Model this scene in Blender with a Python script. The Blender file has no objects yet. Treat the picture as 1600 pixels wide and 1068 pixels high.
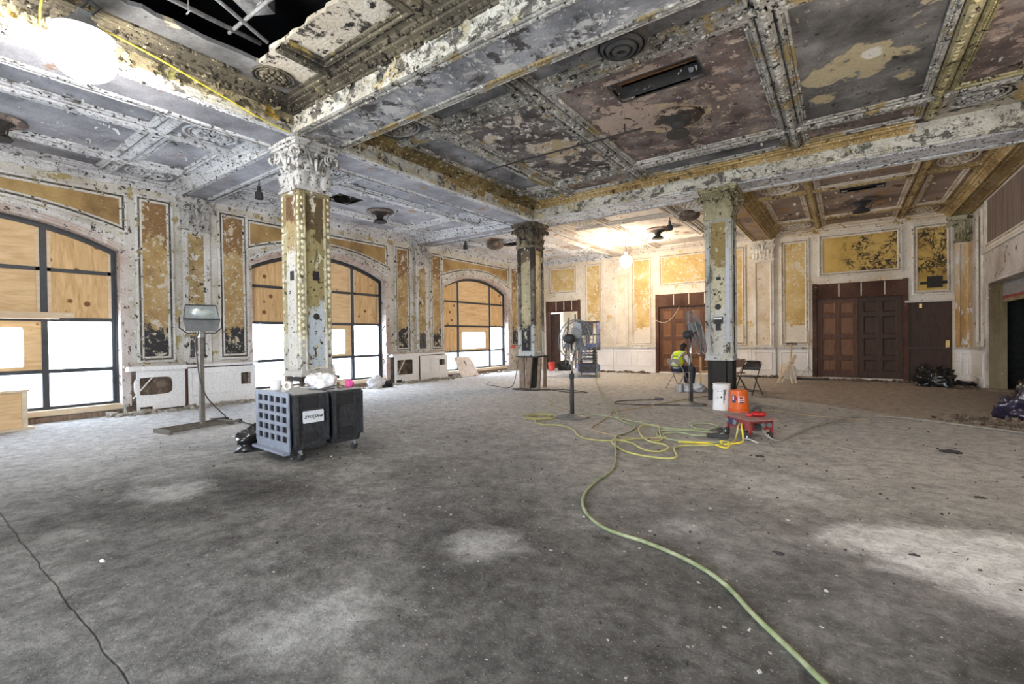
import bpy, bmesh, math, random
from mathutils import Vector, Matrix
V = Vector
PI = math.pi
R = math.radians
random.seed(7)
scn = bpy.context.scene
COL = scn.collection

# ------------------------------------------------------------------ camera
cam_d = bpy.data.cameras.new('camera')
cam_d.sensor_fit = 'HORIZONTAL'
cam_d.sensor_width = 36.0
cam_d.lens = 36.0 * 720.658 / 1600.0
cam_d.clip_start = 0.05
cam_d.clip_end = 300
cam = bpy.data.objects.new('camera', cam_d)
COL.objects.link(cam)
_yw, _pt, _rl = R(35.7827), R(-0.5939), R(-0.7754)
_fw = V((-math.sin(_yw) * math.cos(_pt), math.cos(_yw) * math.cos(_pt), math.sin(_pt)))
_rt = V((math.cos(_yw), math.sin(_yw), 0))
_up = _rt.cross(_fw)
_r2 = _rt * math.cos(_rl) + _up * math.sin(_rl)
_u2 = -_rt * math.sin(_rl) + _up * math.cos(_rl)
_m = Matrix((_r2, _u2, -_fw)).transposed().to_4x4()
_m.translation = V((0, 0, 1.45))
cam.matrix_world = _m
scn.camera = cam

# ------------------------------------------------------------------ world, lights, exposure
scn.view_settings.view_transform = 'Standard'
scn.view_settings.look = 'None'
scn.view_settings.gamma = 1.0
scn.view_settings.use_curve_mapping = False
scn.view_settings.exposure = 0.5
wd = bpy.data.worlds.new('overcast_sky')
scn.world = wd
wd.use_nodes = True
_bg = wd.node_tree.nodes['Background']
_bg.inputs[0].default_value = (0.80, 0.89, 1.0, 1)
_bg.inputs[1].default_value = 18.0
try:
    wd.cycles.sampling_method = 'AUTOMATIC'
except Exception:
    pass
LAMP_WHITE = ((1.0, 0.95, 0.88), 100.0)
LAMP_WARM = ((1.0, 0.80, 0.58), 230.0)
LAMP_FILL = ((1.0, 0.88, 0.74), 150.0)  # for the added lamp out of view by the right wall


def portal(name, loc, rot, sx, sy):
    l = bpy.data.lights.new(name, 'AREA')
    l.shape = 'RECTANGLE'
    l.size, l.size_y = sx, sy
    l.cycles.is_portal = True
    o = bpy.data.objects.new(name, l)
    o.location = loc
    o.rotation_euler = rot
    COL.objects.link(o)


# area portals only guide the sampling of the sky through the openings
for _y in (0.9, 7.5, 14.1):
    portal('window_portal', (-12.3, _y, 1.9), (0, R(-90), 0), 3.8, 4.1)
portal('front_portal', (-1.25, -3.35, 1.3), (R(90), 0, 0), 3.5, 2.6)

# ------------------------------------------------------------------ node helpers
def sock(t, v, inp):
    if hasattr(v, 'is_output'):
        t.links.new(v, inp)
    elif isinstance(v, (tuple, list)):
        inp.default_value = tuple(v) + ((1,) if len(v) == 3 and inp.type == 'RGBA' else ())
    else:
        inp.default_value = v


def newmat(name):
    m = bpy.data.materials.new(name)
    m.use_nodes = True
    t = m.node_tree
    return m, t, t.nodes['Principled BSDF']


def pos(t):
    return t.nodes.new('ShaderNodeNewGeometry').outputs['Position']


def objco(t, rnd=True):
    c = t.nodes.new('ShaderNodeTexCoord').outputs['Object']
    if not rnd:
        return c
    i = t.nodes.new('ShaderNodeObjectInfo')
    a = t.nodes.new('ShaderNodeVectorMath')
    a.operation = 'MULTIPLY_ADD'
    t.links.new(i.outputs['Random'], a.inputs[0])
    a.inputs[1].default_value = (37, 53, 71)
    t.links.new(c, a.inputs[2])
    return a.outputs[0]


def stretch(t, vec, s, rot=(0, 0, 0)):
    n = t.nodes.new('ShaderNodeMapping')
    sock(t, vec, n.inputs['Vector'])
    n.inputs['Scale'].default_value = s
    n.inputs['Rotation'].default_value = rot
    return n.outputs[0]


def noise(t, vec, scale, detail=6, rough=0.6, dist=0.0):
    n = t.nodes.new('ShaderNodeTexNoise')
    sock(t, vec, n.inputs['Vector'])
    n.inputs['Scale'].default_value = scale
    n.inputs['Detail'].default_value = detail
    n.inputs['Roughness'].default_value = rough
    n.inputs['Distortion'].default_value = dist
    return n.outputs['Fac']


def vor(t, vec, scale, feat='F1', out='Distance'):
    n = t.nodes.new('ShaderNodeTexVoronoi')
    n.feature = feat
    sock(t, vec, n.inputs['Vector'])
    n.inputs['Scale'].default_value = scale
    return n.outputs[out]


def ramp(t, fac, stops, interp='LINEAR'):
    n = t.nodes.new('ShaderNodeValToRGB')
    e = n.color_ramp
    e.interpolation = interp
    while len(e.elements) < len(stops):
        e.elements.new(0.5)
    for el, (p, c) in zip(e.elements, stops):
        el.position = p
        if not isinstance(c, (tuple, list)):
            c = (c, c, c)
        el.color = tuple(c) + (1,)
    sock(t, fac, n.inputs[0])
    return n.outputs[0]


def mix(t, fac, a, b, blend='MIX'):
    n = t.nodes.new('ShaderNodeMix')
    n.data_type = 'RGBA'
    n.blend_type = blend
    sock(t, fac, n.inputs[0])
    sock(t, a, n.inputs[6])
    sock(t, b, n.inputs[7])
    return n.outputs[2]


def mth(t, op, a, b=0.0, c=None, clamp=False):
    n = t.nodes.new('ShaderNodeMath')
    n.operation = op
    n.use_clamp = clamp
    sock(t, a, n.inputs[0])
    sock(t, b, n.inputs[1])
    if c is not None:
        sock(t, c, n.inputs[2])
    return n.outputs[0]


def step(t, v, thr, w=0.02):
    """0 below thr, 1 above, over a width w"""
    n = t.nodes.new('ShaderNodeMapRange')
    n.clamp = True
    sock(t, v, n.inputs[0])
    n.inputs[1].default_value = thr - w
    n.inputs[2].default_value = thr + w
    return n.outputs[0]


def sepz(t, vec, i=2):
    n = t.nodes.new('ShaderNodeSeparateXYZ')
    sock(t, vec, n.inputs[0])
    return n.outputs[i]


def bump(t, b, h, strength=0.4, dist=0.02):
    n = t.nodes.new('ShaderNodeBump')
    n.inputs['Strength'].default_value = strength
    n.inputs['Distance'].default_value = dist
    sock(t, h, n.inputs['Height'])
    t.links.new(n.outputs[0], b.inputs['Normal'])


def peel(name, cols, flakes=(), zlow=None, bands=(), blobs=(), rough=0.9, bmp=0.5, scale=1.1, sx=(1, 1, 1), spec=0.2, bd=0.012):
    """old painted plaster: cols = slow colour variation, flakes = (scale, threshold, colour[, detail, distortion, stretch]) layers of lost
    paint, bands = (height, ragged, colour, above?) paint zones with a torn border, blobs = (centre, radius, ragged, colour) single patches"""
    m, t, b = newmat(name)
    p = pos(t)
    ps = stretch(t, p, sx) if sx != (1, 1, 1) else p
    c = ramp(t, noise(t, ps, scale, 7, 0.62), cols)
    h = noise(t, p, 22, 5, 0.6)
    z = sepz(t, p)
    for (zz, rag, col, above) in bands:
        v = mth(t, 'MULTIPLY_ADD', noise(t, p, 3.3, 8, 0.7), rag, z)
        k = step(t, v, zz + rag * 0.5, 0.03)
        if not above:
            k = mth(t, 'SUBTRACT', 1.0, k)
        c = mix(t, k, c, col)
    for (cen, rad, rag, col) in blobs:
        d = t.nodes.new('ShaderNodeVectorMath')
        d.operation = 'DISTANCE'
        t.links.new(p, d.inputs[0])
        d.inputs[1].default_value = cen
        v = mth(t, 'MULTIPLY_ADD', noise(t, p, 2.6, 7, 0.62), rag, d.outputs['Value'])
        k = mth(t, 'SUBTRACT', 1.0, step(t, v, rad + rag * 0.5, 0.02))
        c = mix(t, k, c, col)
        h = mth(t, 'SUBTRACT', h, mth(t, 'MULTIPLY', k, 0.8))
    for f in flakes:
        sc, thr, col = f[:3]
        det = f[3] if len(f) > 3 else 7
        dis = f[4] if len(f) > 4 else 0.3
        st = f[5] if len(f) > 5 else None
        wid = f[6] if len(f) > 6 else 0.02
        vv = stretch(t, p, st) if st else p
        k = step(t, noise(t, vv, sc, det, 0.66, dis), thr, wid)
        c = mix(t, k, c, col)
        h = mth(t, 'SUBTRACT', h, mth(t, 'MULTIPLY', k, 1.2))
    c = mix(t, 0.55, c, ramp(t, noise(t, p, 34, 4, 0.7), [(0.25, 0.35), (0.75, 1.0)]), 'MULTIPLY')
    sock(t, c, b.inputs['Base Color'])
    b.inputs['Roughness'].default_value = rough
    b.inputs['Specular IOR Level'].default_value = spec
    bump(t, b, h, bmp, bd)
    return m


def flat(name, col, rough=0.5, metal=0.0, var=0.25, sc=9, spec=0.5, bmp=0.0, dust=None):
    m, t, b = newmat(name)
    p = objco(t)
    n = noise(t, p, sc, 6, 0.6)
    lo = tuple(max(0, c * (1 - var)) for c in col)
    hi = tuple(min(1, c * (1 + var)) for c in col)
    c = ramp(t, n, [(0.3, lo), (0.7, hi)])
    if dust:
        c = mix(t, mth(t, 'MULTIPLY', step(t, noise(t, p, sc * 2.3, 8, 0.7), 0.55, 0.12), dust[1]), c, dust[0])
    sock(t, c, b.inputs['Base Color'])
    sock(t, ramp(t, n, [(0.2, max(0, rough - 0.1)), (0.8, min(1, rough + 0.1))]), b.inputs['Roughness'])
    b.inputs['Metallic'].default_value = metal
    b.inputs['Specular IOR Level'].default_value = spec
    if bmp:
        bump(t, b, noise(t, p, sc * 4, 5, 0.6), bmp, 0.01)
    return m


def emis(name, col, strength):
    m, t, b = newmat(name)
    b.inputs['Base Color'].default_value = (1, 1, 1, 1)
    b.inputs['Emission Color'].default_value = tuple(col) + (1,)
    b.inputs['Emission Strength'].default_value = strength
    return m


def wood(name, c0, c1, rough=0.7, axis=(1, 1, 8), knots=None, sc=3.0, kr=0.135):
    m, t, b = newmat(name)
    p = objco(t)
    s = stretch(t, p, axis)
    n = noise(t, s, sc, 8, 0.65, 1.2)
    c = ramp(t, n, [(0.28, c0), (0.72, c1)])
    if knots:
        d = vor(t, stretch(t, p, (3.2, 3.2, 3.2)), 1.0)
        k = mth(t, 'SUBTRACT', 1.0, step(t, mth(t, 'MULTIPLY_ADD', noise(t, p, 25, 2), 0.05, d), kr, 0.03))
        c = mix(t, k, c, knots)
    sock(t, c, b.inputs['Base Color'])
    b.inputs['Roughness'].default_value = rough
    b.inputs['Specular IOR Level'].default_value = 0.25
    bump(t, b, n, 0.15, 0.005)
    return m


# ------------------------------------------------------------------ mesh helpers
class MB:
    def __init__(s):
        s.v = []
        s.f = []

    def add(s, vs, fs):
        o = len(s.v)
        s.v += [V(p) for p in vs]
        s.f += [tuple(i + o for i in f) for f in fs]

    def quad(s, a, b, c, d):
        s.add([a, b, c, d], [(0, 1, 2, 3)])

    def box(s, p0, p1, M=None):
        x0, y0, z0 = [min(a, b) for a, b in zip(p0, p1)]
        x1, y1, z1 = [max(a, b) for a, b in zip(p0, p1)]
        vs = [V(q) for q in ((x0, y0, z0), (x1, y0, z0), (x1, y1, z0), (x0, y1, z0), (x0, y0, z1), (x1, y0, z1), (x1, y1, z1), (x0, y1, z1))]
        if M:
            vs = [M @ q for q in vs]
        s.add(vs, [(3, 2, 1, 0), (4, 5, 6, 7), (0, 1, 5, 4), (1, 2, 6, 5), (2, 3, 7, 6), (3, 0, 4, 7)])

    def bar(s, a, b, w, h=None, up=(0, 0, 1), taper=1.0):
        a, b = V(a), V(b)
        h = h or w
        d = (b - a).normalized()
        u = V(up)
        if abs(d.dot(u)) > 0.97:
            u = V((0, 1, 0)) if abs(d.y) < 0.9 else V((1, 0, 0))
        r = d.cross(u).normalized()
        u = r.cross(d)
        vs = []
        for p, k in ((a, 1.0), (b, taper)):
            for sx, sy in ((-1, -1), (1, -1), (1, 1), (-1, 1)):
                vs.append(p + r * sx * w * k / 2 + u * sy * h * k / 2)
        s.add(vs, [(3, 2, 1, 0), (4, 5, 6, 7), (0, 1, 5, 4), (1, 2, 6, 5), (2, 3, 7, 6), (3, 0, 4, 7)])

    def tube(s, pts, r, n=8, cap=True, closed=False):
        pts = [V(p) for p in pts]
        N = len(pts)
        rr = r if isinstance(r, (list, tuple)) else [r] * N
        rings = []
        prev = None
        for i, p in enumerate(pts):
            if closed:
                d = pts[(i + 1) % N] - pts[i - 1]
            else:
                d = pts[min(i + 1, N - 1)] - pts[max(i - 1, 0)]
            d = d.normalized() if d.length > 1e-9 else V((0, 0, 1))
            if prev is None:
                u = V((0, 0, 1)) if abs(d.z) < 0.9 else V((1, 0, 0))
            else:
                u = prev
            u = (u - d * u.dot(d))
            if u.length < 1e-6:
                u = d.orthogonal()
            u.normalize()
            prev = u
            w = d.cross(u)
            rings.append([p + (u * math.cos(2 * PI * k / n) + w * math.sin(2 * PI * k / n)) * rr[i] for k in range(n)])
        vs = [q for ring in rings for q in ring]
        fs = []
        M = N if closed else N - 1
        for i in range(M):
            j = (i + 1) % N
            for k in range(n):
                k2 = (k + 1) % n
                fs.append((i * n + k, i * n + k2, j * n + k2, j * n + k))
        if cap and not closed:
            fs.append(tuple(range(n - 1, -1, -1)))
            fs.append(tuple((N - 1) * n + k for k in range(n)))
        s.add(vs, fs)

    def lathe(s, prof, c=(0, 0, 0), n=24, M=None, sx=1.0, sy=1.0):
        vs = []
        for r, z in prof:
            for k in range(n):
                a = 2 * PI * k / n
                q = V((r * math.cos(a) * sx, r * math.sin(a) * sy, z))
                if M:
                    q = M @ q
                vs.append(q + V(c))
        fs = []
        for i in range(len(prof) - 1):
            for k in range(n):
                k2 = (k + 1) % n
                fs.append((i * n + k, i * n + k2, (i + 1) * n + k2, (i + 1) * n + k))
        if prof[0][0] > 1e-5:
            fs.append(tuple(range(n - 1, -1, -1)))
        if prof[-1][0] > 1e-5:
            fs.append(tuple((len(prof) - 1) * n + k for k in range(n)))
        s.add(vs, fs)

    def ball(s, c, r, n=12, m=8, M=None):
        rx, ry, rz = r if isinstance(r, (tuple, list)) else (r, r, r)
        prof = [(max(1e-6, math.sin(PI * i / m)), -math.cos(PI * i / m)) for i in range(m + 1)]
        vs = []
        for a, z in prof:
            for k in range(n):
                q = V((a * math.cos(2 * PI * k / n) * rx, a * math.sin(2 * PI * k / n) * ry, z * rz))
                vs.append((M @ q if M else q) + V(c))
        fs = []
        for i in range(m):
            for k in range(n):
                k2 = (k + 1) % n
                fs.append((i * n + k, i * n + k2, (i + 1) * n + k2, (i + 1) * n + k))
        s.add(vs, fs)

    def sweep(s, pts, prof, nrm, closed=True):
        """profile (offset to the left of the path, height along nrm) swept with mitred corners"""
        pts = [V(p) for p in pts]
        nrm = V(nrm)
        N = len(pts)
        rings = []
        for i in range(N):
            if closed or 0 < i < N - 1:
                t0 = (pts[i] - pts[i - 1]).normalized()
                t1 = (pts[(i + 1) % N] - pts[i]).normalized()
            elif i == 0:
                t0 = t1 = (pts[1] - pts[0]).normalized()
            else:
                t0 = t1 = (pts[-1] - pts[-2]).normalized()
            n0, n1 = nrm.cross(t0), nrm.cross(t1)
            mt = (n0 + n1) / (1 + n0.dot(n1))
            rings.append([pts[i] + mt * o + nrm * h for o, h in prof])
        P = len(prof)
        vs = [q for r in rings for q in r]
        fs = []
        for i in range(N if closed else N - 1):
            j = (i + 1) % N
            for k in range(P - 1):
                fs.append((i * P + k, j * P + k, j * P + k + 1, i * P + k + 1))
        s.add(vs, fs)

    def eggs(s, a, b, nrm, side, size, gap, h):
        """a row of small carved lumps from a to b"""
        a, b, nrm, side = V(a), V(b), V(nrm), V(side)
        L = (b - a).length
        n = max(1, int(L / gap))
        d = (b - a) / L
        for i in range(n):
            c = a + d * ((i + 0.5) * L / n)
            w = size * random.uniform(0.7, 1.05)
            hh = h * random.uniform(0.5, 1.1)
            if random.random() < 0.07:
                continue
            e = [c - d * w / 2 - side * w / 2, c + d * w / 2 - side * w / 2, c + d * w / 2 + side * w / 2, c - d * w / 2 + side * w / 2]
            g = [c + (q - c) * 0.45 + nrm * hh for q in e]
            s.add(e + g, [(0, 1, 5, 4), (1, 2, 6, 5), (2, 3, 7, 6), (3, 0, 4, 7), (4, 5, 6, 7)])

    def prism(s, poly, o, u, v, n, h0, h1):
        o, u, v, n = V(o), V(u), V(v), V(n)
        k = len(poly)
        vs = [o + u * a + v * b + n * h0 for a, b in poly] + [o + u * a + v * b + n * h1 for a, b in poly]
        fs = [tuple(range(k - 1, -1, -1)), tuple(range(k, 2 * k))]
        for i in range(k):
            j = (i + 1) % k
            fs.append((i, j, j + k, i + k))
        s.add(vs, fs)

    def holed(s, o, u, v, n, rect, hole, th, power=40, N=32):
        """flat plate (outer rect a0,a1,b0,b1) of thickness th with one hole; hole = a0,a1,b0,b1 (superellipse of the given power)"""
        o, u, v, n = V(o), V(u), V(v), V(n)
        a0, a1, b0, b1 = rect
        ca, cb = (hole[0] + hole[1]) / 2, (hole[2] + hole[3]) / 2
        ra, rb = (hole[1] - hole[0]) / 2, (hole[3] - hole[2]) / 2
        ang = [2 * PI * i / N for i in range(N)]
        for qa in (a0, a1):
            for qb in (b0, b1):
                ang.append(math.atan2(qb - cb, qa - ca) % (2 * PI))
        for sa in (-1, 1):
            for sb in (-1, 1):
                ang.append(math.atan2(sb * rb, sa * ra) % (2 * PI))
        ang = sorted(set(round(a, 6) for a in ang))
        vs = []
        for h in (0, th):
            for a in ang:
                ct, st = math.cos(a), math.sin(a)
                k = (abs(ct / ra) ** power + abs(st / rb) ** power) ** (-1.0 / power)
                vs.append(o + u * (ca + ct * k) + v * (cb + st * k) + n * h)
                ts = []
                if ct > 1e-9: ts.append((a1 - ca) / ct)
                if ct < -1e-9: ts.append((a0 - ca) / ct)
                if st > 1e-9: ts.append((b1 - cb) / st)
                if st < -1e-9: ts.append((b0 - cb) / st)
                k = min(ts)
                vs.append(o + u * (ca + ct * k) + v * (cb + st * k) + n * h)
        K = len(ang)
        fs = []
        for i in range(K):
            j = (i + 1) % K
            fs.append((K * 2 + 2 * i, K * 2 + 2 * i + 1, K * 2 + 2 * j + 1, K * 2 + 2 * j))
            fs.append((2 * i, 2 * j, 2 * j + 1, 2 * i + 1))
            fs.append((2 * i, K * 2 + 2 * i, K * 2 + 2 * j, 2 * j))
            fs.append((2 * i + 1, 2 * j + 1, K * 2 + 2 * j + 1, K * 2 + 2 * i + 1))
        s.add(vs, fs)

    def build(s, name, mat, parent=None, smooth=False, loc=None, rot=None, bevel=0, M=None):
        me = bpy.data.meshes.new(name)
        vs = [M @ p for p in s.v] if M else s.v
        me.from_pydata([tuple(p) for p in vs], [], s.f)
        me.update()
        if mat:
            me.materials.append(mat)
        if smooth:
            for p in me.polygons:
                p.use_smooth = True
        o = bpy.data.objects.new(name, me)
        COL.objects.link(o)
        if parent:
            o.parent = parent
        if loc:
            o.location = loc
        if rot:
            o.rotation_euler = rot
        if bevel:
            b = o.modifiers.new('bevel', 'BEVEL')
            b.width = bevel
            b.segments = 2
            b.limit_method = 'ANGLE'
        return o


def smoothpts(pts, n=6, closed=False):
    """Catmull-Rom through the points"""
    pts = [V(p) for p in pts]
    out = []
    N = len(pts)
    for i in range(N if closed else N - 1):
        g = lambda k: pts[k % N] if closed else pts[max(0, min(N - 1, k))]
        p0, p1, p2, p3 = g(i - 1), g(i), g(i + 1), g(i + 2)
        for j in range(n):
            t = j / n
            out.append(0.5 * ((2 * p1) + (p2 - p0) * t + (2 * p0 - 5 * p1 + 4 * p2 - p3) * t * t + (3 * p1 - p0 - 3 * p2 + p3) * t ** 3))
    if not closed:
        out.append(pts[-1])
    return out


def empty(name, loc=(0, 0, 0), rot=(0, 0, 0), parent=None):
    o = bpy.data.objects.new(name, None)
    o.empty_display_size = 0.1
    COL.objects.link(o)
    o.location = loc
    o.rotation_euler = rot
    if parent:
        o.parent = parent
    return o


def tag(o, label=None, cat=None, group=None, kind=None):
    if label: o['label'] = label
    if cat: o['category'] = cat
    if group: o['group'] = group
    if kind: o['kind'] = kind
    return o


def thing(name, label, cat, loc=(0, 0, 0), rot=(0, 0, 0), group=None):
    return tag(empty(name, loc, rot), label, cat, group)


def copy_tree(o, parent=None):
    c = o.copy()
    COL.objects.link(c)
    if parent:
        c.parent = parent
    for ch in list(o.children):
        copy_tree(ch, c)
    return c


def blobby(name, mat, c, r, parent=None, seed=0, amp=0.25, n=28, m=18, flatbase=True, fold=5.0):
    """a crumpled closed lump resting on z = c.z"""
    from mathutils import noise as mn
    b = MB()
    b.ball((0, 0, 0), 1.0, n, m)
    for i, p in enumerate(b.v):
        q = V((p.x * r[0], p.y * r[1], p.z * r[2]))
        k = mn.noise(V((p.x, p.y, p.z)) * 1.6 + V((seed * 7.1, 0, 0))) + 0.6 * abs(mn.noise(V((p.x, p.y, p.z * 1.4)) * fold + V((0, seed * 3.3, 0))))
        q *= 1 + amp * (k - 0.2)
        if flatbase and q.z < -r[2] * 0.45:
            q.z = -r[2] * 0.45
        b.v[i] = q
    lo = min(q.z for q in b.v)
    for q in b.v:
        q.z -= lo
    o = b.build(name, mat, parent, smooth=True, loc=c)
    return o
# ------------------------------------------------------------------ materials
WHITE = (0.80, 0.81, 0.82)
DK = (0.035, 0.030, 0.026)
M = {}
M['plaster_wall'] = peel('plaster_wall', [(0.3, (0.42, 0.38, 0.30)), (0.5, (0.66, 0.64, 0.58)), (0.7, (0.78, 0.78, 0.76))],
    [(2.6, 0.60, (0.44, 0.36, 0.17)), (6.5, 0.62, (0.12, 0.10, 0.08)), (14, 0.66, (0.05, 0.04, 0.035)), (5, 0.63, (0.84, 0.84, 0.83))], bmp=0.6)
M['mould_white'] = peel('mould_white', [(0.3, (0.50, 0.49, 0.46)), (0.5, (0.78, 0.78, 0.77)), (0.7, (0.86, 0.86, 0.86))],
    [(7, 0.60, (0.30, 0.27, 0.20)), (11, 0.58, (0.045, 0.038, 0.03)), (26, 0.64, (0.03, 0.028, 0.025))], bmp=0.6)
M['mould_wall'] = peel('mould_wall', [(0.3, (0.55, 0.53, 0.48)), (0.6, (0.82, 0.82, 0.81))],
    [(5, 0.61, (0.42, 0.35, 0.20)), (9, 0.60, (0.05, 0.042, 0.03)), (22, 0.66, (0.03, 0.028, 0.025))], bmp=0.6)
M['mould_back'] = peel('mould_back', [(0.3, (0.62, 0.55, 0.45)), (0.6, (0.84, 0.80, 0.73))],
    [(6, 0.63, (0.50, 0.38, 0.20)), (11, 0.66, (0.14, 0.09, 0.06)), (25, 0.70, (0.06, 0.05, 0.04))], bmp=0.5)
M['plaster_back'] = peel('plaster_back', [(0.3, (0.60, 0.50, 0.36)), (0.5, (0.76, 0.69, 0.58)), (0.7, (0.83, 0.79, 0.72))],
    [(3, 0.62, (0.60, 0.42, 0.16)), (9, 0.68, (0.25, 0.17, 0.10)), (6, 0.64, (0.86, 0.83, 0.78))], bmp=0.5)
M['bead_left'] = peel('bead_left', [(0.3, (0.05, 0.045, 0.035)), (0.55, (0.13, 0.115, 0.085)), (0.75, (0.30, 0.28, 0.24))], [(9, 0.60, (0.78, 0.77, 0.74)), (5, 0.62, (0.40, 0.33, 0.16))], bmp=0.6)
M['bead_back'] = peel('bead_back', [(0.3, (0.30, 0.22, 0.13)), (0.55, (0.50, 0.42, 0.31)), (0.75, (0.70, 0.63, 0.52))], [(9, 0.62, (0.14, 0.09, 0.05)), (6, 0.6, (0.80, 0.75, 0.68))], bmp=0.6)
gold_cols = [(0.28, (0.26, 0.155, 0.075)), (0.48, (0.47, 0.325, 0.15)), (0.70, (0.63, 0.49, 0.27))]
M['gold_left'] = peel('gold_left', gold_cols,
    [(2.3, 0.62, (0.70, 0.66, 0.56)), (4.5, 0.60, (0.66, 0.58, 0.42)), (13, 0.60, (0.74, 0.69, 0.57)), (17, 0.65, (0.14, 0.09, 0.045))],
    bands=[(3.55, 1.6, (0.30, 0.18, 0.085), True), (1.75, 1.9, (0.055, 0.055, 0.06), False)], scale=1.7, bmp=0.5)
M['gold_top'] = peel('gold_top', [(0.28, (0.20, 0.125, 0.065)), (0.5, (0.45, 0.30, 0.13)), (0.72, (0.60, 0.46, 0.22))],
    [(5, 0.67, (0.66, 0.58, 0.42)), (17, 0.69, (0.10, 0.065, 0.04))], scale=1.3, bmp=0.4)
M['gold_back'] = peel('gold_back', [(0.28, (0.44, 0.28, 0.10)), (0.5, (0.60, 0.43, 0.18)), (0.72, (0.70, 0.56, 0.31))],
    [(3.2, 0.58, (0.74, 0.65, 0.49)), (9, 0.60, (0.76, 0.68, 0.53)), (19, 0.66, (0.34, 0.22, 0.09))],
    bands=[(1.75, 0.9, (0.74, 0.67, 0.56), False)], scale=1.5, bmp=0.4)
def vined(name, cen, rad):
    m, t, b = newmat(name)
    p = pos(t)
    c = ramp(t, noise(t, p, 1.5, 7, 0.6), [(0.3, (0.38, 0.24, 0.06)), (0.5, (0.52, 0.35, 0.10)), (0.72, (0.60, 0.43, 0.16))])
    c = mix(t, step(t, noise(t, p, 9, 7, 0.66), 0.68, 0.02), c, (0.72, 0.62, 0.42))
    d = t.nodes.new('ShaderNodeVectorMath'); d.operation = 'DISTANCE'
    t.links.new(p, d.inputs[0]); d.inputs[1].default_value = cen
    inside = mth(t, 'SUBTRACT', 1.0, step(t, mth(t, 'MULTIPLY_ADD', noise(t, p, 1.8, 3), 0.5, d.outputs['Value']), rad + 0.25, 0.12))
    clump = step(t, noise(t, p, 2.2, 4, 0.6, 0.6), 0.445, 0.05)
    ridge = mth(t, 'ABSOLUTE', mth(t, 'SUBTRACT', noise(t, p, 4.2, 5, 0.62, 1.6), 0.5))
    k = mth(t, 'MULTIPLY', mth(t, 'SUBTRACT', 1.0, step(t, ridge, 0.045, 0.014)), clump)
    k = mth(t, 'MAXIMUM', k, mth(t, 'MULTIPLY', step(t, noise(t, p, 6, 8, 0.7, 1.0), 0.565, 0.02), clump))
    k = mth(t, 'MULTIPLY', k, inside)
    c = mix(t, k, c, (0.035, 0.028, 0.018))
    sock(t, c, b.inputs['Base Color'])
    b.inputs['Roughness'].default_value = 0.9
    bump(t, b, noise(t, p, 14, 6), 0.4, 0.01)
    return m
M['gold_vine_wide'] = vined('gold_vine_wide', (0.80, 17.7, 4.0), 0.85)
M['gold_vine_tall'] = vined('gold_vine_tall', (2.03, 17.7, 3.75), 0.75)

# ceilings
M['soot_field'] = peel('soot_field', [(0.3, (0.05, 0.05, 0.052)), (0.52, (0.16, 0.16, 0.165)), (0.72, (0.36, 0.36, 0.37))],
    [(2.0, 0.66, (0.42, 0.36, 0.25)), (9, 0.70, (0.55, 0.50, 0.42)), (5, 0.66, (0.025, 0.02, 0.018))], scale=1.4, bmp=0.4)
M['soot_brown'] = peel('soot_brown', [(0.3, (0.065, 0.048, 0.044)), (0.5, (0.19, 0.145, 0.13)), (0.72, (0.37, 0.32, 0.29))],
    [(3.0, 0.57, (0.44, 0.34, 0.28)), (11, 0.63, (0.62, 0.55, 0.47)), (4, 0.64, (0.05, 0.035, 0.028))],
    blobs=[((-2.3, 7.8, 5.05), 0.55, 1.0, (0.52, 0.41, 0.27)), ((-2.22, 7.85, 5.05), 0.40, 0.5, (0.07, 0.05, 0.04)), ((-3.0, 7.4, 5.05), 0.5, 1.6, (0.46, 0.36, 0.30)), ((-2.4, 6.5, 5.05), 0.4, 1.0, (0.44, 0.34, 0.28))], scale=1.6, bmp=0.5)
M['soot_tan'] = peel('soot_tan', [(0.3, (0.05, 0.045, 0.042)), (0.52, (0.13, 0.115, 0.11)), (0.75, (0.28, 0.26, 0.25))],
    [(2.4, 0.56, (0.52, 0.44, 0.34)), (5, 0.58, (0.66, 0.62, 0.56)), (3.5, 0.60, (0.055, 0.045, 0.04)), (10, 0.70, (0.80, 0.78, 0.74))],
    blobs=[((-4.45, 7.75, 5.05), 0.42, 0.5, (0.46, 0.36, 0.22))], scale=1.3, bmp=0.5)
M['soot_wet'] = peel('soot_wet', [(0.3, (0.05, 0.05, 0.05)), (0.5, (0.15, 0.145, 0.14)), (0.7, (0.31, 0.30, 0.285))],
    [(9, 0.68, (0.62, 0.58, 0.5)), (3.6, 0.64, (0.40, 0.35, 0.25)), (5, 0.64, (0.04, 0.04, 0.038))],
    blobs=[((0.18, 7.75, 5.05), 0.42, 1.15, (0.50, 0.43, 0.27)), ((-0.25, 8.6, 5.05), 0.16, 0.7, (0.50, 0.42, 0.26)), ((0.75, 8.55, 5.05), 0.14, 0.7, (0.50, 0.43, 0.27)),
           ((-0.2, 7.9, 5.05), 0.28, 0.5, (0.52, 0.45, 0.29)), ((0.3, 7.6, 5.05), 0.12, 0.3, (0.78, 0.76, 0.68))], scale=1.4, bmp=0.4)
M['cream_peel'] = peel('cream_peel', [(0.3, (0.50, 0.44, 0.34)), (0.55, (0.66, 0.60, 0.50)), (0.75, (0.74, 0.70, 0.62))],
    [(2.4, 0.56, (0.05, 0.045, 0.04)), (6, 0.62, (0.03, 0.028, 0.028)), (9, 0.68, (0.78, 0.76, 0.7))], scale=1.6, bmp=0.7, bd=0.03)
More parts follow.
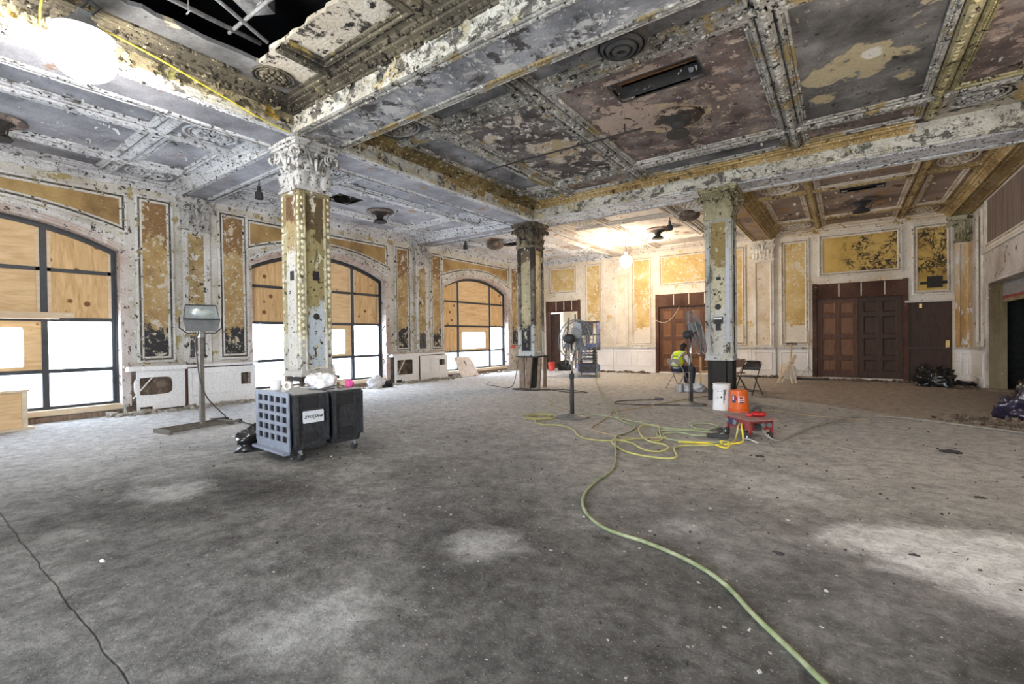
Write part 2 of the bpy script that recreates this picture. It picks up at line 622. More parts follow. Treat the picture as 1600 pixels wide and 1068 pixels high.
M['mould_dark'] = peel('mould_dark', [(0.3, (0.11, 0.10, 0.085)), (0.5, (0.33, 0.315, 0.28)), (0.72, (0.60, 0.58, 0.53))],
    [(8, 0.58, (0.035, 0.03, 0.025)), (13, 0.58, (0.80, 0.77, 0.69)), (24, 0.62, (0.025, 0.022, 0.02)), (1.4, 0.58, (0.34, 0.26, 0.13))], bmp=0.7)
M['mould_sootier'] = peel('mould_sootier', [(0.3, (0.035, 0.03, 0.024)), (0.5, (0.10, 0.088, 0.065)), (0.72, (0.24, 0.205, 0.14))],
    [(9, 0.58, (0.02, 0.018, 0.015)), (16, 0.62, (0.55, 0.48, 0.33)), (2.0, 0.62, (0.36, 0.27, 0.09))], bmp=0.7)
M['gilt'] = peel('gilt', [(0.3, (0.22, 0.14, 0.055)), (0.5, (0.46, 0.32, 0.13)), (0.72, (0.64, 0.50, 0.27))],
    [(6, 0.61, (0.09, 0.065, 0.035)), (13, 0.58, (0.74, 0.65, 0.45)), (2.2, 0.64, (0.30, 0.27, 0.11))], bmp=0.7, rough=0.7)
M['mould_olive'] = peel('mould_olive', [(0.3, (0.16, 0.14, 0.06)), (0.5, (0.38, 0.33, 0.17)), (0.72, (0.60, 0.55, 0.36))],
    [(8, 0.59, (0.05, 0.04, 0.025)), (13, 0.60, (0.74, 0.69, 0.52)), (24, 0.63, (0.03, 0.025, 0.02))], bmp=0.7)
M['gilt_dark'] = peel('gilt_dark', [(0.3, (0.07, 0.05, 0.025)), (0.5, (0.23, 0.17, 0.07)), (0.72, (0.48, 0.37, 0.17))],
    [(6, 0.58, (0.05, 0.04, 0.025)), (13, 0.60, (0.68, 0.60, 0.40)), (2.2, 0.60, (0.20, 0.17, 0.11))], bmp=0.7)
M['gilt_edge'] = peel('gilt_edge', [(0.3, (0.22, 0.19, 0.10)), (0.5, (0.45, 0.41, 0.28)), (0.72, (0.66, 0.62, 0.48))],
    [(6, 0.60, (0.06, 0.05, 0.03)), (15, 0.64, (0.72, 0.68, 0.52))], bmp=0.7)
M['fascia'] = peel('fascia', [(0.3, (0.36, 0.34, 0.28)), (0.5, (0.64, 0.62, 0.54)), (0.72, (0.80, 0.79, 0.73))],
    [(2.4, 0.57, (0.60, 0.52, 0.33)), (4.5, 0.57, (0.16, 0.15, 0.135)), (6, 0.58, (0.72, 0.69, 0.60)), (10, 0.65, (0.04, 0.035, 0.03)), (7, 0.68, (0.85, 0.84, 0.80))], bmp=0.8, bd=0.02)
M['fascia_wet'] = peel('fascia_wet', [(0.3, (0.14, 0.115, 0.065)), (0.5, (0.30, 0.26, 0.165)), (0.72, (0.52, 0.48, 0.35))],
    [(2.0, 0.55, (0.33, 0.22, 0.045)), (4.5, 0.56, (0.06, 0.05, 0.035)), (10, 0.65, (0.80, 0.77, 0.64)), (3.3, 0.66, (0.30, 0.30, 0.09))], bmp=0.8, bd=0.02)
M['fascia_long'] = peel('fascia_long', [(0.3, (0.36, 0.35, 0.31)), (0.5, (0.62, 0.61, 0.56)), (0.72, (0.78, 0.78, 0.75))],
    [(2.4, 0.60, (0.55, 0.47, 0.30)), (4.5, 0.61, (0.22, 0.21, 0.19)), (10, 0.63, (0.05, 0.045, 0.04))],
    blobs=[((-6.87, 9.6, 4.85), 0.9, 1.2, (0.48, 0.33, 0.12)), ((-6.87, 7.9, 4.98), 0.7, 1.4, (0.36, 0.25, 0.10)), ((-6.87, 10.6, 4.8), 0.35, 0.5, (0.50, 0.44, 0.26)), ((-6.87, 4.9, 4.9), 0.35, 0.6, (0.26, 0.21, 0.13))], bmp=0.8, bd=0.02)
M['soffit'] = peel('soffit', [(0.3, (0.11, 0.11, 0.115)), (0.5, (0.26, 0.26, 0.27)), (0.7, (0.50, 0.50, 0.51))],
    [(2.4, 0.55, (0.58, 0.57, 0.55)), (3.3, 0.58, (0.09, 0.08, 0.078)), (4.4, 0.60, (0.46, 0.44, 0.41)), (9, 0.62, (0.72, 0.71, 0.68))], scale=1.5, bmp=0.5)
M['aisle_field'] = peel('aisle_field', [(0.3, (0.16, 0.16, 0.18)), (0.5, (0.34, 0.34, 0.37)), (0.72, (0.56, 0.56, 0.60))],
    [(2.1, 0.64, (0.36, 0.24, 0.18)), (7, 0.68, (0.66, 0.63, 0.60)), (6, 0.70, (0.10, 0.09, 0.09))], scale=1.2, bmp=0.4)
M['mould_aisle'] = peel('mould_aisle', [(0.3, (0.48, 0.48, 0.50)), (0.5, (0.74, 0.75, 0.77)), (0.72, (0.84, 0.85, 0.87))],
    [(8, 0.60, (0.22, 0.20, 0.17)), (12, 0.60, (0.045, 0.04, 0.035)), (26, 0.63, (0.03, 0.028, 0.025))], bmp=0.7)
M['corner_field'] = peel('corner_field', [(0.3, (0.45, 0.40, 0.37)), (0.55, (0.68, 0.63, 0.58)), (0.75, (0.80, 0.77, 0.73))],
    [(1.7, 0.60, (0.38, 0.24, 0.14)), (6, 0.66, (0.85, 0.83, 0.8)), (6, 0.71, (0.15, 0.11, 0.09))], scale=1.2, bmp=0.4, sx=(1, 0.5, 1))  # ground tone has the far lamp's warm light painted in
M['mould_warm'] = peel('mould_warm', [(0.3, (0.52, 0.45, 0.38)), (0.6, (0.78, 0.73, 0.67))],
    [(7, 0.62, (0.36, 0.25, 0.14)), (12, 0.63, (0.07, 0.055, 0.045)), (26, 0.66, (0.04, 0.035, 0.03))], bmp=0.6)  # aisle moulding with the far lamp's warmth painted into its colour
M['right_field'] = peel('right_field', [(0.3, (0.20, 0.145, 0.12)), (0.5, (0.40, 0.31, 0.26)), (0.72, (0.60, 0.51, 0.44))],
    [(1.9, 0.58, (0.46, 0.28, 0.12)), (2.8, 0.62, (0.12, 0.085, 0.07)), (9, 0.68, (0.74, 0.66, 0.56))], scale=1.2, bmp=0.4, sx=(0.5, 1, 1))
M['mould_right'] = peel('mould_right', [(0.3, (0.52, 0.41, 0.26)), (0.5, (0.74, 0.64, 0.50)), (0.72, (0.84, 0.77, 0.67))],
    [(5, 0.60, (0.42, 0.26, 0.08)), (11, 0.63, (0.10, 0.07, 0.04)), (25, 0.66, (0.05, 0.04, 0.03))], bmp=0.6)
M['void'] = flat('void', (0.012, 0.012, 0.013), 0.95, spec=0.05)
M['charred'] = flat('charred', (0.04, 0.038, 0.036), 0.85, spec=0.2, bmp=0.4)
M['duct'] = flat('duct', (0.30, 0.30, 0.31), 0.6, 0.3, dust=((0.08, 0.08, 0.08), 0.7))
M['lath'] = wood('lath', (0.14, 0.07, 0.035), (0.28, 0.15, 0.08))

# columns
def colmat(name, top, mid, low, zt, zl, fl=(0.10, 0.08, 0.05), pale=(0.72, 0.68, 0.52)):
    return peel(name, [(0.3, tuple(c * 0.65 for c in mid)), (0.5, mid), (0.72, tuple(min(1, c * 1.25) for c in mid))],
        [(7, 0.60, pale, 8, 0.4, (1, 1, 0.5)), (4, 0.62, tuple(x * 0.45 for x in mid), 8, 0.4, (1, 1, 0.35)), (11, 0.61, fl), (22, 0.66, (0.03, 0.027, 0.024))],
        bands=[(zt, 1.1, top, True), (zl, 0.8, low, False)], scale=2.2, bmp=0.6, sx=(1, 1, 0.4))
M['col1_panel_front'] = colmat('col1_panel_front', (0.17, 0.10, 0.055), (0.42, 0.33, 0.18), (0.70, 0.69, 0.65), 3.4, 2.9)
M['col1_panel_side'] = colmat('col1_panel_side', (0.13, 0.095, 0.05), (0.36, 0.31, 0.15), (0.60, 0.67, 0.73), 3.15, 2.05)
M['col1_frame'] = colmat('col1_frame', (0.30, 0.25, 0.14), (0.46, 0.42, 0.28), (0.62, 0.61, 0.56), 3.3, 1.6, pale=(0.80, 0.79, 0.72))
M['col2_panel_front'] = colmat('col2_panel_front', (0.17, 0.125, 0.085), (0.50, 0.43, 0.27), (0.045, 0.045, 0.05), 3.6, 1.75)
M['col2_panel_side'] = colmat('col2_panel_side', (0.50, 0.38, 0.22), (0.72, 0.62, 0.42), (0.58, 0.52, 0.36), 3.6, 1.5, fl=(0.28, 0.15, 0.08))  # warm cream is lamp light painted into the side faces
M['col2_frame'] = colmat('col2_frame', (0.06, 0.05, 0.04), (0.20, 0.18, 0.145), (0.62, 0.63, 0.62), 3.4, 1.7, fl=(0.03, 0.03, 0.03))
M['col3_panel_front'] = colmat('col3_panel_front', (0.33, 0.25, 0.11), (0.62, 0.58, 0.42), (0.70, 0.69, 0.62), 3.0, 2.0)
M['col3_panel_side'] = colmat('col3_panel_side', (0.36, 0.40, 0.40), (0.13, 0.13, 0.13), (0.17, 0.17, 0.165), 3.5, 1.3)
M['col3_frame'] = colmat('col3_frame', (0.42, 0.42, 0.36), (0.55, 0.56, 0.53), (0.66, 0.67, 0.65), 3.5, 1.6)
M['col3_strip'] = flat('col3_strip', (0.46, 0.49, 0.54), 0.6, var=0.15)
M['daub'] = flat('daub', (0.70, 0.66, 0.46), 0.8, var=0.2)
M['cap_white'] = peel('cap_white', [(0.3, (0.34, 0.34, 0.33)), (0.6, (0.66, 0.66, 0.65))], [(8, 0.58, (0.18, 0.165, 0.15)), (18, 0.60, (0.05, 0.045, 0.04))], bmp=0.6)
M['cap_soot'] = peel('cap_soot', [(0.3, (0.05, 0.045, 0.035)), (0.55, (0.17, 0.145, 0.10)), (0.75, (0.42, 0.35, 0.23))], [(7, 0.55, (0.035, 0.03, 0.028)), (16, 0.66, (0.66, 0.56, 0.38))], bmp=0.6)
M['cap_olive'] = peel('cap_olive', [(0.3, (0.17, 0.15, 0.075)), (0.55, (0.40, 0.36, 0.23)), (0.75, (0.62, 0.59, 0.45))], [(7, 0.57, (0.06, 0.05, 0.03)), (16, 0.60, (0.70, 0.66, 0.50))], bmp=0.6)
M['pilaster_left'] = peel('pilaster_left', [(0.3, (0.24, 0.16, 0.09)), (0.5, (0.44, 0.33, 0.16)), (0.72, (0.66, 0.58, 0.44))],
    [(6, 0.60, (0.76, 0.74, 0.70)), (9, 0.60, (0.08, 0.06, 0.04))], bands=[(1.6, 0.8, (0.10, 0.10, 0.11), False)], scale=2.4, bmp=0.6)
M['pilaster_back'] = peel('pilaster_back', [(0.3, (0.60, 0.47, 0.30)), (0.5, (0.74, 0.64, 0.50)), (0.72, (0.82, 0.76, 0.66))],
    [(9, 0.64, (0.42, 0.27, 0.12)), (16, 0.69, (0.12, 0.08, 0.05))], scale=2.4, bmp=0.5)
M['pilaster_orange'] = peel('pilaster_orange', [(0.3, (0.45, 0.24, 0.08)), (0.5, (0.62, 0.42, 0.20)), (0.72, (0.78, 0.70, 0.58))],
    [(9, 0.60, (0.80, 0.78, 0.74), 7, 0.3, (1, 1, 0.25)), (16, 0.70, (0.12, 0.08, 0.05))], scale=3.2, bmp=0.5, sx=(1, 1, 0.2))

# walls, windows, doors
M['wainscot'] = peel('wainscot', [(0.3, (0.84, 0.85, 0.88)), (0.6, (0.95, 0.96, 0.98))], [(9, 0.74, (0.35, 0.31, 0.27)), (4, 0.70, (0.58, 0.55, 0.53))], bmp=0.15, rough=0.6)
M['wainscot_back'] = peel('wainscot_back', [(0.3, (0.78, 0.74, 0.71)), (0.6, (0.92, 0.89, 0.86))], [(9, 0.74, (0.40, 0.32, 0.25)), (4, 0.70, (0.60, 0.54, 0.49))], bmp=0.15, rough=0.6)
M['cap_wood'] = peel('cap_wood', [(0.3, (0.40, 0.36, 0.31)), (0.6, (0.70, 0.68, 0.65))], [(9, 0.60, (0.10, 0.08, 0.06))], bmp=0.4)
M['arch_brick'] = peel('arch_brick', [(0.3, (0.50, 0.36, 0.30)), (0.5, (0.66, 0.58, 0.54)), (0.72, (0.80, 0.78, 0.77))], [(9, 0.60, (0.10, 0.08, 0.07)), (5, 0.62, (0.84, 0.83, 0.82))], bmp=0.7)
M['window_metal'] = flat('window_metal', (0.050, 0.055, 0.065), 0.55, 0.2, var=0.3)
M['plywood'] = wood('plywood', (0.46, 0.28, 0.12), (0.78, 0.56, 0.31), 0.75, (1, 7, 1.0), (0.20, 0.085, 0.035), 1.5, 0.19)
M['plywood_flat'] = wood('plywood_flat', (0.54, 0.35, 0.17), (0.82, 0.62, 0.38), 0.75, (1, 1.0, 7), (0.36, 0.17, 0.07), 1.5, 0.10)
M['batten'] = wood('batten', (0.56, 0.44, 0.30), (0.74, 0.62, 0.47), 0.7, (1, 1, 6))
M['old_wood'] = wood('old_wood', (0.12, 0.085, 0.06), (0.34, 0.26, 0.20), 0.8, (1, 6, 1))
M['pale_wood'] = wood('pale_wood', (0.55, 0.45, 0.33), (0.76, 0.67, 0.54), 0.7, (6, 1, 1))
m, t, b = newmat('clear_glass')
t.nodes.remove(b)
_tr = t.nodes.new('ShaderNodeBsdfTransparent'); _gl = t.nodes.new('ShaderNodeBsdfGlossy'); _gl.inputs['Roughness'].default_value = 0.05
_mx = t.nodes.new('ShaderNodeMixShader'); _mx.inputs[0].default_value = 0.06
t.links.new(_tr.outputs[0], _mx.inputs[1]); t.links.new(_gl.outputs[0], _mx.inputs[2])
t.links.new(_mx.outputs[0], t.nodes['Material Output'].inputs[0])
M['clear_glass'] = m
m, t, b = newmat('dusty_glass')
t.nodes.remove(b)
_p = pos(t)
_n = noise(t, _p, 2.2, 6, 0.65)
_df = t.nodes.new('ShaderNodeBsdfDiffuse'); _tl = t.nodes.new('ShaderNodeBsdfTranslucent')
sock(t, ramp(t, _n, [(0.3, (0.72, 0.75, 0.80)), (0.7, (0.90, 0.92, 0.94))]), _df.inputs[0])
sock(t, ramp(t, _n, [(0.3, (0.74, 0.78, 0.84)), (0.7, (0.95, 0.96, 0.98))]), _tl.inputs[0])
_mx = t.nodes.new('ShaderNodeMixShader'); _mx.inputs[0].default_value = 0.6
t.links.new(_df.outputs[0], _mx.inputs[1]); t.links.new(_tl.outputs[0], _mx.inputs[2])
t.links.new(_mx.outputs[0], t.nodes['Material Output'].inputs[0])
M['dusty_glass'] = m
M['door_wood'] = wood('door_wood', (0.055, 0.025, 0.016), (0.125, 0.06, 0.038), 0.55, (5, 1, 0.8))
M['door_dark'] = wood('door_dark', (0.030, 0.017, 0.012), (0.075, 0.040, 0.026), 0.55, (5, 1, 0.8))
M['door_warm'] = wood('door_warm', (0.10, 0.045, 0.020), (0.21, 0.10, 0.048), 0.5, (5, 1, 0.8))
M['header'] = peel('header', [(0.3, (0.05, 0.025, 0.018)), (0.6, (0.13, 0.07, 0.05))], [(7, 0.68, (0.60, 0.48, 0.30)), (10, 0.66, (0.02, 0.015, 0.01))], bmp=0.6)
M['brass'] = flat('brass', (0.50, 0.36, 0.14), 0.4, 0.8)
M['right_panel'] = peel('right_panel', [(0.3, (0.15, 0.105, 0.085)), (0.6, (0.28, 0.225, 0.195))], [(12, 0.76, (0.7, 0.68, 0.65))], bands=[], scale=2, bmp=0.2, sx=(1, 6, 0.3))
M['right_plaster'] = peel('right_plaster', [(0.3, (0.40, 0.34, 0.30)), (0.6, (0.68, 0.64, 0.61))], [(3, 0.62, (0.20, 0.15, 0.12)), (8, 0.66, (0.82, 0.80, 0.78))], bmp=0.4)
M['jamb'] = peel('jamb', [(0.3, (0.16, 0.12, 0.06)), (0.6, (0.36, 0.30, 0.19))], [(8, 0.68, (0.56, 0.50, 0.38))], bmp=0.3, sx=(1, 1, 0.3))
M['room_dark'] = flat('room_dark', (0.035, 0.034, 0.033), 0.9, spec=0.1)

# floor
m, t, b = newmat('dusty_concrete')
p = pos(t)
px_, py_ = sepz(t, p, 0), sepz(t, p, 1)
c = ramp(t, noise(t, p, 0.55, 9, 0.62, 0.4), [(0.30, (0.095, 0.092, 0.088)), (0.48, (0.195, 0.19, 0.182)), (0.66, (0.38, 0.375, 0.36))])
c = mix(t, 0.85, c, ramp(t, noise(t, p, 2.6, 10, 0.74, 0.4), [(0.32, 0.42), (0.66, 1.12)]), 'MULTIPLY')
c = mix(t, 0.7, c, ramp(t, noise(t, p, 13, 6, 0.75), [(0.32, 0.55), (0.66, 1.15)]), 'MULTIPLY')
# room light painted in: dust paler toward window wall and far end, darker in front
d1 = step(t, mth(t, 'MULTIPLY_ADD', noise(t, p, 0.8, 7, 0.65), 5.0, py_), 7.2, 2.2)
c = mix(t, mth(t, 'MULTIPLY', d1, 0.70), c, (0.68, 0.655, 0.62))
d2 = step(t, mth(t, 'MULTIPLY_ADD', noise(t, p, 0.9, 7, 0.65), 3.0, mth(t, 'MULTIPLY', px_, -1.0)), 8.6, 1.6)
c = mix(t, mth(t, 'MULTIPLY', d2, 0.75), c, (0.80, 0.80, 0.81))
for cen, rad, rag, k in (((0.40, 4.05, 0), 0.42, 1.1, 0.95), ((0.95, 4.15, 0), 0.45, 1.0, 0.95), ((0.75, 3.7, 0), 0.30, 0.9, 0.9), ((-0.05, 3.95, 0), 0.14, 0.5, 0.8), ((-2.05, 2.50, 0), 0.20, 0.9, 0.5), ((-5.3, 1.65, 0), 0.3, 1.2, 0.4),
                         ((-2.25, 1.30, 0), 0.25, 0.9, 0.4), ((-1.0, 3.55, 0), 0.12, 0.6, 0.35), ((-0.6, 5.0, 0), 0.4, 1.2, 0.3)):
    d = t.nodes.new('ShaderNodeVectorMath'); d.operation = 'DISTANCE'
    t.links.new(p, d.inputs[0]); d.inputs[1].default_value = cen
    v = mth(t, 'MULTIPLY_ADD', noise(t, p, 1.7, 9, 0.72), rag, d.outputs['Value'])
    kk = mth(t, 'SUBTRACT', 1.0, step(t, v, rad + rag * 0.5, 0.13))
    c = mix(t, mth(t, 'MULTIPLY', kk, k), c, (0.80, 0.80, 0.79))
# browner floor beyond a slanting edge near the doors: a shadow boundary painted in
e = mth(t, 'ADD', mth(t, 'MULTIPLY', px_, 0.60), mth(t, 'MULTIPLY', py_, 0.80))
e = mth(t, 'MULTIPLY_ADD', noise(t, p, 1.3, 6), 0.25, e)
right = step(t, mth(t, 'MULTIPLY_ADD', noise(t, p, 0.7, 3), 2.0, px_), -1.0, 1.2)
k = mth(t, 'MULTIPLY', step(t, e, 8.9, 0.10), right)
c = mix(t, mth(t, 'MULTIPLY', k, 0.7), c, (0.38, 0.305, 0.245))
# the long crack
cr = mth(t, 'ABSOLUTE', mth(t, 'SUBTRACT', mth(t, 'MULTIPLY_ADD', noise(t, p, 3.0, 5), 0.05, py_), 0.645))
k = mth(t, 'MULTIPLY', mth(t, 'SUBTRACT', 1.0, step(t, cr, 0.003, 0.004)), step(t, noise(t, p, 2.0, 3), 0.36, 0.1))
c = mix(t, mth(t, 'MULTIPLY', k, 0.7), c, (0.07, 0.066, 0.062))
# gravelly specks
c = mix(t, 0.8, c, ramp(t, noise(t, p, 7, 8, 0.8, 0.5), [(0.36, 0.45), (0.60, 1.12)]), 'MULTIPLY')
s1 = step(t, noise(t, p, 38, 5, 0.8), 0.60, 0.03)
c = mix(t, mth(t, 'MULTIPLY', s1, 0.7), c, (0.09, 0.085, 0.08))
s2 = step(t, noise(t, p, 55, 4, 0.75), 0.63, 0.02)
c = mix(t, mth(t, 'MULTIPLY', s2, 0.5), c, (0.66, 0.65, 0.63))
sock(t, c, b.inputs['Base Color'])
b.inputs['Roughness'].default_value = 0.95
b.inputs['Specular IOR Level'].default_value = 0.12
hh = mth(t, 'ADD', noise(t, p, 26, 8, 0.75), mth(t, 'MULTIPLY', noise(t, p, 5.0, 6, 0.65), 1.5))
hh = mth(t, 'SUBTRACT', hh, mth(t, 'MULTIPLY', k, 1.5))
bump(t, b, hh, 0.9, 0.045)
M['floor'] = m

# objects
M['black_plastic'] = flat('black_plastic', (0.018, 0.020, 0.024), 0.4, dust=((0.14, 0.14, 0.14), 0.3))
M['grey_plastic'] = flat('grey_plastic', (0.19, 0.215, 0.27), 0.5)
M['base_grey'] = flat('base_grey', (0.10, 0.10, 0.108), 0.6, dust=((0.30, 0.29, 0.27), 0.5))
M['rubber'] = flat('rubber', (0.03, 0.03, 0.032), 0.7)
M['steel'] = flat('steel', (0.42, 0.42, 0.43), 0.35, 0.9)
M['chrome'] = flat('chrome', (0.75, 0.76, 0.78), 0.15, 1.0)
M['galv'] = flat('galv', (0.40, 0.41, 0.42), 0.5, 0.6, dust=((0.3, 0.29, 0.27), 0.5))
M['lampgrey'] = flat('lampgrey', (0.20, 0.21, 0.22), 0.45, 0.4)
M['channel'] = flat('channel', (0.13, 0.12, 0.105), 0.6, 0.3, dust=((0.28, 0.25, 0.21), 0.5))
M['channel_dark'] = flat('channel_dark', (0.06, 0.05, 0.042), 0.8)
m, t, b = newmat('lamp_glass')
b.inputs['Base Color'].default_value = (0.75, 0.85, 0.85, 1); b.inputs['Roughness'].default_value = 0.08
b.inputs['Alpha'].default_value = 0.25
M['lamp_glass'] = m
M['reflector'] = flat('reflector', (0.34, 0.37, 0.37), 0.35, 0.8)
M['bin_black'] = flat('bag_black', (0.012, 0.012, 0.014), 0.28, spec=0.6)
M['bag_purple'] = flat('bag_purple', (0.028, 0.022, 0.045), 0.25, spec=0.7)
M['bag_white'] = flat('bag_white', (0.72, 0.72, 0.74), 0.4, dust=((0.3, 0.3, 0.3), 0.5))
M['white_plastic'] = flat('white_plastic', (0.78, 0.78, 0.79), 0.45, var=0.08)
M['sign_grey'] = flat('sign_grey', (0.60, 0.62, 0.66), 0.5, var=0.08)
M['ink'] = flat('ink', (0.012, 0.012, 0.015), 0.6)
M['pink'] = flat('pink', (0.62, 0.08, 0.28), 0.6)
M['tan'] = flat('tan', (0.48, 0.38, 0.27), 0.7)
M['orange'] = flat('orange', (0.72, 0.125, 0.012), 0.45, var=0.12)
M['red_bucket'] = flat('red_bucket', (0.62, 0.07, 0.05), 0.45)
M['red_metal'] = flat('red_metal', (0.24, 0.012, 0.014), 0.45, dust=((0.30, 0.25, 0.22), 0.35))
M['red_top'] = flat('red_top', (0.30, 0.19, 0.18), 0.7, dust=((0.22, 0.02, 0.02), 0.6))
M['red_tool'] = flat('red_tool', (0.42, 0.012, 0.012), 0.4)
M['navy'] = flat('navy', (0.04, 0.05, 0.12), 0.5)
M['hose'] = flat('hose', (0.15, 0.19, 0.085), 0.5, dust=((0.44, 0.43, 0.31), 0.55), sc=4)
M['hose_green'] = flat('hose_green', (0.30, 0.36, 0.20), 0.55, dust=((0.5, 0.48, 0.36), 0.5))
M['cord_yellow'] = flat('cord_yellow', (0.42, 0.40, 0.11), 0.5, dust=((0.50, 0.47, 0.32), 0.6))
M['cord_olive'] = flat('cord_olive', (0.34, 0.32, 0.12), 0.6, dust=((0.42, 0.38, 0.28), 0.5))
M['cord_bright'] = flat('cord_bright', (0.80, 0.68, 0.05), 0.45)
M['cord_dark'] = flat('cord_dark', (0.07, 0.06, 0.06), 0.6)
M['cord_grey'] = flat('cord_grey', (0.24, 0.22, 0.19), 0.6)
M['cord_tan'] = flat('cord_tan', (0.40, 0.30, 0.18), 0.6)
M['vest'] = flat('vest', (0.66, 0.86, 0.03), 0.7, var=0.12)
M['vest_tape'] = flat('vest_tape', (0.62, 0.64, 0.60), 0.4)
M['shirt'] = flat('shirt', (0.72, 0.72, 0.73), 0.8, var=0.1)
M['jeans'] = flat('jeans', (0.018, 0.022, 0.045), 0.85)
M['skin'] = flat('skin', (0.45, 0.25, 0.17), 0.6, var=0.08)
M['hair'] = flat('hair', (0.022, 0.014, 0.010), 0.6)
M['boot'] = flat('boot', (0.05, 0.035, 0.025), 0.7)
M['chair_grey'] = flat('chair_grey', (0.33, 0.29, 0.26), 0.45, 0.3)
M['chair_brown'] = flat('chair_brown', (0.055, 0.045, 0.042), 0.4, 0.3)
M['chair_pink'] = flat('chair_pink', (0.36, 0.25, 0.22), 0.5, 0.2)
M['blond_wood'] = wood('blond_wood', (0.50, 0.30, 0.13), (0.70, 0.48, 0.25), 0.6)
M['lift_blue'] = flat('lift_blue', (0.035, 0.075, 0.30), 0.5, dust=((0.5, 0.5, 0.5), 0.35))
M['lift_dark'] = flat('lift_dark', (0.035, 0.035, 0.04), 0.6, dust=((0.35, 0.34, 0.32), 0.35))
M['tyre'] = flat('tyre', (0.42, 0.38, 0.32), 0.8)
M['card'] = flat('card', (0.72, 0.70, 0.66), 0.8)
M['board_white'] = flat('board_white', (0.78, 0.74, 0.72), 0.7, dust=((0.55, 0.42, 0.36), 0.3))
M['rubble'] = peel('rubble', [(0.3, (0.22, 0.19, 0.15)), (0.5, (0.44, 0.41, 0.36)), (0.72, (0.70, 0.68, 0.64))], [(20, 0.62, (0.10, 0.08, 0.06))], scale=7, bmp=0.5)
M['rubble_dark'] = peel('rubble_dark', [(0.3, (0.06, 0.045, 0.035)), (0.5, (0.17, 0.13, 0.10)), (0.72, (0.36, 0.30, 0.24))], [], scale=7, bmp=0.5)
M['scrap'] = flat('scrap', (0.03, 0.027, 0.025), 0.8)
M['paper'] = flat('paper', (0.80, 0.80, 0.79), 0.8, var=0.05)
M['bulb_white'] = emis('bulb_white', LAMP_WHITE[0], LAMP_WHITE[1])
M['bulb_fill'] = emis('bulb_fill', LAMP_FILL[0], LAMP_FILL[1])
M['bulb_warm'] = emis('bulb_warm', LAMP_WARM[0], LAMP_WARM[1])
# ================================================================== SETTING
X1, X3, XR = -7.27, -2.22, 2.85
Y0, Y1, Y2, YB = -2.52, 4.26, 11.04, 17.72
XL = -11.80
ZS, ZM, ZA = 4.635, 5.05, 4.80


class Pl:
    def __init__(s, o, u, v, n):
        s.o, s.u, s.v, s.n = V(o), V(u), V(v), V(n)

    def p(s, a, b, h=0.0):
        return s.o + s.u * a + s.v * b + s.n * h

    def rect(s, a0, a1, b0, b1, h=0.0):
        return [s.p(a0, b0, h), s.p(a1, b0, h), s.p(a1, b1, h), s.p(a0, b1, h)]


LW = Pl((XL, 0, 0), (0, 1, 0), (0, 0, 1), (1, 0, 0))
BW = Pl((0, YB, 0), (1, 0, 0), (0, 0, 1), (0, -1, 0))
RW = Pl((XR, 0, 0), (0, -1, 0), (0, 0, 1), (-1, 0, 0))
P_WALL = [(0, 0), (0, .030), (.025, .045), (.045, .042), (.055, .018), (.085, .018), (.095, .034), (.12, .028), (.13, .004)]
P_CEIL = [(0, 0), (0, .025), (.02, .045), (.045, .045), (.055, .018), (.085, .018), (.092, .03), (.115, .025), (.12, .002)]


def bead_course(par, pts, nrm, mat, closed=True):
    """the sunk beaded strip of a panel moulding, its paint mostly gone"""
    g = MB()
    g.sweep(pts, [(.053, .022), (.056, .027), (.084, .027), (.087, .022)], nrm, closed)
    n = len(pts)
    for i in range(n if closed else n - 1):
        d = (pts[(i + 1) % n] - pts[i]).normalized()
        sd = V(nrm).cross(d)
        g.eggs(pts[i] + sd * .07 + V(nrm) * .026 + d * .07, pts[(i + 1) % n] + sd * .07 + V(nrm) * .026 - d * .07, nrm, sd, .026, .06, .014)
    g.build('bead_course', M[mat], par)


def wall_panel(par, pl, a0, a1, b0, b1, fm, mm, prof=P_WALL, eggs=True):
    f = MB()
    f.prism([(a0 + .1, b0 + .1), (a1 - .1, b0 + .1), (a1 - .1, b1 - .1), (a0 + .1, b1 - .1)], pl.o, pl.u, pl.v, pl.n, -.01, .006)
    f.build('wall_panel', M[fm], par)
    g = MB()
    g.sweep(pl.rect(a0, a1, b0, b1), prof, pl.n)
    g.build('panel_moulding', M[mm], par)
    bead_course(par, pl.rect(a0, a1, b0, b1), pl.n, 'bead_left' if mm == 'mould_wall' else 'bead_back')


# ---------------------------------------------------------------- floor
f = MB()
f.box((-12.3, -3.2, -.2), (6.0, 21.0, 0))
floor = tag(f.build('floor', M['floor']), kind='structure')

# ---------------------------------------------------------------- ceiling
ceiling = tag(empty('ceiling'), kind='structure')
v = MB()
v.quad((-12.3, -3.2, 6.25), (-12.3, 19.5, 6.25), (6, 19.5, 6.25), (6, -3.2, 6.25))
for a, c_ in (((-12.3, -3.2), (6, -3.2)), ((6, -3.2), (6, 19.5)), ((6, 19.5), (-12.3, 19.5)), ((-12.3, 19.5), (-12.3, -3.2))):
    v.quad((a[0], a[1], 4.7), (c_[0], c_[1], 4.7), (c_[0], c_[1], 6.25), (a[0], a[1], 6.25))
v.build('void_deck', M['void'], ceiling)


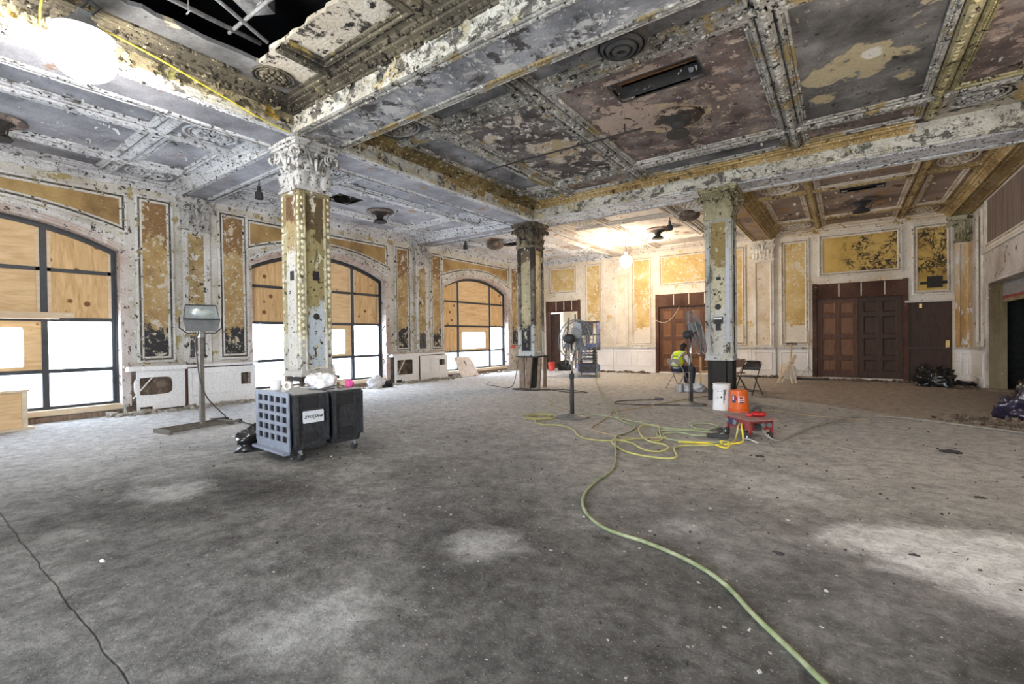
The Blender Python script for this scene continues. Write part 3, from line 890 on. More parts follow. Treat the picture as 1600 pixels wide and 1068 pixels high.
def beam(x0, x1, y0, y1, fm, sm, mm, zb=ZS, along='x', ends=True):
    b = MB()
    b.box((x0, y0, zb + .012), (x1, y1, ZM + .12))
    o = b.build('beam', M[fm], ceiling)
    s_ = MB()
    s_.box((x0 + .07, y0 + .07, zb + .002), (x1 - .07, y1 - .07, zb + .02))
    s_.build('soffit', M[sm], o)
    g = MB()
    loop = [V((x0, y1, zb + .012)), V((x1, y1, zb + .012)), V((x1, y0, zb + .012)), V((x0, y0, zb + .012))]
    g.sweep(loop, [(0, 0), (0, .020), (.03, .024), (.04, .008), (.06, .008), (.07, .026), (.10, .026), (.115, .006)], (0, 0, -1))
    w = .085
    if along == 'x':
        for yy in (y0 + w, y1 - w):
            g.eggs((x0 + .1, yy, zb - .012), (x1 - .1, yy, zb - .012), (0, 0, -1), (0, 1, 0), .035, .055, .014)
    else:
        for xx in (x0 + w, x1 - w):
            g.eggs((xx, y0 + .1, zb - .012), (xx, y1 - .1, zb - .012), (0, 0, -1), (1, 0, 0), .035, .055, .014)
    g.build('beam_moulding', M[mm], o)
    return o


HB = .40
beam(X1 - HB, X1 + HB, -3.0, Y1, 'fascia_wet', 'aisle_field', 'mould_aisle', along='y')
beam(X1 - HB, X1 + HB, Y1, Y2 + HB, 'fascia_long', 'aisle_field', 'mould_aisle', along='y')
beam(X1 + HB, XR + .4, Y1 - HB, Y1 + HB, 'fascia', 'soffit', 'mould_dark')
beam(X1 + HB, XR + .4, Y2 - HB, Y2 + HB, 'fascia', 'mould_aisle', 'mould_aisle')
beam(X1 - HB, XR + .4, Y0 - HB, Y0 + HB, 'fascia', 'soffit', 'mould_dark')
beam(XR - .45, XR + .4, -3.0, Y2 - HB, 'gilt', 'soffit', 'mould_dark', along='y')
beam(XL, X1 - HB, Y1 - .3, Y1 + .3, 'mould_aisle', 'aisle_field', 'mould_aisle', zb=4.655)
beam(XL, X1 - HB, Y2 - .3, Y2 + .3, 'mould_aisle', 'aisle_field', 'mould_aisle', zb=4.655)
beam(XL, X1 - HB, Y0 - .3, Y0 + .3, 'mould_aisle', 'aisle_field', 'mould_aisle', zb=4.655)
beam(X1 - .3, X1 + .3, Y2 + HB, YB, 'mould_warm', 'corner_field', 'mould_warm', zb=4.655, along='y')
beam(X3 - .3, X3 + .3, Y2 + HB, YB, 'gilt', 'right_field', 'gilt', zb=4.60, along='y')
beam(XR - .45, XR, Y2 + HB, YB, 'gilt', 'gilt', 'gilt', zb=4.655, along='y')

P_CORN_MAIN = [(0, .145), (.025, .145), (.035, .115), (.05, .11), (.06, .075), (.13, .065), (.14, .04), (.20, .036), (.215, .018), (.27, .014), (.28, .0)]
P_CORN_AISLE = [(0, .19), (.02, .19), (.03, .165), (.045, .16), (.055, .10), (.11, .085), (.12, .05), (.19, .04), (.20, .015), (.23, 0)]
P_ARRIS = [(0, .418), (.030, .418), (.034, .375), (.018, .36), (.018, .335), (.006, .33), (.006, .30), (0, .30)]


def medallion(cx, cy, z, rx, ry, mm):
    g = MB()
    for k, (r0, th) in enumerate(((1.0, .022), (.80, .014))):
        pts = [V((cx + rx * r0 * math.cos(2 * PI * i / 28), cy + ry * r0 * math.sin(2 * PI * i / 28), z - .012)) for i in range(28)]
        g.tube(pts, th * (rx + ry) * 1.4, 6, closed=True)
    o = g.build('medallion', M[mm], ceiling, smooth=True)
    r_ = MB()
    for i in range(12):
        a = 2 * PI * i / 12
        for rr, s_ in ((.55, .17), (.3, .13)):
            if rr == .3 and i % 2: continue
            r_.ball((cx + rx * rr * math.cos(a), cy + ry * rr * math.sin(a), z - .008), (rx * s_, ry * s_, .035), 6, 4)
    r_.ball((cx, cy, z - .01), (rx * .13, ry * .13, .05), 8, 5)
    r_.build('rosette', M[mm], o, smooth=True)


def bay(x0, x1, y0, y1, xs, ys, z, mm, fields, cm, corn=P_CORN_MAIN, ins=.28, holes={}, arris=None, back_corn=True, ribm=None, ov=True, lastm=None):
    """one coffered bay: fields(i, j) -> material of the cell's panel"""
    ribm = ribm or mm
    X = [x0] + xs + [x1]
    Y = [y0] + ys + [y1]
    n = V((0, 0, -1))
    for i in range(len(X) - 1):
        for j in range(len(Y) - 1):
            a0, a1, b0, b1 = X[i], X[i + 1], Y[j], Y[j + 1]
            f_ = MB()
            hl = holes.get((i, j))
            if hl:
                f_.holed((0, 0, z), (1, 0, 0), (0, 1, 0), (0, 0, 1), (a0, a1, b0, b1), hl[:4], .03, hl[4] if len(hl) > 4 else 40)
            else:
                f_.box((a0, b0, z), (a1, b1, z + .03))
            f_.build('coffer_panel', M[fields(i, j)], ceiling)
            corner = i in (0, len(X) - 2) and j in (0, len(Y) - 2)
            e = lambda k, q: ins + .04 if (k == 0 or k == q) else .105
            fa0, fa1 = a0 + e(i, -1), a1 - e(i + 1, len(X) - 1)
            fb0, fb1 = b0 + e(j, -1), b1 - e(j + 1, len(Y) - 1)
            if corner and ov:
                medallion((fa0 + fa1) / 2, (fb0 + fb1) / 2, z, (fa1 - fa0) * .43, (fb1 - fb0) * .43, mm)
            elif fa1 - fa0 > .2 and fb1 - fb0 > .2:
                g = MB()
                g.sweep([V((fa0, fb1, z)), V((fa1, fb1, z)), V((fa1, fb0, z)), V((fa0, fb0, z))], P_CEIL, n)
                for (p, q, sd) in (((fa0 + .07, fb0 + .07), (fa1 - .07, fb0 + .07), (0, 1, 0)), ((fa0 + .07, fb1 - .07), (fa1 - .07, fb1 - .07), (0, 1, 0)),
                                   ((fa0 + .07, fb0 + .07), (fa0 + .07, fb1 - .07), (1, 0, 0)), ((fa1 - .07, fb0 + .07), (fa1 - .07, fb1 - .07), (1, 0, 0))):
                    g.eggs((p[0], p[1], z - .016), (q[0], q[1], z - .016), n, sd, .026, .05, .018)
                g.build('panel_moulding', M[lastm if lastm and i == len(X) - 2 else mm], ceiling)
    for x in xs:
        r_ = MB()
        r_.box((x - .055, y0 + ins - .05, z - .06), (x + .055, y1 - ins + .05, z + .01))
        r_.box((x - .085, y0 + ins - .05, z - .03), (x + .085, y1 - ins + .05, z + .01))
        r_.eggs((x, y0 + ins, z - .06), (x, y1 - ins, z - .06), n, (1, 0, 0), .075, .10, .022)
        r_.build('rib', M[lastm if lastm and x == xs[-1] else ribm], ceiling)
    for y in ys:
        r_ = MB()
        r_.box((x0 + ins - .05, y - .055, z - .06), (x1 - ins + .05, y + .055, z + .01))
        r_.box((x0 + ins - .05, y - .085, z - .03), (x1 - ins + .05, y + .085, z + .01))
        r_.eggs((x0 + ins, y, z - .06), (x1 - ins, y, z - .06), n, (0, 1, 0), .075, .10, .022)
        r_.build('rib', M[ribm], ceiling)
    # cornice, one length per side
    cs = [V((x0, y1, z)), V((x1, y1, z)), V((x1, y0, z)), V((x0, y0, z))]
    nm = cm if isinstance(cm, (list, tuple)) else [cm] * 4
    ctr = V(((x0 + x1) / 2, (y0 + y1) / 2, z))
    for k in range(4):
        a, b = cs[k], cs[(k + 1) % 4]
        d = (b - a).normalized()
        inn = n.cross(d)
        g = MB()
        if k == 0 and back_corn is not True:
            b = V((back_corn, y1, z))
            g.sweep([a, b], corn, n, closed=False)
            # keep the mitre at the whole corner
        else:
            P = len(corn)
            vs = [a + (inn + d) * o_ + n * h_ for o_, h_ in corn] + [b + (inn - d) * o_ + n * h_ for o_, h_ in corn]
            g.add(vs, [(q, P + q, P + q + 1, q + 1) for q in range(P - 1)])
        eo, eh = corn[4]
        g.eggs(a + inn * .055 + n * .10 + d * .06, b + inn * .055 + n * .10 - d * .06, (inn + n * .4).normalized(), V((0, 0, 1)), .07, .085, .03)
        g.eggs(a + inn * .17 + n * .036 + d * .17, b + inn * .17 + n * .036 - d * .17, n, inn, .035, .05, .014)
        g.build('cornice', M[nm[k]], ceiling)
    if arris:
        g = MB()
        g.sweep(cs, P_ARRIS, n)
        g.build('fascia_moulding', M[arris], ceiling)


# middle bay of the large room
def mid_field(i, j):
    if j == 1:
        return ('soot_field', 'soot_tan', 'soot_brown', 'soot_wet', 'soot_brown')[i]
    if j == 2:
        return ('gilt_edge', 'soot_brown', 'soot_field', 'soot_brown', 'cream_peel')[i]
    return 'soot_field'


bay(X1 + HB, XR - .45, Y1 + HB, Y2 - HB, [-5.6, -3.7, -.72, 1.18], [5.76, 9.54], ZM, 'mould_dark', mid_field, ['gilt', 'gilt', 'mould_dark', 'gilt_dark'],
    holes={(2, 1): (-2.75, -1.55, 6.28, 6.82)}, arris='fascia', back_corn=1.0, lastm='mould_olive')
bay(XL, X1 - HB, Y1 + .3, Y2 - .3, [-10.65, -8.8], [5.79, 9.51], ZA, 'mould_aisle', lambda i, j: 'aisle_field', 'mould_aisle', corn=P_CORN_AISLE, ins=.23,
    holes={(1, 1): (-10.0, -9.4, 6.35, 6.95)})
bay(XL, X1 - HB, Y0 + .3, Y1 - .3, [-10.65, -8.8], [-.97, 2.73], ZA, 'mould_aisle', lambda i, j: 'aisle_field', 'mould_aisle', corn=P_CORN_AISLE, ins=.23)
bay(XL, X1 - .3, Y2 + .3, YB, [-10.65, -8.8], [12.95, 16.2], ZA, 'mould_aisle', lambda i, j: 'corner_field', 'mould_aisle', corn=P_CORN_AISLE, ins=.23,
    holes={(1, 1): (-10.05, -9.35, 13.3, 13.75)})
bay(X1 + .3, X3 - .3, Y2 + HB, YB, [-5.76, -3.73], [12.95, 16.2], ZA, 'mould_warm', lambda i, j: 'corner_field', 'mould_warm', corn=P_CORN_AISLE, ins=.23)
bay(X3 + .3, XR - .45, Y2 + HB, YB, [-.65, 1.36], [12.95, 16.2], ZA, 'mould_right', lambda i, j: 'right_field', ['mould_right', 'gilt', 'mould_right', 'gilt'], corn=P_CORN_AISLE, ins=.23,
    holes={(1, 1): (-.05, .75, 13.25, 13.62)}, ribm='gilt')

# front bay: the middle of its ceiling is torn out
n_ = V((0, 0, -1))


def jag(a, b, k, amp):
    out = []
    for i in range(k):
        t_ = i / k
        p = V(a).lerp(V(b), t_)
        out.append((p.x + random.uniform(-amp, amp), p.y + random.uniform(-amp, amp)))
    return out


fx0, fx1, fy0, fy1 = X1 + HB, XR - .45, Y0 + HB, Y1 - HB
s_ = MB()
s_.prism([(fx0, fy0), (-6.15, fy0)] + jag((-6.15, fy0 + .1), (-6.15, 2.95), 34, .035) + [(-6.14, 2.96), (-6.14, fy1), (fx0, fy1)], (0, 0, ZM), (1, 0, 0), (0, 1, 0), (0, 0, 1), 0, .05)
s_.build('coffer_panel', M['soot_field'], ceiling)
s_ = MB()
s_.prism([(-6.14, fy1), (-6.14, 2.96)] + jag((-6.10, 2.96), (1.2, 2.93), 60, .035) + [(1.2, fy0), (fx1, fy0), (fx1, fy1)], (0, 0, ZM), (1, 0, 0), (0, 1, 0), (0, 0, 1), 0, .05)
s_.build('coffer_panel', M['cream_peel'], ceiling)
medallion(-6.30, 3.26, ZM, .24, .26, 'mould_sootier')
for a_, b_ in ((-5.50, -3.82), (-3.58, -.84), (-.60, 1.08)):
    g = MB()
    g.sweep([V((a_, 2.99, ZM)), V((a_, 3.54, ZM)), V((b_, 3.54, ZM)), V((b_, 2.99, ZM))], P_CEIL, n_, closed=False)
    g.build('panel_moulding', M['mould_sootier'], ceiling)
for x in (-5.6, -3.7, -.72):
    r_ = MB()
    r_.box((x - .055, 2.97, ZM - .06), (x + .055, fy1 - .25, ZM + .01))
    r_.box((x - .085, 2.97, ZM - .03), (x + .085, fy1 - .25, ZM + .01))
    r_.eggs((x, 2.98, ZM - .06), (x, fy1 - .3, ZM - .06), n_, (1, 0, 0), .075, .10, .022)
    r_.build('rib', M['mould_sootier'], ceiling)
g = MB()
g.sweep([V((-6.50, 2.9, ZM)), V((-6.50, -2.0, ZM))], P_CEIL, n_, closed=False)
g.build('panel_moulding', M['mould_sootier'], ceiling)
cs = [V((fx0, fy1, ZM)), V((fx1, fy1, ZM)), V((fx1, fy0, ZM)), V((fx0, fy0, ZM))]
for k in range(4):
    a, b_ = cs[k], cs[(k + 1) % 4]
    d = (b_ - a).normalized()
    inn = n_.cross(d)
    g = MB()
    P = len(P_CORN_MAIN)
    g.add([a + (inn + d) * o_ + n_ * h_ for o_, h_ in P_CORN_MAIN] + [b_ + (inn - d) * o_ + n_ * h_ for o_, h_ in P_CORN_MAIN], [(q, P + q, P + q + 1, q + 1) for q in range(P - 1)])
    g.eggs(a + inn * .055 + n_ * .10 + d * .06, b_ + inn * .055 + n_ * .10 - d * .06, (inn + n_ * .4).normalized(), V((0, 0, 1)), .07, .085, .03)
    g.eggs(a + inn * .17 + n_ * .036 + d * .17, b_ + inn * .17 + n_ * .036 - d * .17, n_, inn, .045, .06, .02)
    g.build('cornice', M['mould_sootier' if k != 3 else 'mould_sootier'], ceiling)
g = MB()
g.sweep(cs, P_ARRIS, n_)
g.build('fascia_moulding', M['fascia'], ceiling)
# what shows through the torn ceiling
for i, y in enumerate((-1.6, -.4, .8, 2.0)):
    j_ = MB()
    j_.box((-7, y - .05, 5.72), (2.5, y + .05, 6.0))
    j_.build('joist', M['charred'], ceiling)
d_ = MB()
d_.bar((-5.75, 2.85, 5.55), (-4.4, .5, 5.55), .34, .26)
d_.build('duct', M['duct'], ceiling)
for pts, r_ in (([(-6.1, 2.62, 5.22), (-3.5, 2.66, 5.22), (1, 2.7, 5.22)], .022), ([(-6.0, 2.95, 5.22), (-5.98, -1.8, 5.22)], .03), ([(-5.72, 2.9, 5.10), (-5.72, 2.2, 5.35), (-5.55, 1.0, 5.45)], .024)):
    p_ = MB()
    p_.tube(pts, r_, 6)
    p_.build('pipe', M['duct'], ceiling, smooth=True)
for x, y in ((-5.85, 2.1), (-5.1, 2.5), (-4.5, 2.62)):
    p_ = MB()
    p_.tube([(x, y, 5.75), (x, y, 5.08)], .008, 5)
    p_.tube([(x - .05, y, 5.08), (x + .05, y, 5.08)], .008, 5)
    p_.build('hanger_rod', M['duct'], ceiling)
pl_ = MB()
pl_.box((-6.05, 1.3, 5.6), (-5.35, 2.35, 5.63))
pl_.build('plaster_scrap', M['cream_peel'], ceiling)
# duct boots above the holes cut in the panels
for (a0, a1, b0, b1, z) in ((-2.75, -1.55, 6.28, 6.82, ZM), (-10.0, -9.4, 6.35, 6.95, ZA), (-10.05, -9.35, 13.3, 13.75, ZA), (-.05, .75, 13.25, 13.62, ZA)):
    h_ = MB()
    for p0, p1 in (((a0 - .02, b0 - .02), (a0, b1 + .02)), ((a1, b0 - .02), (a1 + .02, b1 + .02)), ((a0, b0 - .02), (a1, b0)), ((a0, b1), (a1, b1 + .02))):
        h_.box((p0[0], p0[1], z - .012), (p1[0], p1[1], z + .22))
    h_.build('duct_opening', M['charred'], ceiling)  # dark lining painted for the shade inside the hole
    l_ = MB()
    for k in (.33, .66):
        l_.box((a0, b0 + (b1 - b0) * k - .02, z + .16), (a1, b0 + (b1 - b0) * k + .02, z + .2))
    l_.build('lath_strip', M['lath'], ceiling)
# black pipe run under the middle bay
p_ = MB()
p_.tube([(-6.18, 7.55, 4.93), (-5.2, 7.55, 4.93)], .014, 6)
p_.tube([(-5.55, 7.55, 4.93), (-5.5, 8.3, 4.90)], .012, 6)
p_.tube([(-5.2, 7.55, 4.93), (-3.5, 7.55, 4.90), (-2.72, 7.56, 4.90)], .016, 6)
p_.tube([(-3.02, 7.56, 4.90), (-3.02, 7.56, 5.05)], .012, 6)
p_.build('pipe', M['charred'], ceiling, smooth=True)

# ---------------------------------------------------------------- left (window) wall
WIN = [(0.90, 2.05), (7.50, 2.05), (14.12, 1.98)]
SPR, RISE = 3.30, .50


def arch(w, extra=0.0, n=28, spr=SPR):
    r = (w * w + RISE * RISE) / (2 * RISE)
    a = math.asin(w / r)
    rr = r + extra
    return [(rr * math.sin(-a + 2 * a * i / n), spr + RISE - r + rr * math.cos(-a + 2 * a * i / n)) for i in range(n + 1)]


def arch_z(dy, w):
    r = (w * w + RISE * RISE) / (2 * RISE)
    return SPR + RISE - r + math.sqrt(max(0, r * r - dy * dy))


wl = MB()
edges = [-3.1] + [q for yc, w in WIN for q in (yc - w, yc + w)] + [YB + .3]
for i in range(0, len(edges), 2):
    wl.box((XL - .42, edges[i], 0), (XL, edges[i + 1], 4.85))
for yc, w in WIN:
    poly = [(yc + a, z) for a, z in arch(w)] + [(yc + w, 4.85), (yc - w, 4.85)]
    wl.prism(poly, LW.o, LW.u, LW.v, LW.n, -.42, 0)
    wl.box((XL - .42, yc - w, 0), (XL - .12, yc + w, .16))
wall_left = tag(wl.build('wall_left', M['plaster_wall']), kind='structure')
for yc, w in WIN:
    path = [LW.p(yc + a, z) for a, z in arch(w)]
    g = MB()
    g.sweep(path, [(-.015, -.38), (-.015, .0), (0, .02), (.02, .02), (.03, .005), (.045, .005), (.05, .024), (.07, .024), (.075, .008), (.09, .008), (.095, .03), (.12, .03)], LW.n, closed=False)
    g.build('arch_lining', M['arch_brick'], wall_left)
    g = MB()
    g.sweep(path, [(.12, 0), (.12, .03), (.135, .04), (.15, .02), (.19, .02), (.20, .035), (.215, .03), (.22, 0)], LW.n, closed=False)
    g.build('archivolt', M['mould_white'], wall_left)
    for s in (-1, 1):
        j = MB()
        j.box((XL - .40, yc + s * w - (.02 if s > 0 else -.0), .16), (XL + .02, yc + s * w + (.0 if s > 0 else .02), SPR + .02))
        j.box((XL - .02, yc + s * (w + .06) - .06, .16), (XL + .03, yc + s * (w + .06) + .06, SPR + .05))
        j.build('jamb_lining', M['arch_brick'], wall_left)
    # spandrel panel over the arch
    ww = w + .12
    ss = [-1 + 2 * k / 20 for k in range(21)]
    outer = [(yc + s * ww, 4.03 - .40 * s * s) for s in ss] + [(yc + ww, 4.46), (yc - ww, 4.46)]
    inner = [(yc + s * (ww - .10), 4.13 - .37 * s * s) for s in ss] + [(yc + ww - .10, 4.385), (yc - ww + .10, 4.385)]
    f = MB()
    f.prism(inner, LW.o, LW.u, LW.v, LW.n, -.01, .006)
    f.build('wall_panel', M['gold_top'], wall_left)
    g = MB()
    g.sweep([LW.p(a, b) for a, b in outer], P_WALL, LW.n)
    g.build('panel_moulding', M['mould_wall'], wall_left)
    bead_course(wall_left, [LW.p(a, b) for a, b in outer], LW.n, 'bead_left')
for a0, a1 in ((-1.95, -1.3), (3.18, 3.86), (4.72, 5.40), (9.90, 10.58), (11.48, 12.12), (16.25, 16.95)):
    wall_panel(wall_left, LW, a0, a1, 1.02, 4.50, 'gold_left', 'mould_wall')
g = MB()
for a, b_ in ((2.95, 5.45), (9.55, 12.14), (16.1, 17.7)):
    g.box((XL, a, .93), (XL + .07, b_, .98))
g.build('ledge', M['cap_wood'], wall_left)

# ---------------------------------------------------------------- columns, pilasters
def spiral(c, u, w, n, r0, turns, tr, hand=1):
    pts, rr = [], []
    N = int(turns * 14)
    for i in range(N + 1):
        t_ = i / N
        a = 2 * PI * turns * t_
        r = r0 * (1 - .86 * t_)
        pts.append(V(c) + V(u) * (math.cos(a) * r * hand) + V(w) * (math.sin(a) * r) + V(n) * (.03 * t_))
        rr.append(tr * (1 - .45 * t_))
    return pts, rr


def leaf_mesh(bm_, base, out, up, side, w, h, curl):
    vs = []
    for j in range(5):
        t_ = j / 4
        zz = h * (t_ if t_ < .8 else .8 + (t_ - .8) * .2)
        oo = curl * t_ ** 2.6
        if j == 4: zz -= h * .07
        wd = w * (.75 + .5 * math.sin(PI * min(t_, .85))) * (1 if j < 4 else .55)
        for i in range(5):
            s = (i - 2) / 2
            rp = .012 * (1 if i % 2 else -1)
            vs.append(V(base) + V(up) * zz + V(out) * (oo + .02 - abs(s) * .022 + rp) + V(side) * s * wd / 2)
    fs = []
    for j in range(4):
        for i in range(4):
            a = j * 5 + i
            fs.append((a, a + 1, a + 6, a + 5))
    bm_.add(vs, fs)


def capital(par, cm, w0, w1, z0, z1, faces=(0, 1, 2, 3), depth=None):
    """square composite capital: bell, two rows of leaves, scrolls and an abacus; faces are quarter turns of the -y face"""
    h = z1 - z0
    Mt = M[cm]
    b = MB()
    a0, a1 = w0 / 2, w1 / 2 * .84
    full = depth is None
    vs = []
    for z_, a in ((z0, a0), (z0 + h * .35, a0), (z0 + h * .68, a0 * 1.06), (z1 - .10, a1)):
        yb = a if full else 0.0
        yf = a if full else depth * a / a0
        vs += [V((-a, -yf, z_)), V((a, -yf, z_)), V((a, yb, z_)), V((-a, yb, z_))]
    fs = []
    for k in range(3):
        for i in range(4):
            j = (i + 1) % 4
            fs.append((k * 4 + i, k * 4 + j, k * 4 + 4 + j, k * 4 + 4 + i))
    b.add(vs, fs)
    aw = w1 / 2
    yb = aw if full else 0
    yf = aw if full else depth + (w1 - w0) / 2
    b.box((-aw * .94, -yf * .94, z1 - .11), (aw * .94, yb * .94, z1 - .06))
    b.box((-aw, -yf, z1 - .06), (aw, yb, z1))
    k0 = w0 / 2 + .025
    b.box((-k0, -(k0 if full else depth + .025), z0 - .05), (k0, k0 if full else 0, z0 + .01))
    cap = b.build('capital', Mt, par)
    for q in faces:
        Rm = Matrix.Rotation(q * PI / 2, 3, 'Z')
        f0 = (w0 / 2) if full else depth
        n_, u_, up_ = Rm @ V((0, -1, 0)), Rm @ V((1, 0, 0)), V((0, 0, 1))
        l_ = MB()
        for s in (-.36, 0, .36):
            leaf_mesh(l_, n_ * f0 + u_ * (s * w0) + up_ * (z0 + .02), n_, up_, u_, w0 * .32, h * .36, .09)
        for s in (-.2, .2):
            leaf_mesh(l_, n_ * (f0 + .01) + u_ * (s * w0) + up_ * (z0 + h * .22), n_, up_, u_, w0 * .26, h * .34, .08)
        l_.build('acanthus_leaf', Mt, cap, smooth=True)
        for s in (-1, 1):
            v_ = MB()
            c = n_ * (f0 + .055) + u_ * (s * w1 * .30) + up_ * (z1 - .10 - h * .155)
            pts, rr = spiral(c, u_, up_, n_, h * .145, 2.3, h * .034, s)
            v_.tube(pts, rr, 6)
            tail = [n_ * (f0 + .03) + u_ * (s * w0 * .06) + up_ * (z0 + h * .42), n_ * (f0 + .05) + u_ * (s * w0 * .16) + up_ * (z0 + h * .60), n_ * (f0 + .06) + u_ * (s * w1 * .20) + up_ * (z1 - .10 - h * .05), pts[3]]
            v_.tube(smoothpts(tail, 4), h * .028, 6)
            # outer scroll at the corner
            c2 = n_ * (f0 + .05) + u_ * (s * (w1 * .46)) + up_ * (z1 - .13 - h * .17)
            pts, rr = spiral(c2, (u_ + n_ * s * 0).normalized(), up_, n_, h * .10, 1.8, h * .03, -s)
            v_.tube(pts, rr, 6)
            v_.build('volute', Mt, cap, smooth=True)
        p_ = MB()
        for k in range(7):
            a = PI * (k - 3) / 7.5
            Mk = Matrix(((u_.x, n_.x, 0), (u_.y, n_.y, 0), (0, 0, 1))) @ Matrix.Rotation(a, 3, 'Y')
            p_.ball(n_ * (f0 + .05) + u_ * math.sin(a) * h * .09 + up_ * (z1 - .16 + math.cos(a) * h * .09), (h * .025, .03, h * .075), 6, 4, Mk)
        p_.ball(n_ * (f0 + .06) + up_ * (z0 + h * .55), (.035, .03, h * .16), 8, 6)
        p_.ball(n_ * (f0 + .07) + up_ * (z0 + h * .73), (.035, .035, .045), 8, 6)
        p_.build('palmette', Mt, cap, smooth=True)
    return cap


def column(name, label, x, y, mats, capm, zb=.88, zc=3.90, group=None):
    """mats = frame, panel of the faces 0 (-y), 1 (+x), 2, 3"""
    root = thing(name, label, 'column', (x, y, 0), group=group)
    w = .543
    k = w / 2
    core = MB()
    core.box((-k + .02, -k + .02, zb + .02), (k - .02, k - .02, zc))
    core.build('shaft', M[mats[0]], root)
    for sx in (-1, 1):
        for sy in (-1, 1):
            e = MB()
            e.box((sx * (k - .055), sy * (k - .055), zb), (sx * k, sy * k, zc))
            e.build('corner_strip', M[mats[0]], root)
    for q in range(4):
        Rm = Matrix.Rotation(q * PI / 2, 3, 'Z')
        n_, u_ = Rm @ V((0, -1, 0)), Rm @ V((1, 0, 0))
        pl = Pl(n_ * (k - .02), u_, (0, 0, 1), n_)
        f_ = MB()
        f_.prism([(-.165, zb + .14), (.165, zb + .14), (.165, zc - .12), (-.165, zc - .12)], pl.o, pl.u, pl.v, pl.n, -.005, .004)
        f_.build('shaft_panel', M[mats[1 + q]], root)
        g = MB()
        g.sweep(pl.rect(-k + .006, k - .006, zb + .004, zc - .004), [(0, .0), (0, .023), (.069, .023), (.074, .034), (.094, .034), (.104, .012), (.119, .0)], pl.n)
        g.build('panel_moulding', M[mats[0]], root)
    base = MB()
    base.box((-k - .02, -k - .02, zb - .015), (k + .02, k + .02, zb + .02))
    base.build('base_edge', M[mats[0]], root)
    capital(root, capm, w, .793, zc, ZS)
    return root


c1 = column('column', 'square column nearest the window side, polka dot daubs and blue white lower panel', X1, Y1, ('col1_frame', 'col1_panel_front', 'col1_panel_side', 'col1_panel_side', 'col1_panel_front'), 'cap_white')
c2 = column('column', 'middle column with sooty black capital, standing on splayed timber props', X1, Y2, ('col2_frame', 'col2_panel_front', 'col2_panel_side', 'col2_panel_side', 'col2_panel_front'), 'cap_soot', zb=.92, zc=4.0)
c3 = column('column', 'grey green column with electrical boxes, standing behind the buckets', X3, Y2, ('col3_frame', 'col3_panel_front', 'col3_panel_side', 'col3_panel_side', 'col3_panel_front'), 'cap_olive', zb=.90, zc=4.0)
# column 1: daubs, plates, bare legs
for q in (0, 1):
    Rm = Matrix.Rotation(q * PI / 2, 3, 'Z')
    n_, u_ = Rm @ V((0, -1, 0)), Rm @ V((1, 0, 0))
    d_ = MB()
    for s in (-1, 1):
        z = 1.25
        while z < 3.8:
            r = random.uniform(.024, .036)
            if random.random() < .9:
                d_.ball(n_ * .276 + u_ * (s * .225 + random.uniform(-.01, .01)) + V((0, 0, z)), (r, r, r * 1.1), 8, 4, Matrix.Diagonal((abs(u_.x) + .25 * abs(n_.x), abs(u_.y) + .25 * abs(n_.y), 1)))
            z += random.uniform(.085, .12)
    tag(d_.build('adhesive_daubs', M['daub'], c1, smooth=True), kind='stuff')
    s_ = MB()
    pl = Pl(n_ * .256, u_, (0, 0, 1), n_)
    s_.prism([(-.05, 2.42), (.06, 2.42), (.06, 2.57), (-.05, 2.57)], pl.o, pl.u, pl.v, pl.n, 0, .006)
    s_.build('dark_plate', M['ink'], c1)
s_ = MB()
s_.lathe([(.0, 0), (.05, 0), (.055, .01), (.02, .02), (0, .02)], (0, 0, 0), 14, Matrix(((0, 0, 1), (0, 1, 0), (-1, 0, 0))))
for v_ in s_.v: v_ += V((.256, 0, 1.83))
s_.build('pipe_stub', M['charred'], c1)
def legs(root, parts, mat):
    for nm, a, b_, w, h in parts:
        l_ = MB()
        l_.bar(a, b_, w, h)
        l_.build(nm, M[mat], root)
legs(c1, [('prop', (-.22, -.22, 0), (-.22, -.22, .87), .09, .09), ('prop', (.14, -.20, 0), (.14, -.20, .87), .06, .06), ('prop', (-.2, .2, 0), (-.2, .2, .87), .09, .09)], 'old_wood')
legs(c1, [('steel_core', (.12, .1, 0), (.12, .1, .87), .24, .24)], 'lath')
l_ = MB(); l_.box((-.02, -.36, .80), (.42, .30, .855)); l_.build('shelf_board', M['charred'], c1)
# column 2: splayed timber props and a table-like plate
l_ = MB(); l_.box((-.30, -.34, .875), (.40, .36, .915)); l_.build('shelf_board', M['charred'], c2)
legs(c2, [('prop', (-.17, -.24, 0), (-.17, -.24, .87), .16, .06), ('prop', (.03, -.27, 0), (.10, -.24, .87), .17, .06), ('prop', (.34, -.2, 0), (.40, -.18, .87), .08, .06), ('prop', (.30, .22, 0), (.32, .22, .87), .08, .06), ('prop', (-.2, .22, 0), (-.2, .22, .87), .12, .06)], 'old_wood')
legs(c2, [('steel_core', (0, .02, 0), (0, .02, .87), .26, .26)], 'charred')
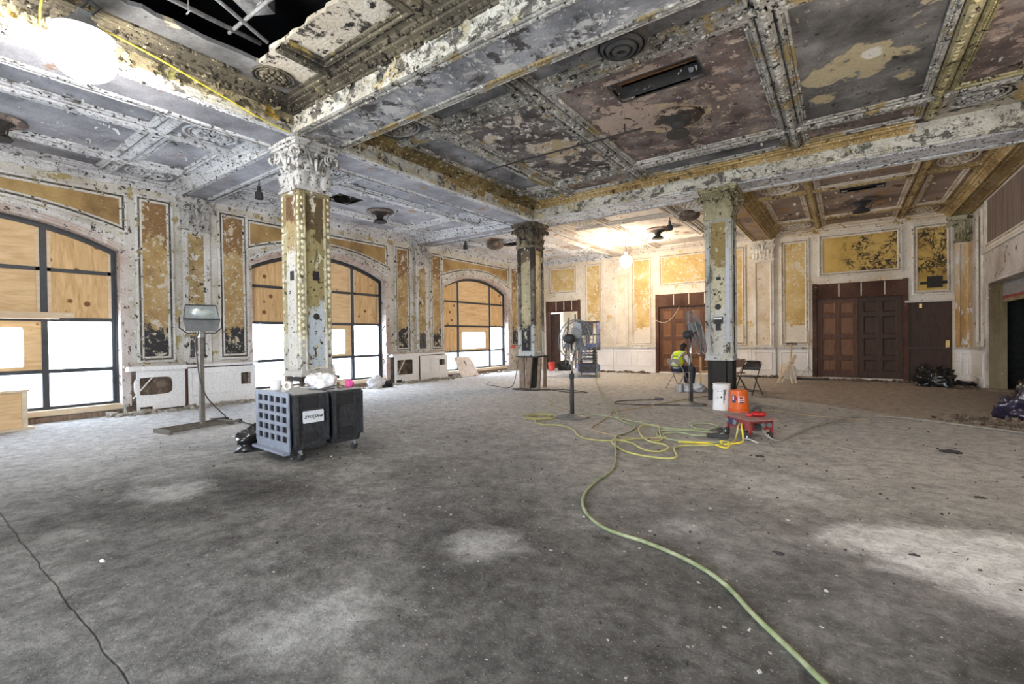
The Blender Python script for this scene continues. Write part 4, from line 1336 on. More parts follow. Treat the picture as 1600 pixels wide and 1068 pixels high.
# column 3: black boxed base, strip, boxes
legs(c3, [('steel_core', (-.04, -.03, 0), (-.04, -.03, .89), .36, .38), ('prop', (.21, -.17, 0), (.21, -.17, .89), .10, .10), ('prop', (.21, .17, 0), (.21, .17, .89), .10, .10), ('prop', (-.21, -.22, 0), (-.21, -.22, .89), .05, .05)], 'charred')
pl = Pl((0, -.2715, 0), (1, 0, 0), (0, 0, 1), (0, -1, 0))
def plate(root, nm, mt, a0, a1, b0, b1, h0, h1, pl=pl):
    b_ = MB(); b_.prism([(a0, b0), (a1, b0), (a1, b1), (a0, b1)], pl.o, pl.u, pl.v, pl.n, h0, h1); return b_.build(nm, M[mt], root)
plate(c3, 'trim_strip', 'col3_strip', .155, .235, 1.28, 3.3, -.01, .022)
plate(c3, 'trim_strip', 'col3_panel_side', .155, .235, .96, 1.28, -.01, .016)
ob = plate(c3, 'outlet_box', 'rubber', -.09, .09, 1.68, 1.83, -.03, .045)
plate(ob, 'box_cover', 'steel', -.075, .075, 1.775, 1.815, .045, .06)
plate(c3, 'outlet_box', 'rubber', -.055, .045, 1.54, 1.68, -.03, .01)
s_ = MB(); s_.lathe([(0, 0), (.062, 0), (.062, .012), (0, .012)], (0, 0, 0), 18, Matrix(((1, 0, 0), (0, 0, -1), (0, 1, 0))))
for v_ in s_.v: v_ += V((-.01, -.252, 2.05))
s_.build('round_plate', M['ink'], c3)
plate(c3, 'dark_plate', 'ink', -.04, .05, 2.63, 2.70, -.03, -.005)


def pilaster(par, pos_, rotz, fm, pm, capm, z0=.98, zc=3.95, w=.54, d=.09, z1=4.62):
    root = empty('pilaster', pos_, (0, 0, rotz), par)
    k = w / 2
    b = MB()
    b.box((-k, -d + .015, z0), (k, 0, zc))
    b.build('pilaster_shaft', M[fm], root)
    pl = Pl((0, -d + .015, 0), (1, 0, 0), (0, 0, 1), (0, -1, 0))
    f_ = MB(); f_.prism([(-k + .12, z0 + .12), (k - .12, z0 + .12), (k - .12, zc - .12), (-k + .12, zc - .12)], pl.o, pl.u, pl.v, pl.n, -.005, .004)
    f_.build('pilaster_panel', M[pm], root)
    g = MB()
    g.sweep(pl.rect(-k, k, z0, zc), [(0, 0), (0, .015), (.06, .015), (.065, .035), (.09, .035), (.105, .012), (.125, .0)], pl.n)
    g.build('panel_moulding', M[fm], root)
    # carved head (bell, leaves, scrolls) as ONE mesh: the deepest level allowed
    before = set(bpy.data.objects)
    cp = capital(root, capm, w, .70, zc, z1, faces=(0,), depth=d)
    parts = [o for o in bpy.data.objects if o not in before]
    vs, fs = [], []
    for o in parts:
        n0 = len(vs)
        vs += [v_.co.copy() for v_ in o.data.vertices]
        fs += [tuple(i + n0 for i in p.vertices) for p in o.data.polygons]
    for o in parts: bpy.data.objects.remove(o)
    h = MB(); h.v, h.f = vs, fs
    h.build('capital', M[capm], root)
    return root


pilaster(wall_left, (XL, Y0, 0), PI / 2, 'mould_wall', 'pilaster_left', 'cap_white')
pilaster(wall_left, (XL, Y1, 0), PI / 2, 'mould_wall', 'pilaster_left', 'cap_white')
pilaster(wall_left, (XL, Y2, 0), PI / 2, 'mould_wall', 'pilaster_left', 'cap_white')

# ---------------------------------------------------------------- windows
XF = XL - .26


def window(i, yc, w):
    root = tag(empty('window_%d' % i, (0, 0, 0)), kind='structure')
    pl = Pl((XF, 0, 0), (0, 1, 0), (0, 0, 1), (1, 0, 0))
    loop = [pl.p(yc - w, .16), pl.p(yc + w, .16)] + [pl.p(yc + a, z) for a, z in reversed(arch(w))]
    g = MB()
    g.sweep(loop, [(0, -.06), (0, .07), (.05, .07), (.05, .03), (.11, .03), (.11, -.04)], pl.n)
    g.build('frame', M['window_metal'], root)
    mu = [yc - .975, yc + .975]
    for y in mu:
        b = MB()
        b.box((XF - .05, y - .045, .2), (XF + .05, y + .045, arch_z(y - yc, w) - .05))
        b.build('mullion', M['window_metal'], root)
    for z in (.93, 1.9, 2.83):
        b = MB()
        b.box((XF - .045, yc - w + .05, z - .035), (XF + .04, yc + w - .05, z + .035))
        b.build('transom', M['window_metal'], root)
    b = MB()
    b.box((XF - .06, yc - w, .12), (XL - .04, yc + w, .22))
    b.build('sill', M['batten'], root)
    b = MB()
    b.box((XL - .16, yc - w, 0), (XL - .09, yc + w, .10))
    b.build('sill_board', M['old_wood'], root)
    cols = [(yc - w + .1, mu[0] - .045), (mu[0] + .045, mu[1] - .045), (mu[1] + .045, yc + w - .1)]
    for c_, (a, b_) in enumerate(cols):
        # bottom row: dusty panes
        g = MB(); g.box((XF - .012, a, .25), (XF - .004, b_, .895)); g.build('dusty_pane', M['dusty_glass'], root)
        # second row
        if c_ == 1:
            g = MB()
            hw = .72 if i != 1 else .70
            g.holed((XF + .01, 0, 0), (0, 1, 0), (0, 0, 1), (1, 0, 0), (a, b_, .965, 1.865), (yc - hw, yc + hw * (1.0 if i != 3 else .95), 1.03, 1.74 if i != 3 else 1.66), .018)
            g.build('plywood_board', M['plywood_flat'], root)
            g = MB(); g.box((XF - .03, a, .965), (XF - .024, b_, 1.865)); g.build('pane', M['clear_glass'], root)
        elif i == 3 and c_ == 0:
            g = MB(); g.box((XF + .01, a, .965), (XF + .028, b_, 1.865)); g.build('plywood_board', M['plywood'], root)
        else:
            g = MB(); g.box((XF - .012, a, .965), (XF - .006, b_, 1.865)); g.build('pane', M['clear_glass'], root)
        g = MB(); g.box((XF + .0, a, 1.935), (XF + .018, b_, 2.795)); g.build('plywood_board', M['plywood' if c_ != 1 else 'plywood_flat'], root)
        N = 12
        top = [(a + (b_ - a) * k / N, arch_z(a + (b_ - a) * k / N - yc, w) - .09) for k in range(N + 1)]
        g = MB(); g.prism([(b_, 2.865), (a, 2.865)] + top, pl.o, pl.u, pl.v, pl.n, 0, .018)
        g.build('plywood_board', M['plywood' if c_ != 1 else 'plywood_flat'], root)
        for y in (a + .03, b_ - .03):
            g = MB(); g.box((XF + .018, y - .025, 1.94), (XF + .04, y + .025, arch_z(y - yc, w) - .14)); g.build('batten', M['batten'], root)
        if c_ == 0:
            pass
    return root


wins = [window(k + 1, yc, w) for k, (yc, w) in enumerate(WIN)]
b = MB(); b.box((XF + .05, -.2, 1.93), (XF + .10, 2.28, 2.03)); b.box((XF + .05, -.2, 1.90), (XF + .22, 2.05, 1.93)); b.build('brace_board', M['batten'], wins[0])

# ---------------------------------------------------------------- back wall
bw = MB()
D1, D2, D3, D4 = (-10.75, -9.25), (-5.81, -3.68), (-.73, 1.42), (1.46, 2.46)
ops = [(D1, 3.0), (D2, 3.0), (D3, 3.0), (D4, 2.34)]
xx = XL - .42
for (a, b_), z in ops:
    bw.box((xx, YB, 0), (a, YB + .3, 4.85))
    bw.box((a, YB, z), (b_, YB + .3, 4.85))
    xx = b_
bw.box((xx, YB, 0), (XR + .3, YB + .3, 4.85))
wall_back = tag(bw.build('wall_back', M['plaster_back']), kind='structure')
for (a, b_) in (D1, D2):
    wall_panel(wall_back, BW, a + .04, b_ - .04, 3.30, 4.52, 'gold_back', 'mould_back')
wall_panel(wall_back, BW, D3[0] + .06, D3[1] - .02, 3.22, 4.56, 'gold_vine_wide', 'mould_back')
wall_panel(wall_back, BW, 1.60, 2.48, 2.50, 4.55, 'gold_vine_tall', 'mould_back')
for a0, a1 in ((-8.95, -8.12), (-7.9, -7.62), (-6.88, -6.02), (-3.5, -2.75), (-1.72, -.90)):
    if a1 - a0 < .5: continue
    wall_panel(wall_back, BW, a0, a1, 1.06, 4.52, 'gold_back', 'mould_back')
pilaster(wall_back, (X1, YB, 0), 0, 'mould_back', 'pilaster_back', 'mould_back')
pilaster(wall_back, (X3, YB, 0), 0, 'mould_back', 'pilaster_back', 'mould_back', w=.62)
pilaster(wall_back, (2.68, YB, 0), 0, 'pilaster_orange', 'pilaster_orange', 'cap_olive', w=.34)
v_ = MB(); v_.box((1.93, YB - .10, 2.70), (2.25, YB - .005, 3.02)); v_.box((1.78, YB - .03, 2.80), (2.36, YB - .004, 2.88)); v_.build('vent_box', M['charred'], wall_back)


def wainscot(par, pl, a0, a1, z1=.95, d=.07, mt='wainscot_back', divs=1):
    b = MB()
    b.prism([(a0, .0), (a1, .0), (a1, z1), (a0, z1)], pl.o, pl.u, pl.v, pl.n, 0, d)
    o = b.build('wainscot', M[mt], par)
    c = MB()
    c.prism([(a0 - .01, z1), (a1 + .01, z1), (a1 + .01, z1 + .05), (a0 - .01, z1 + .05)], pl.o, pl.u, pl.v, pl.n, 0, d + .04)
    c.build('wainscot_cap', M['cap_wood'], o)
    p_ = MB()
    p_.prism([(a0, 0), (a1, 0), (a1, .14), (a0, .14)], pl.o, pl.u, pl.v, pl.n, d, d + .018)
    p_.build('skirting', M[mt], o)
    L = (a1 - a0) / divs
    for k in range(divs):
        g = MB()
        g.sweep([pl.p(a0 + k * L + .1, .24, d), pl.p(a0 + (k + 1) * L - .1, .24, d), pl.p(a0 + (k + 1) * L - .1, z1 - .1, d), pl.p(a0 + k * L + .1, z1 - .1, d)], [(0, 0), (0, .014), (.02, .018), (.03, .004), (.035, 0)], pl.n)
        g.build('panel_moulding', M[mt], o)
    return o


wainscot(wall_back, BW, -9.15, -7.65, divs=1)
wainscot(wall_back, BW, -7.62, -5.90, d=.10, divs=2)
wainscot(wall_back, BW, -3.60, -2.6)
wainscot(wall_back, BW, -2.58, -1.86, d=.13)
wainscot(wall_back, BW, -1.82, -.84)
wainscot(wall_back, BW, 2.50, 2.86, d=.12)


def leaf(par, a0, a1, z0, z1, y, mt, pmt, rows=(.20, .32, .32, .20), cols=2, M4=None):
    """panelled door leaf in the plane y, seen from -y"""
    W, H = a1 - a0, z1 - z0
    st, rl = .13, .13
    g = MB()
    pw = (W - st * (cols + 1)) / cols
    tot = H - rl * (len(rows) + 1) - .08
    zs = []
    z = z1 - rl
    for r in rows:
        h = tot * r / sum(rows)
        zs.append((z - h, z)); z -= h + rl
    for k in range(cols + 1):
        x = a0 + k * (st + pw)
        g.box((x, y, z0), (x + st, y + .05, z1))
    edges_ = [z1] + [q for pr in zs for q in (pr[1], pr[0])] + [z0]
    for k in range(0, len(edges_), 2):
        g.box((a0, y + .001, edges_[k + 1]), (a1, y + .049, edges_[k]))
    o = g.build('door_leaf', mt, par, M=M4)
    for k in range(cols):
        for zb, zt in zs:
            x = a0 + st + k * (st + pw)
            p_ = MB()
            p_.box((x - .01, y + .022, zb - .01), (x + pw + .01, y + .036, zt + .01))
            p_.sweep([V((x, y + .004, zb)), V((x + pw, y + .004, zb)), V((x + pw, y + .004, zt)), V((x, y + .004, zt))], [(0, 0), (.02, -.012), (.035, -.018)], (0, -1, 0))
            p_.build('door_panel', pmt, o, M=M4)
    return o


def door(n, a, b_, z1, lm, header=True, y=YB + .05):
    root = tag(empty('door_%d' % n), kind='structure')
    j = MB()
    j.box((a - .10, YB - .04, 0), (a + .02, YB + .2, 3.02)); j.build('door_jamb', M['header'], root)
    j = MB()
    j.box((b_ - .02, YB - .04, 0), (b_ + .10, YB + .2, 3.02)); j.build('door_jamb', M['header'], root)
    j = MB()
    j.box((a, YB - .02, 2.56), (b_, YB + .2, 3.0)); j.box((a - .1, YB - .06, 2.53), (b_ + .1, YB + .1, 2.58))
    j.build('header', M['header'], root)
    for k in (.27, .53, .79):
        s_ = MB(); s_.box((a + (b_ - a) * k, YB - .026, 2.58), (a + (b_ - a) * k + .03, YB - .02, 2.98)); s_.build('header_strip', M['mould_back'], root)
    j = MB(); j.box((a, YB + .0, 0), (b_, YB + .25, .05)); j.build('threshold', M['wainscot_back'], root)
    if lm:
        mid = (a + b_) / 2
        for k, (p, q) in enumerate(((a + .03, mid - .005), (mid + .005, b_ - .03))):
            leaf(root, p, q, .06, 2.53, y, M[lm[k][0]], M[lm[k][1]])
    return root


door_1 = door(1, D1[0], D1[1], 2.56, None)
Mx = Matrix.Translation((D1[0] + .03, YB + .1, 0)) @ Matrix.Rotation(R(-28), 4, 'Z') @ Matrix.Translation((-(D1[0] + .03), -(YB + .1), 0))
leaf(door_1, D1[0] + .03, D1[0] + .80, .06, 2.45, YB + .1, M['door_dark'], M['door_dark'], M4=Mx)
door_2 = door(2, D2[0], D2[1], 2.56, (('door_wood', 'door_warm'), ('door_wood', 'door_warm')))
door_3 = door(3, D3[0], D3[1], 2.56, (('door_wood', 'door_warm'), ('door_dark', 'door_dark')))
for (a, b_), z in ((D2, 3.0), (D3, 3.0), (D4, 2.4)):
    g = MB(); g.box((a - .1, YB + .26, 0), (b_ + .1, YB + .31, z + .05)); g.build('light_stop_board', M['room_dark'], wall_back)  # added behind the doors to stop sky light leaking through the gaps
door_4 = tag(empty('door_4'), kind='structure')
b = MB(); b.box((D4[0], YB + .03, .03), (D4[1], YB + .08, 2.30)); dl = b.build('door_leaf', M['door_dark'], door_4)
b = MB(); b.tube([(D4[0] + .06, YB + .03, 1.02), (D4[0] + .06, YB - .03, .98), (D4[1] - .1, YB - .03, .98), (D4[1] - .1, YB + .03, 1.02)], .012, 6); b.build('panic_bar', M['steel'], dl)
b = MB(); b.box((D4[1] - .14, YB - .01, 1.0), (D4[1] - .06, YB + .03, 1.2)); b.build('lock_plate', M['brass'], dl)
b = MB(); b.box((D4[0] + .30, YB - .005, 2.14), (D4[0] + .36, YB + .03, 2.26)); b.build('closer_bracket', M['brass'], dl)
b = MB(); b.box((D4[0] - .02, YB - .05, 2.30), (D4[1] + .06, YB + .1, 2.36)); b.build('lintel', M['cap_wood'], door_4)

# ---------------------------------------------------------------- right wall with its dark opening
OY0, OY1, OZ = 11.9, 15.87, 2.59
rw = MB()
rw.box((XR, OY1, 0), (XR + .28, YB + .3, 5.0))
rw.box((XR, OY0, OZ), (XR + .28, OY1, 5.0))
rw.box((XR, -3.1, 0), (XR + .28, OY0, 5.0))
wall_right = tag(rw.build('wall_right', M['right_plaster']), kind='structure')
wall_panel(wall_right, RW, -17.0, -16.42, 1.05, 4.55, 'right_panel', 'mould_back')
wall_panel(wall_right, RW, -16.10, -11.5, 3.45, 4.75, 'right_panel', 'mould_back')
g = MB(); g.sweep([RW.p(-OY1, 0), RW.p(-OY1, OZ), RW.p(-OY0, OZ)], [(0, 0), (0, .03), (.05, .05), (.08, .02), (.15, .02), (.16, 0)], RW.n, closed=False)
g.build('opening_architrave', M['right_plaster'], wall_right)
g = MB(); g.sweep([RW.p(-16.3, 3.36), RW.p(-11.5, 3.36)], [(0, 0), (0, .05), (.04, .07), (.08, .04), (.1, 0)], RW.n, closed=False); g.build('string_course', M['mould_back'], wall_right)
wainscot(wall_right, RW, -YB, -OY1 - .18, d=.05)
b = MB(); b.box((XR - .005, OY1 - .012, 0), (XR + .29, OY1 + .0, OZ)); b.box((XR + .19, OY1 - .12, 0), (XR + .29, OY1, OZ)); b.build('opening_jamb', M['jamb'], wall_right)
b = MB(); b.box((XR - .10, OY1 - .25, 0), (XR + .45, OY1 + .1, .05)); b.build('threshold', M['old_wood'], wall_right)
b = MB(); b.box((XR + .2, OY0, 2.12), (XR + .27, OY1 - .12, 2.20)); b.build('transom_bar', M['jamb'], wall_right)
b = MB(); b.box((XR + .21, OY0, 2.20), (XR + .26, OY1 - .12, 2.27)); b.build('red_strip', M['red_metal'], wall_right)
b = MB(); b.box((XR + .22, OY0, 2.27), (XR + .24, OY1 - .12, OZ)); b.build('transom_panel', M['duct'], wall_right)
al = MB()
al.box((XR + 2.8, OY0 - .5, -.1), (XR + 2.9, OY1 + 1.2, 3.2)); al.box((XR + .28, OY1 + 1.1, -.1), (XR + 2.9, OY1 + 1.2, 3.2)); al.box((XR + .28, OY0 - .6, -.1), (XR + 2.9, OY0 - .5, 3.2)); al.box((XR + .28, OY0 - .6, 3.1), (XR + 2.9, OY1 + 1.2, 3.2))
al.build('alcove', M['room_dark'], wall_right)  # closed box with near-black walls, added to keep the opening dark

# ---------------------------------------------------------------- front wall behind the camera, its wide opening added to let in fill light
fw_ = MB()
fw_.box((-12.3, -3.3, 0), (-3.0, -3.05, 5.0))
fw_.box((.5, -3.3, 0), (XR + .3, -3.05, 5.0))
fw_.box((-3.0, -3.3, 2.6), (.5, -3.05, 5.0))
wall_front = tag(fw_.build('wall_front', M['plaster_back']), kind='structure')

# ---------------------------------------------------------------- paint curling off the ceilings and beams
def flakes(n, where, nrm, s0, s1, mt):
    nrm = V(nrm)
    b_ = MB()
    t1 = nrm.orthogonal().normalized()
    t2 = nrm.cross(t1)
    for _ in range(n):
        p = V(where())
        a_ = random.uniform(0, 2 * PI)
        u = t1 * math.cos(a_) + t2 * math.sin(a_)
        w = nrm.cross(u)
        s = random.uniform(s0, s1) * random.choice((1, 1, 1, 1.7))
        k = s * random.uniform(.4, 1.1)
        r1, r2 = random.uniform(.15, .5), random.uniform(.5, 1.3)
        e = [p + nrm * .001]
        q1 = p + u * s * .5 + nrm * s * .5 * r1
        q2 = q1 + u * s * .4 + nrm * s * .5 * r2
        b_.add([p - w * k * .5 + nrm * .001, p + w * k * .4 + nrm * .001, q1 + w * k * .55, q1 - w * k * .5, q2 + w * k * .3, q2 - w * k * .35], [(0, 1, 2, 3), (3, 2, 4, 5)])
    tag(b_.build('paint_flakes', M[mt], ceiling), kind='stuff')


ru = random.uniform
flakes(500, lambda: (ru(-6.5, -.8), ru(4.9, 10.3), ZM), (0, 0, -1), .012, .04, 'soot_tan')
flakes(600, lambda: (ru(-6.5, 2.0), ru(4.9, 10.3), ZM), (0, 0, -1), .012, .05, 'soot_field')
flakes(420, lambda: (ru(-6.8, 2.3), Y1 - HB, ru(4.68, 4.92)), (0, -1, 0), .02, .08, 'fascia')
flakes(240, lambda: (ru(-6.8, 2.3), ru(Y1 - HB + .1, Y1 + HB - .1), ZS), (0, 0, -1), .012, .042, 'soffit')
flakes(260, lambda: (ru(-6.8, 2.3), Y2 - HB, ru(4.68, 4.92)), (0, -1, 0), .02, .07, 'fascia')
flakes(240, lambda: (X1 + HB, ru(4.6, 10.7), ru(4.68, 4.92)), (1, 0, 0), .02, .07, 'fascia')
flakes(160, lambda: (X1 + HB, ru(.3, 3.8), ru(4.68, 4.92)), (1, 0, 0), .02, .07, 'fascia_wet')
flakes(500, lambda: (ru(-11.5, -7.8), ru(.8, 10.6), ZA), (0, 0, -1), .015, .06, 'mould_aisle')
flakes(220, lambda: (ru(-1.8, 2.2), ru(11.7, 17.3), ZA), (0, 0, -1), .015, .06, 'mould_right')

# ---------------------------------------------------------------- vestibule behind the open doorway, its shell added to keep off sky light
vb = MB()
vb.box((-11.6, YB + .3, 0), (-11.4, 20.6, 3.3)); vb.box((-8.7, YB + .3, 0), (-8.5, 20.6, 3.3)); vb.box((-11.6, YB + .3, 3.2), (-8.5, 20.8, 3.35))
vb.box((-11.6, 20.6, 0), (-10.75, 20.8, 3.3)); vb.box((-9.15, 20.6, 0), (-8.5, 20.8, 3.3)); vb.box((-10.75, 20.6, 2.75), (-9.15, 20.8, 3.3))
vb.build('vestibule', M['plaster_back'], wall_back)
for x in (-10.45, -9.95, -9.45):
    vb = MB(); vb.box((x - .03, 20.62, 0), (x + .03, 20.7, 2.75)); vb.build('glazing_bar', M['window_metal'], wall_back)
# ================================================================== THINGS
def cyl(b, c, r, h, n=16, r2=None):
    r2 = r if r2 is None else r2
    b.lathe([(0, 0), (r, 0), (r2, h), (0, h)], c, n)


def axis_M(d):
    """matrix taking +z to direction d"""
    return V((0, 0, 1)).rotation_difference(V(d).normalized()).to_matrix()


# ---------------------------------------------------------------- radiator covers under the window wall
def radiator_cover(name, label, y0, y1, h1, h2, strip, smt, group):
    """panelled cover boxes: h1 = big cutout, h2 = small cutout (y0, y1, z0, z1, power)"""
    t = thing(name, label, 'radiator cover', (XL + .002, (y0 + y1) / 2, 0), group=None)
    ym = (y0 + y1) / 2
    pl = Pl((.13, -ym, 0), (0, 1, 0), (0, 0, 1), (1, 0, 0))
    g = MB()
    g.holed(pl.o, pl.u, pl.v, pl.n, (y0 + .18, strip - .03, .12, .86), h1[:4], .025, h1[4])
    g.build('front_panel', M['wainscot'], t)
    g = MB()
    g.holed(pl.o, pl.u, pl.v, pl.n, (strip + .03, y1, .0, .86), h2[:4], .025, h2[4])
    fr = g.build('front_panel', M['wainscot'], t)
    g = MB()
    w = (y1 - strip - .1) / 3
    for k in range(2):
        a = strip + .08 + k * (w + .02)
        g.sweep([pl.p(a, .25, .025), pl.p(a + w, .25, .025), pl.p(a + w, .76, .025), pl.p(a, .76, .025)], [(0, 0), (0, .010), (.018, .014), (.026, .002)], pl.n)
    g.build('panel_moulding', M['wainscot'], fr)
    g = MB(); g.prism([(strip - .035, .02), (strip + .035, .02), (strip + .035, .93), (strip - .035, .93)], pl.o, pl.u, pl.v, pl.n, 0, .02); g.build('cover_strip', M[smt], t)
    g = MB(); g.box((.0, y0 - ym, .86), (.20, strip - ym, .95)); g.box((.0, strip - ym, .89), (.18, y1 + .05 - ym, .94)); g.build('top_shelf', M['wainscot'], t)
    g = MB(); g.box((.10, y0 + .15 - ym, 0), (.14, y0 + .20 - ym, .86)); g.build('end_post', M['wainscot'], t)
    g = MB(); g.box((0, y1 - .03 - ym, 0), (.13, y1 - ym, .87)); g.build('end_panel', M['wainscot'], t)
    g = MB(); g.box((.0, y0 + .02 - ym, .02), (.02, y1 - .05 - ym, .88)); g.build('dark_backing', M['rubble_dark'], t)
    g = MB(); g.bar((.15, h1[0] - .02 - ym, h1[2] - .05), (.15, h1[0] + .32 - ym, h1[3] + .02), .02); g.build('loose_batten', M['wainscot'], t)
    g = MB(); g.prism([(strip + .04, .0), (y1, .0), (y1, .14), (strip + .04, .14)], pl.o, pl.u, pl.v, pl.n, .025, .04); g.prism([(y0 + .4, .06), (strip - .04, .06), (strip - .04, .2), (y0 + .4, .2)], pl.o, pl.u, pl.v, pl.n, .025, .04); g.build('skirting', M['wainscot'], t)
    return t


radiator_cover('radiator_cover', 'white panelled radiator cover with rounded dark cutout, behind the floodlight stand', 2.98, 5.45, (3.08, 3.74, .36, .72, 5), (5.12, 5.34, .42, .70, 30), 4.0, 'header', None)
radiator_cover('radiator_cover', 'white panelled radiator cover with rectangular cutout and crossed sticks, between farther windows', 9.62, 12.15, (9.85, 10.5, .28, .76, 20), (11.72, 12.02, .50, .70, 30), 10.8, 'rubber', None)
t = thing('sill_slat', 'dark brown weathered slat lying under the window behind the nearest column', 'slat', (XL + .12, 6.3, 0))
b = MB(); b.box((0, -.8, .02), (.05, 1.0, .11)); b.build('slat', M['old_wood'], t)
b = MB(); b.box((-.02, -.8, .12), (.03, 1.0, .22)); b.build('slat', M['old_wood'], t)

# ---------------------------------------------------------------- floodlight on a stand
t = thing('floodlight_stand', 'grey rectangular floodlight on a steel pole and channel base by the wall', 'floodlight', (-8.82, 3.20, 0), (0, 0, R(8)))
# base frame runs roughly along y
for x in (-.21, 0, .21):
    b = MB(); b.box((x - .025, -.52, .03), (x + .025, .55, .04)); b.box((x - .025, -.52, .03), (x - .018, .55, .062)); b.box((x + .018, -.52, .03), (x + .025, .55, .062)); b.build('base_channel', M['channel'], t)
for y in (-.54, .42):
    b = MB(); b.box((-.24, y - .025, .0), (.24, y + .025, .062)); b.build('base_channel', M['channel'], t)
for x in (-.2, .2):
    b = MB(); b.lathe([(0, -.015), (.035, -.015), (.035, .015), (0, .015)], (x, .57, .04), 12, axis_M((1, 0, 0))); b.build('caster', M['rubber'], t)
b = MB(); b.bar((0, .05, .04), (0, .05, 1.58), .062); b.build('pole', M['channel'], t)
b = MB(); b.bar((0, .05, 1.52), (0, .05, 1.62), .09, .07); b.tube([(-.03, .05, 1.55), (.03, .05, 1.55)], .03, 10); b.build('clamp', M['galv'], t)
hd = empty('lamp_head', (0.02, .05, 1.84), (0, 0, R(-22)), t)     # local +x faces the room
b = MB(); b.tube([(0, -.30, .02), (0, -.30, -.16), (0, -.2, -.25), (0, .2, -.25), (0, .30, -.16), (0, .30, .02)], .012, 6); b.build('yoke', M['rubber'], hd)
b = MB()
vs = [(-.13, -.18, -.20), (-.13, .18, -.20), (-.13, .22, .20), (-.13, -.22, .20), (.12, -.26, -.03), (.12, .26, -.03), (.02, .22, .23), (.02, -.22, .23), (.14, -.26, -.05), (.14, .26, -.05), (.08, .22, -.22), (.08, -.22, -.22)]
b.add(vs, [(0, 3, 2, 1), (3, 7, 6, 2), (0, 1, 10, 11), (11, 10, 9, 8), (0, 11, 8, 4), (4, 7, 3, 0), (1, 2, 6, 5), (1, 5, 9, 10), (8, 9, 5, 4)])
b.build('housing', M['lampgrey'], hd)
b = MB(); b.add([(.125, -.25, -.02), (.125, .25, -.02), (.03, .21, .215), (.03, -.21, .215)], [(0, 1, 2, 3)]); b.build('lamp_glass', M['lamp_glass'], hd)
b = MB(); b.ball((.02, 0, .09), (.05, .17, .10), 16, 8); b.build('reflector', M['reflector'], hd, smooth=True)
b = MB(); b.tube([(.127, -.255, -.02), (.127, .255, -.02), (.03, .215, .218), (.03, -.215, .218)], .012, 6, closed=True); b.build('front_rim', M['rubber'], hd)
b = MB(); b.tube(smoothpts([(.05, -.02, 1.66), (.06, -.02, 1.58), (.05, -.06, 1.45), (.04, -.03, 1.1), (.05, .0, .8), (.06, .10, .5), (.05, .30, .25), (.02, .42, .11), (-.05, .2, .11)], 6), .011, 6); b.build('power_cord', M['cord_dark'], t, smooth=True)

# ---------------------------------------------------------------- wheeled black machine
t = thing('air_scrubber', 'boxy black plastic machine on casters with a grey lattice end grille', 'air scrubber', (-5.66, 3.36, 0), (0, 0, R(-3)))
HX, HY, Z0, Z1_ = .44, .46, .13, .80
for k, (ya, yb) in enumerate(((-HY, -.035), (.035, HY))):
    pass
def tub(x0, x1, y0, y1, z0, z1, tp):
    b = MB()
    ring = lambda z, e: [V((x0 + e, y0 + e, z)), V((x1 - e, y0 + e, z)), V((x1 - e, y1 - e, z)), V((x0 + e, y1 - e, z))]
    vs = ring(z0, tp) + ring(z0 + .06, tp * .6) + ring(z1, 0)
    fs = [(3, 2, 1, 0), (8, 9, 10, 11)]
    for q in range(2):
        for i in range(4):
            j = (i + 1) % 4
            fs.append((q * 4 + i, q * 4 + j, q * 4 + 4 + j, q * 4 + 4 + i))
    b.add(vs, fs)
    return b
for (ya, yb) in ((-HY, -.02), (.02, HY)):
    h = tub(-HX + .03, HX, ya, yb, Z0, Z1_, .035).build('body_half', M['black_plastic'], t, bevel=.012)
    ym = (ya + yb) / 2
    for (c0, c1_, z0_, z1_) in ((ym - .11, ym + .09, .62, .77),):
        b = MB(); b.box((HX - .02, c0, z0_), (HX + .004, c1_, z1_)); b.build('handle_recess', M['ink'], h)
        b = MB(); b.box((HX - .005, c0 - .01, z0_ - .02), (HX + .02, c1_ + .01, z0_)); b.box((HX - .005, c1_, z0_), (HX + .012, c1_ + .02, z1_)); b.build('handle_lip', M['black_plastic'], h)
    b = MB(); b.box((HX - .03, ym - .08, .22), (HX - .006, ym + .08, .33)); b.build('lower_recess', M['ink'], h)
    for yy in (ya + .03, yb - .03):
        b = MB(); b.bar((HX + .008, yy, .22), (HX + .008, yy, Z1_ - .02), .05, .03); b.build('body_rib', M['black_plastic'], h)
    b = MB(); b.box((-HX + .05, ya + .01, Z1_), (HX - .01, yb - .01, Z1_ + .012)); b.build('lid', M['galv'], h)
# lattice end grille on -y
g = empty('end_grille', (0, -HY - .03, 0), parent=t)
b = MB()
gx0, gx1, gz0, gz1 = -HX - .03, HX - .05, .13, .83
nx, nz = 5, 5
bw_, bh_ = .040, .042
mx_l, mz_b, mz_t = .05, .10, .06
cw = (gx1 - gx0 - 2 * mx_l - (nx - 1) * bw_) / nx
ch = (gz1 - gz0 - mz_b - mz_t - (nz - 1) * bh_) / nz
b.box((gx0, -.008, gz0), (gx0 + mx_l, .008, gz1)); b.box((gx1 - mx_l, -.008, gz0), (gx1, .008, gz1))
for k in range(1, nx):
    x = gx0 + mx_l + k * cw + (k - 1) * bw_
    b.box((x, -.008, gz0 + mz_b), (x + bw_, .008, gz1 - mz_t))
b.box((gx0 + mx_l, -.0075, gz0), (gx1 - mx_l, .0075, gz0 + mz_b)); b.box((gx0 + mx_l, -.0075, gz1 - mz_t), (gx1 - mx_l, .0075, gz1))
for k in range(1, nz):
    z = gz0 + mz_b + k * ch + (k - 1) * bh_
    b.box((gx0 + mx_l, -.0075, z), (gx1 - mx_l, .0075, z + bh_))
b.build('lattice', M['grey_plastic'], g)
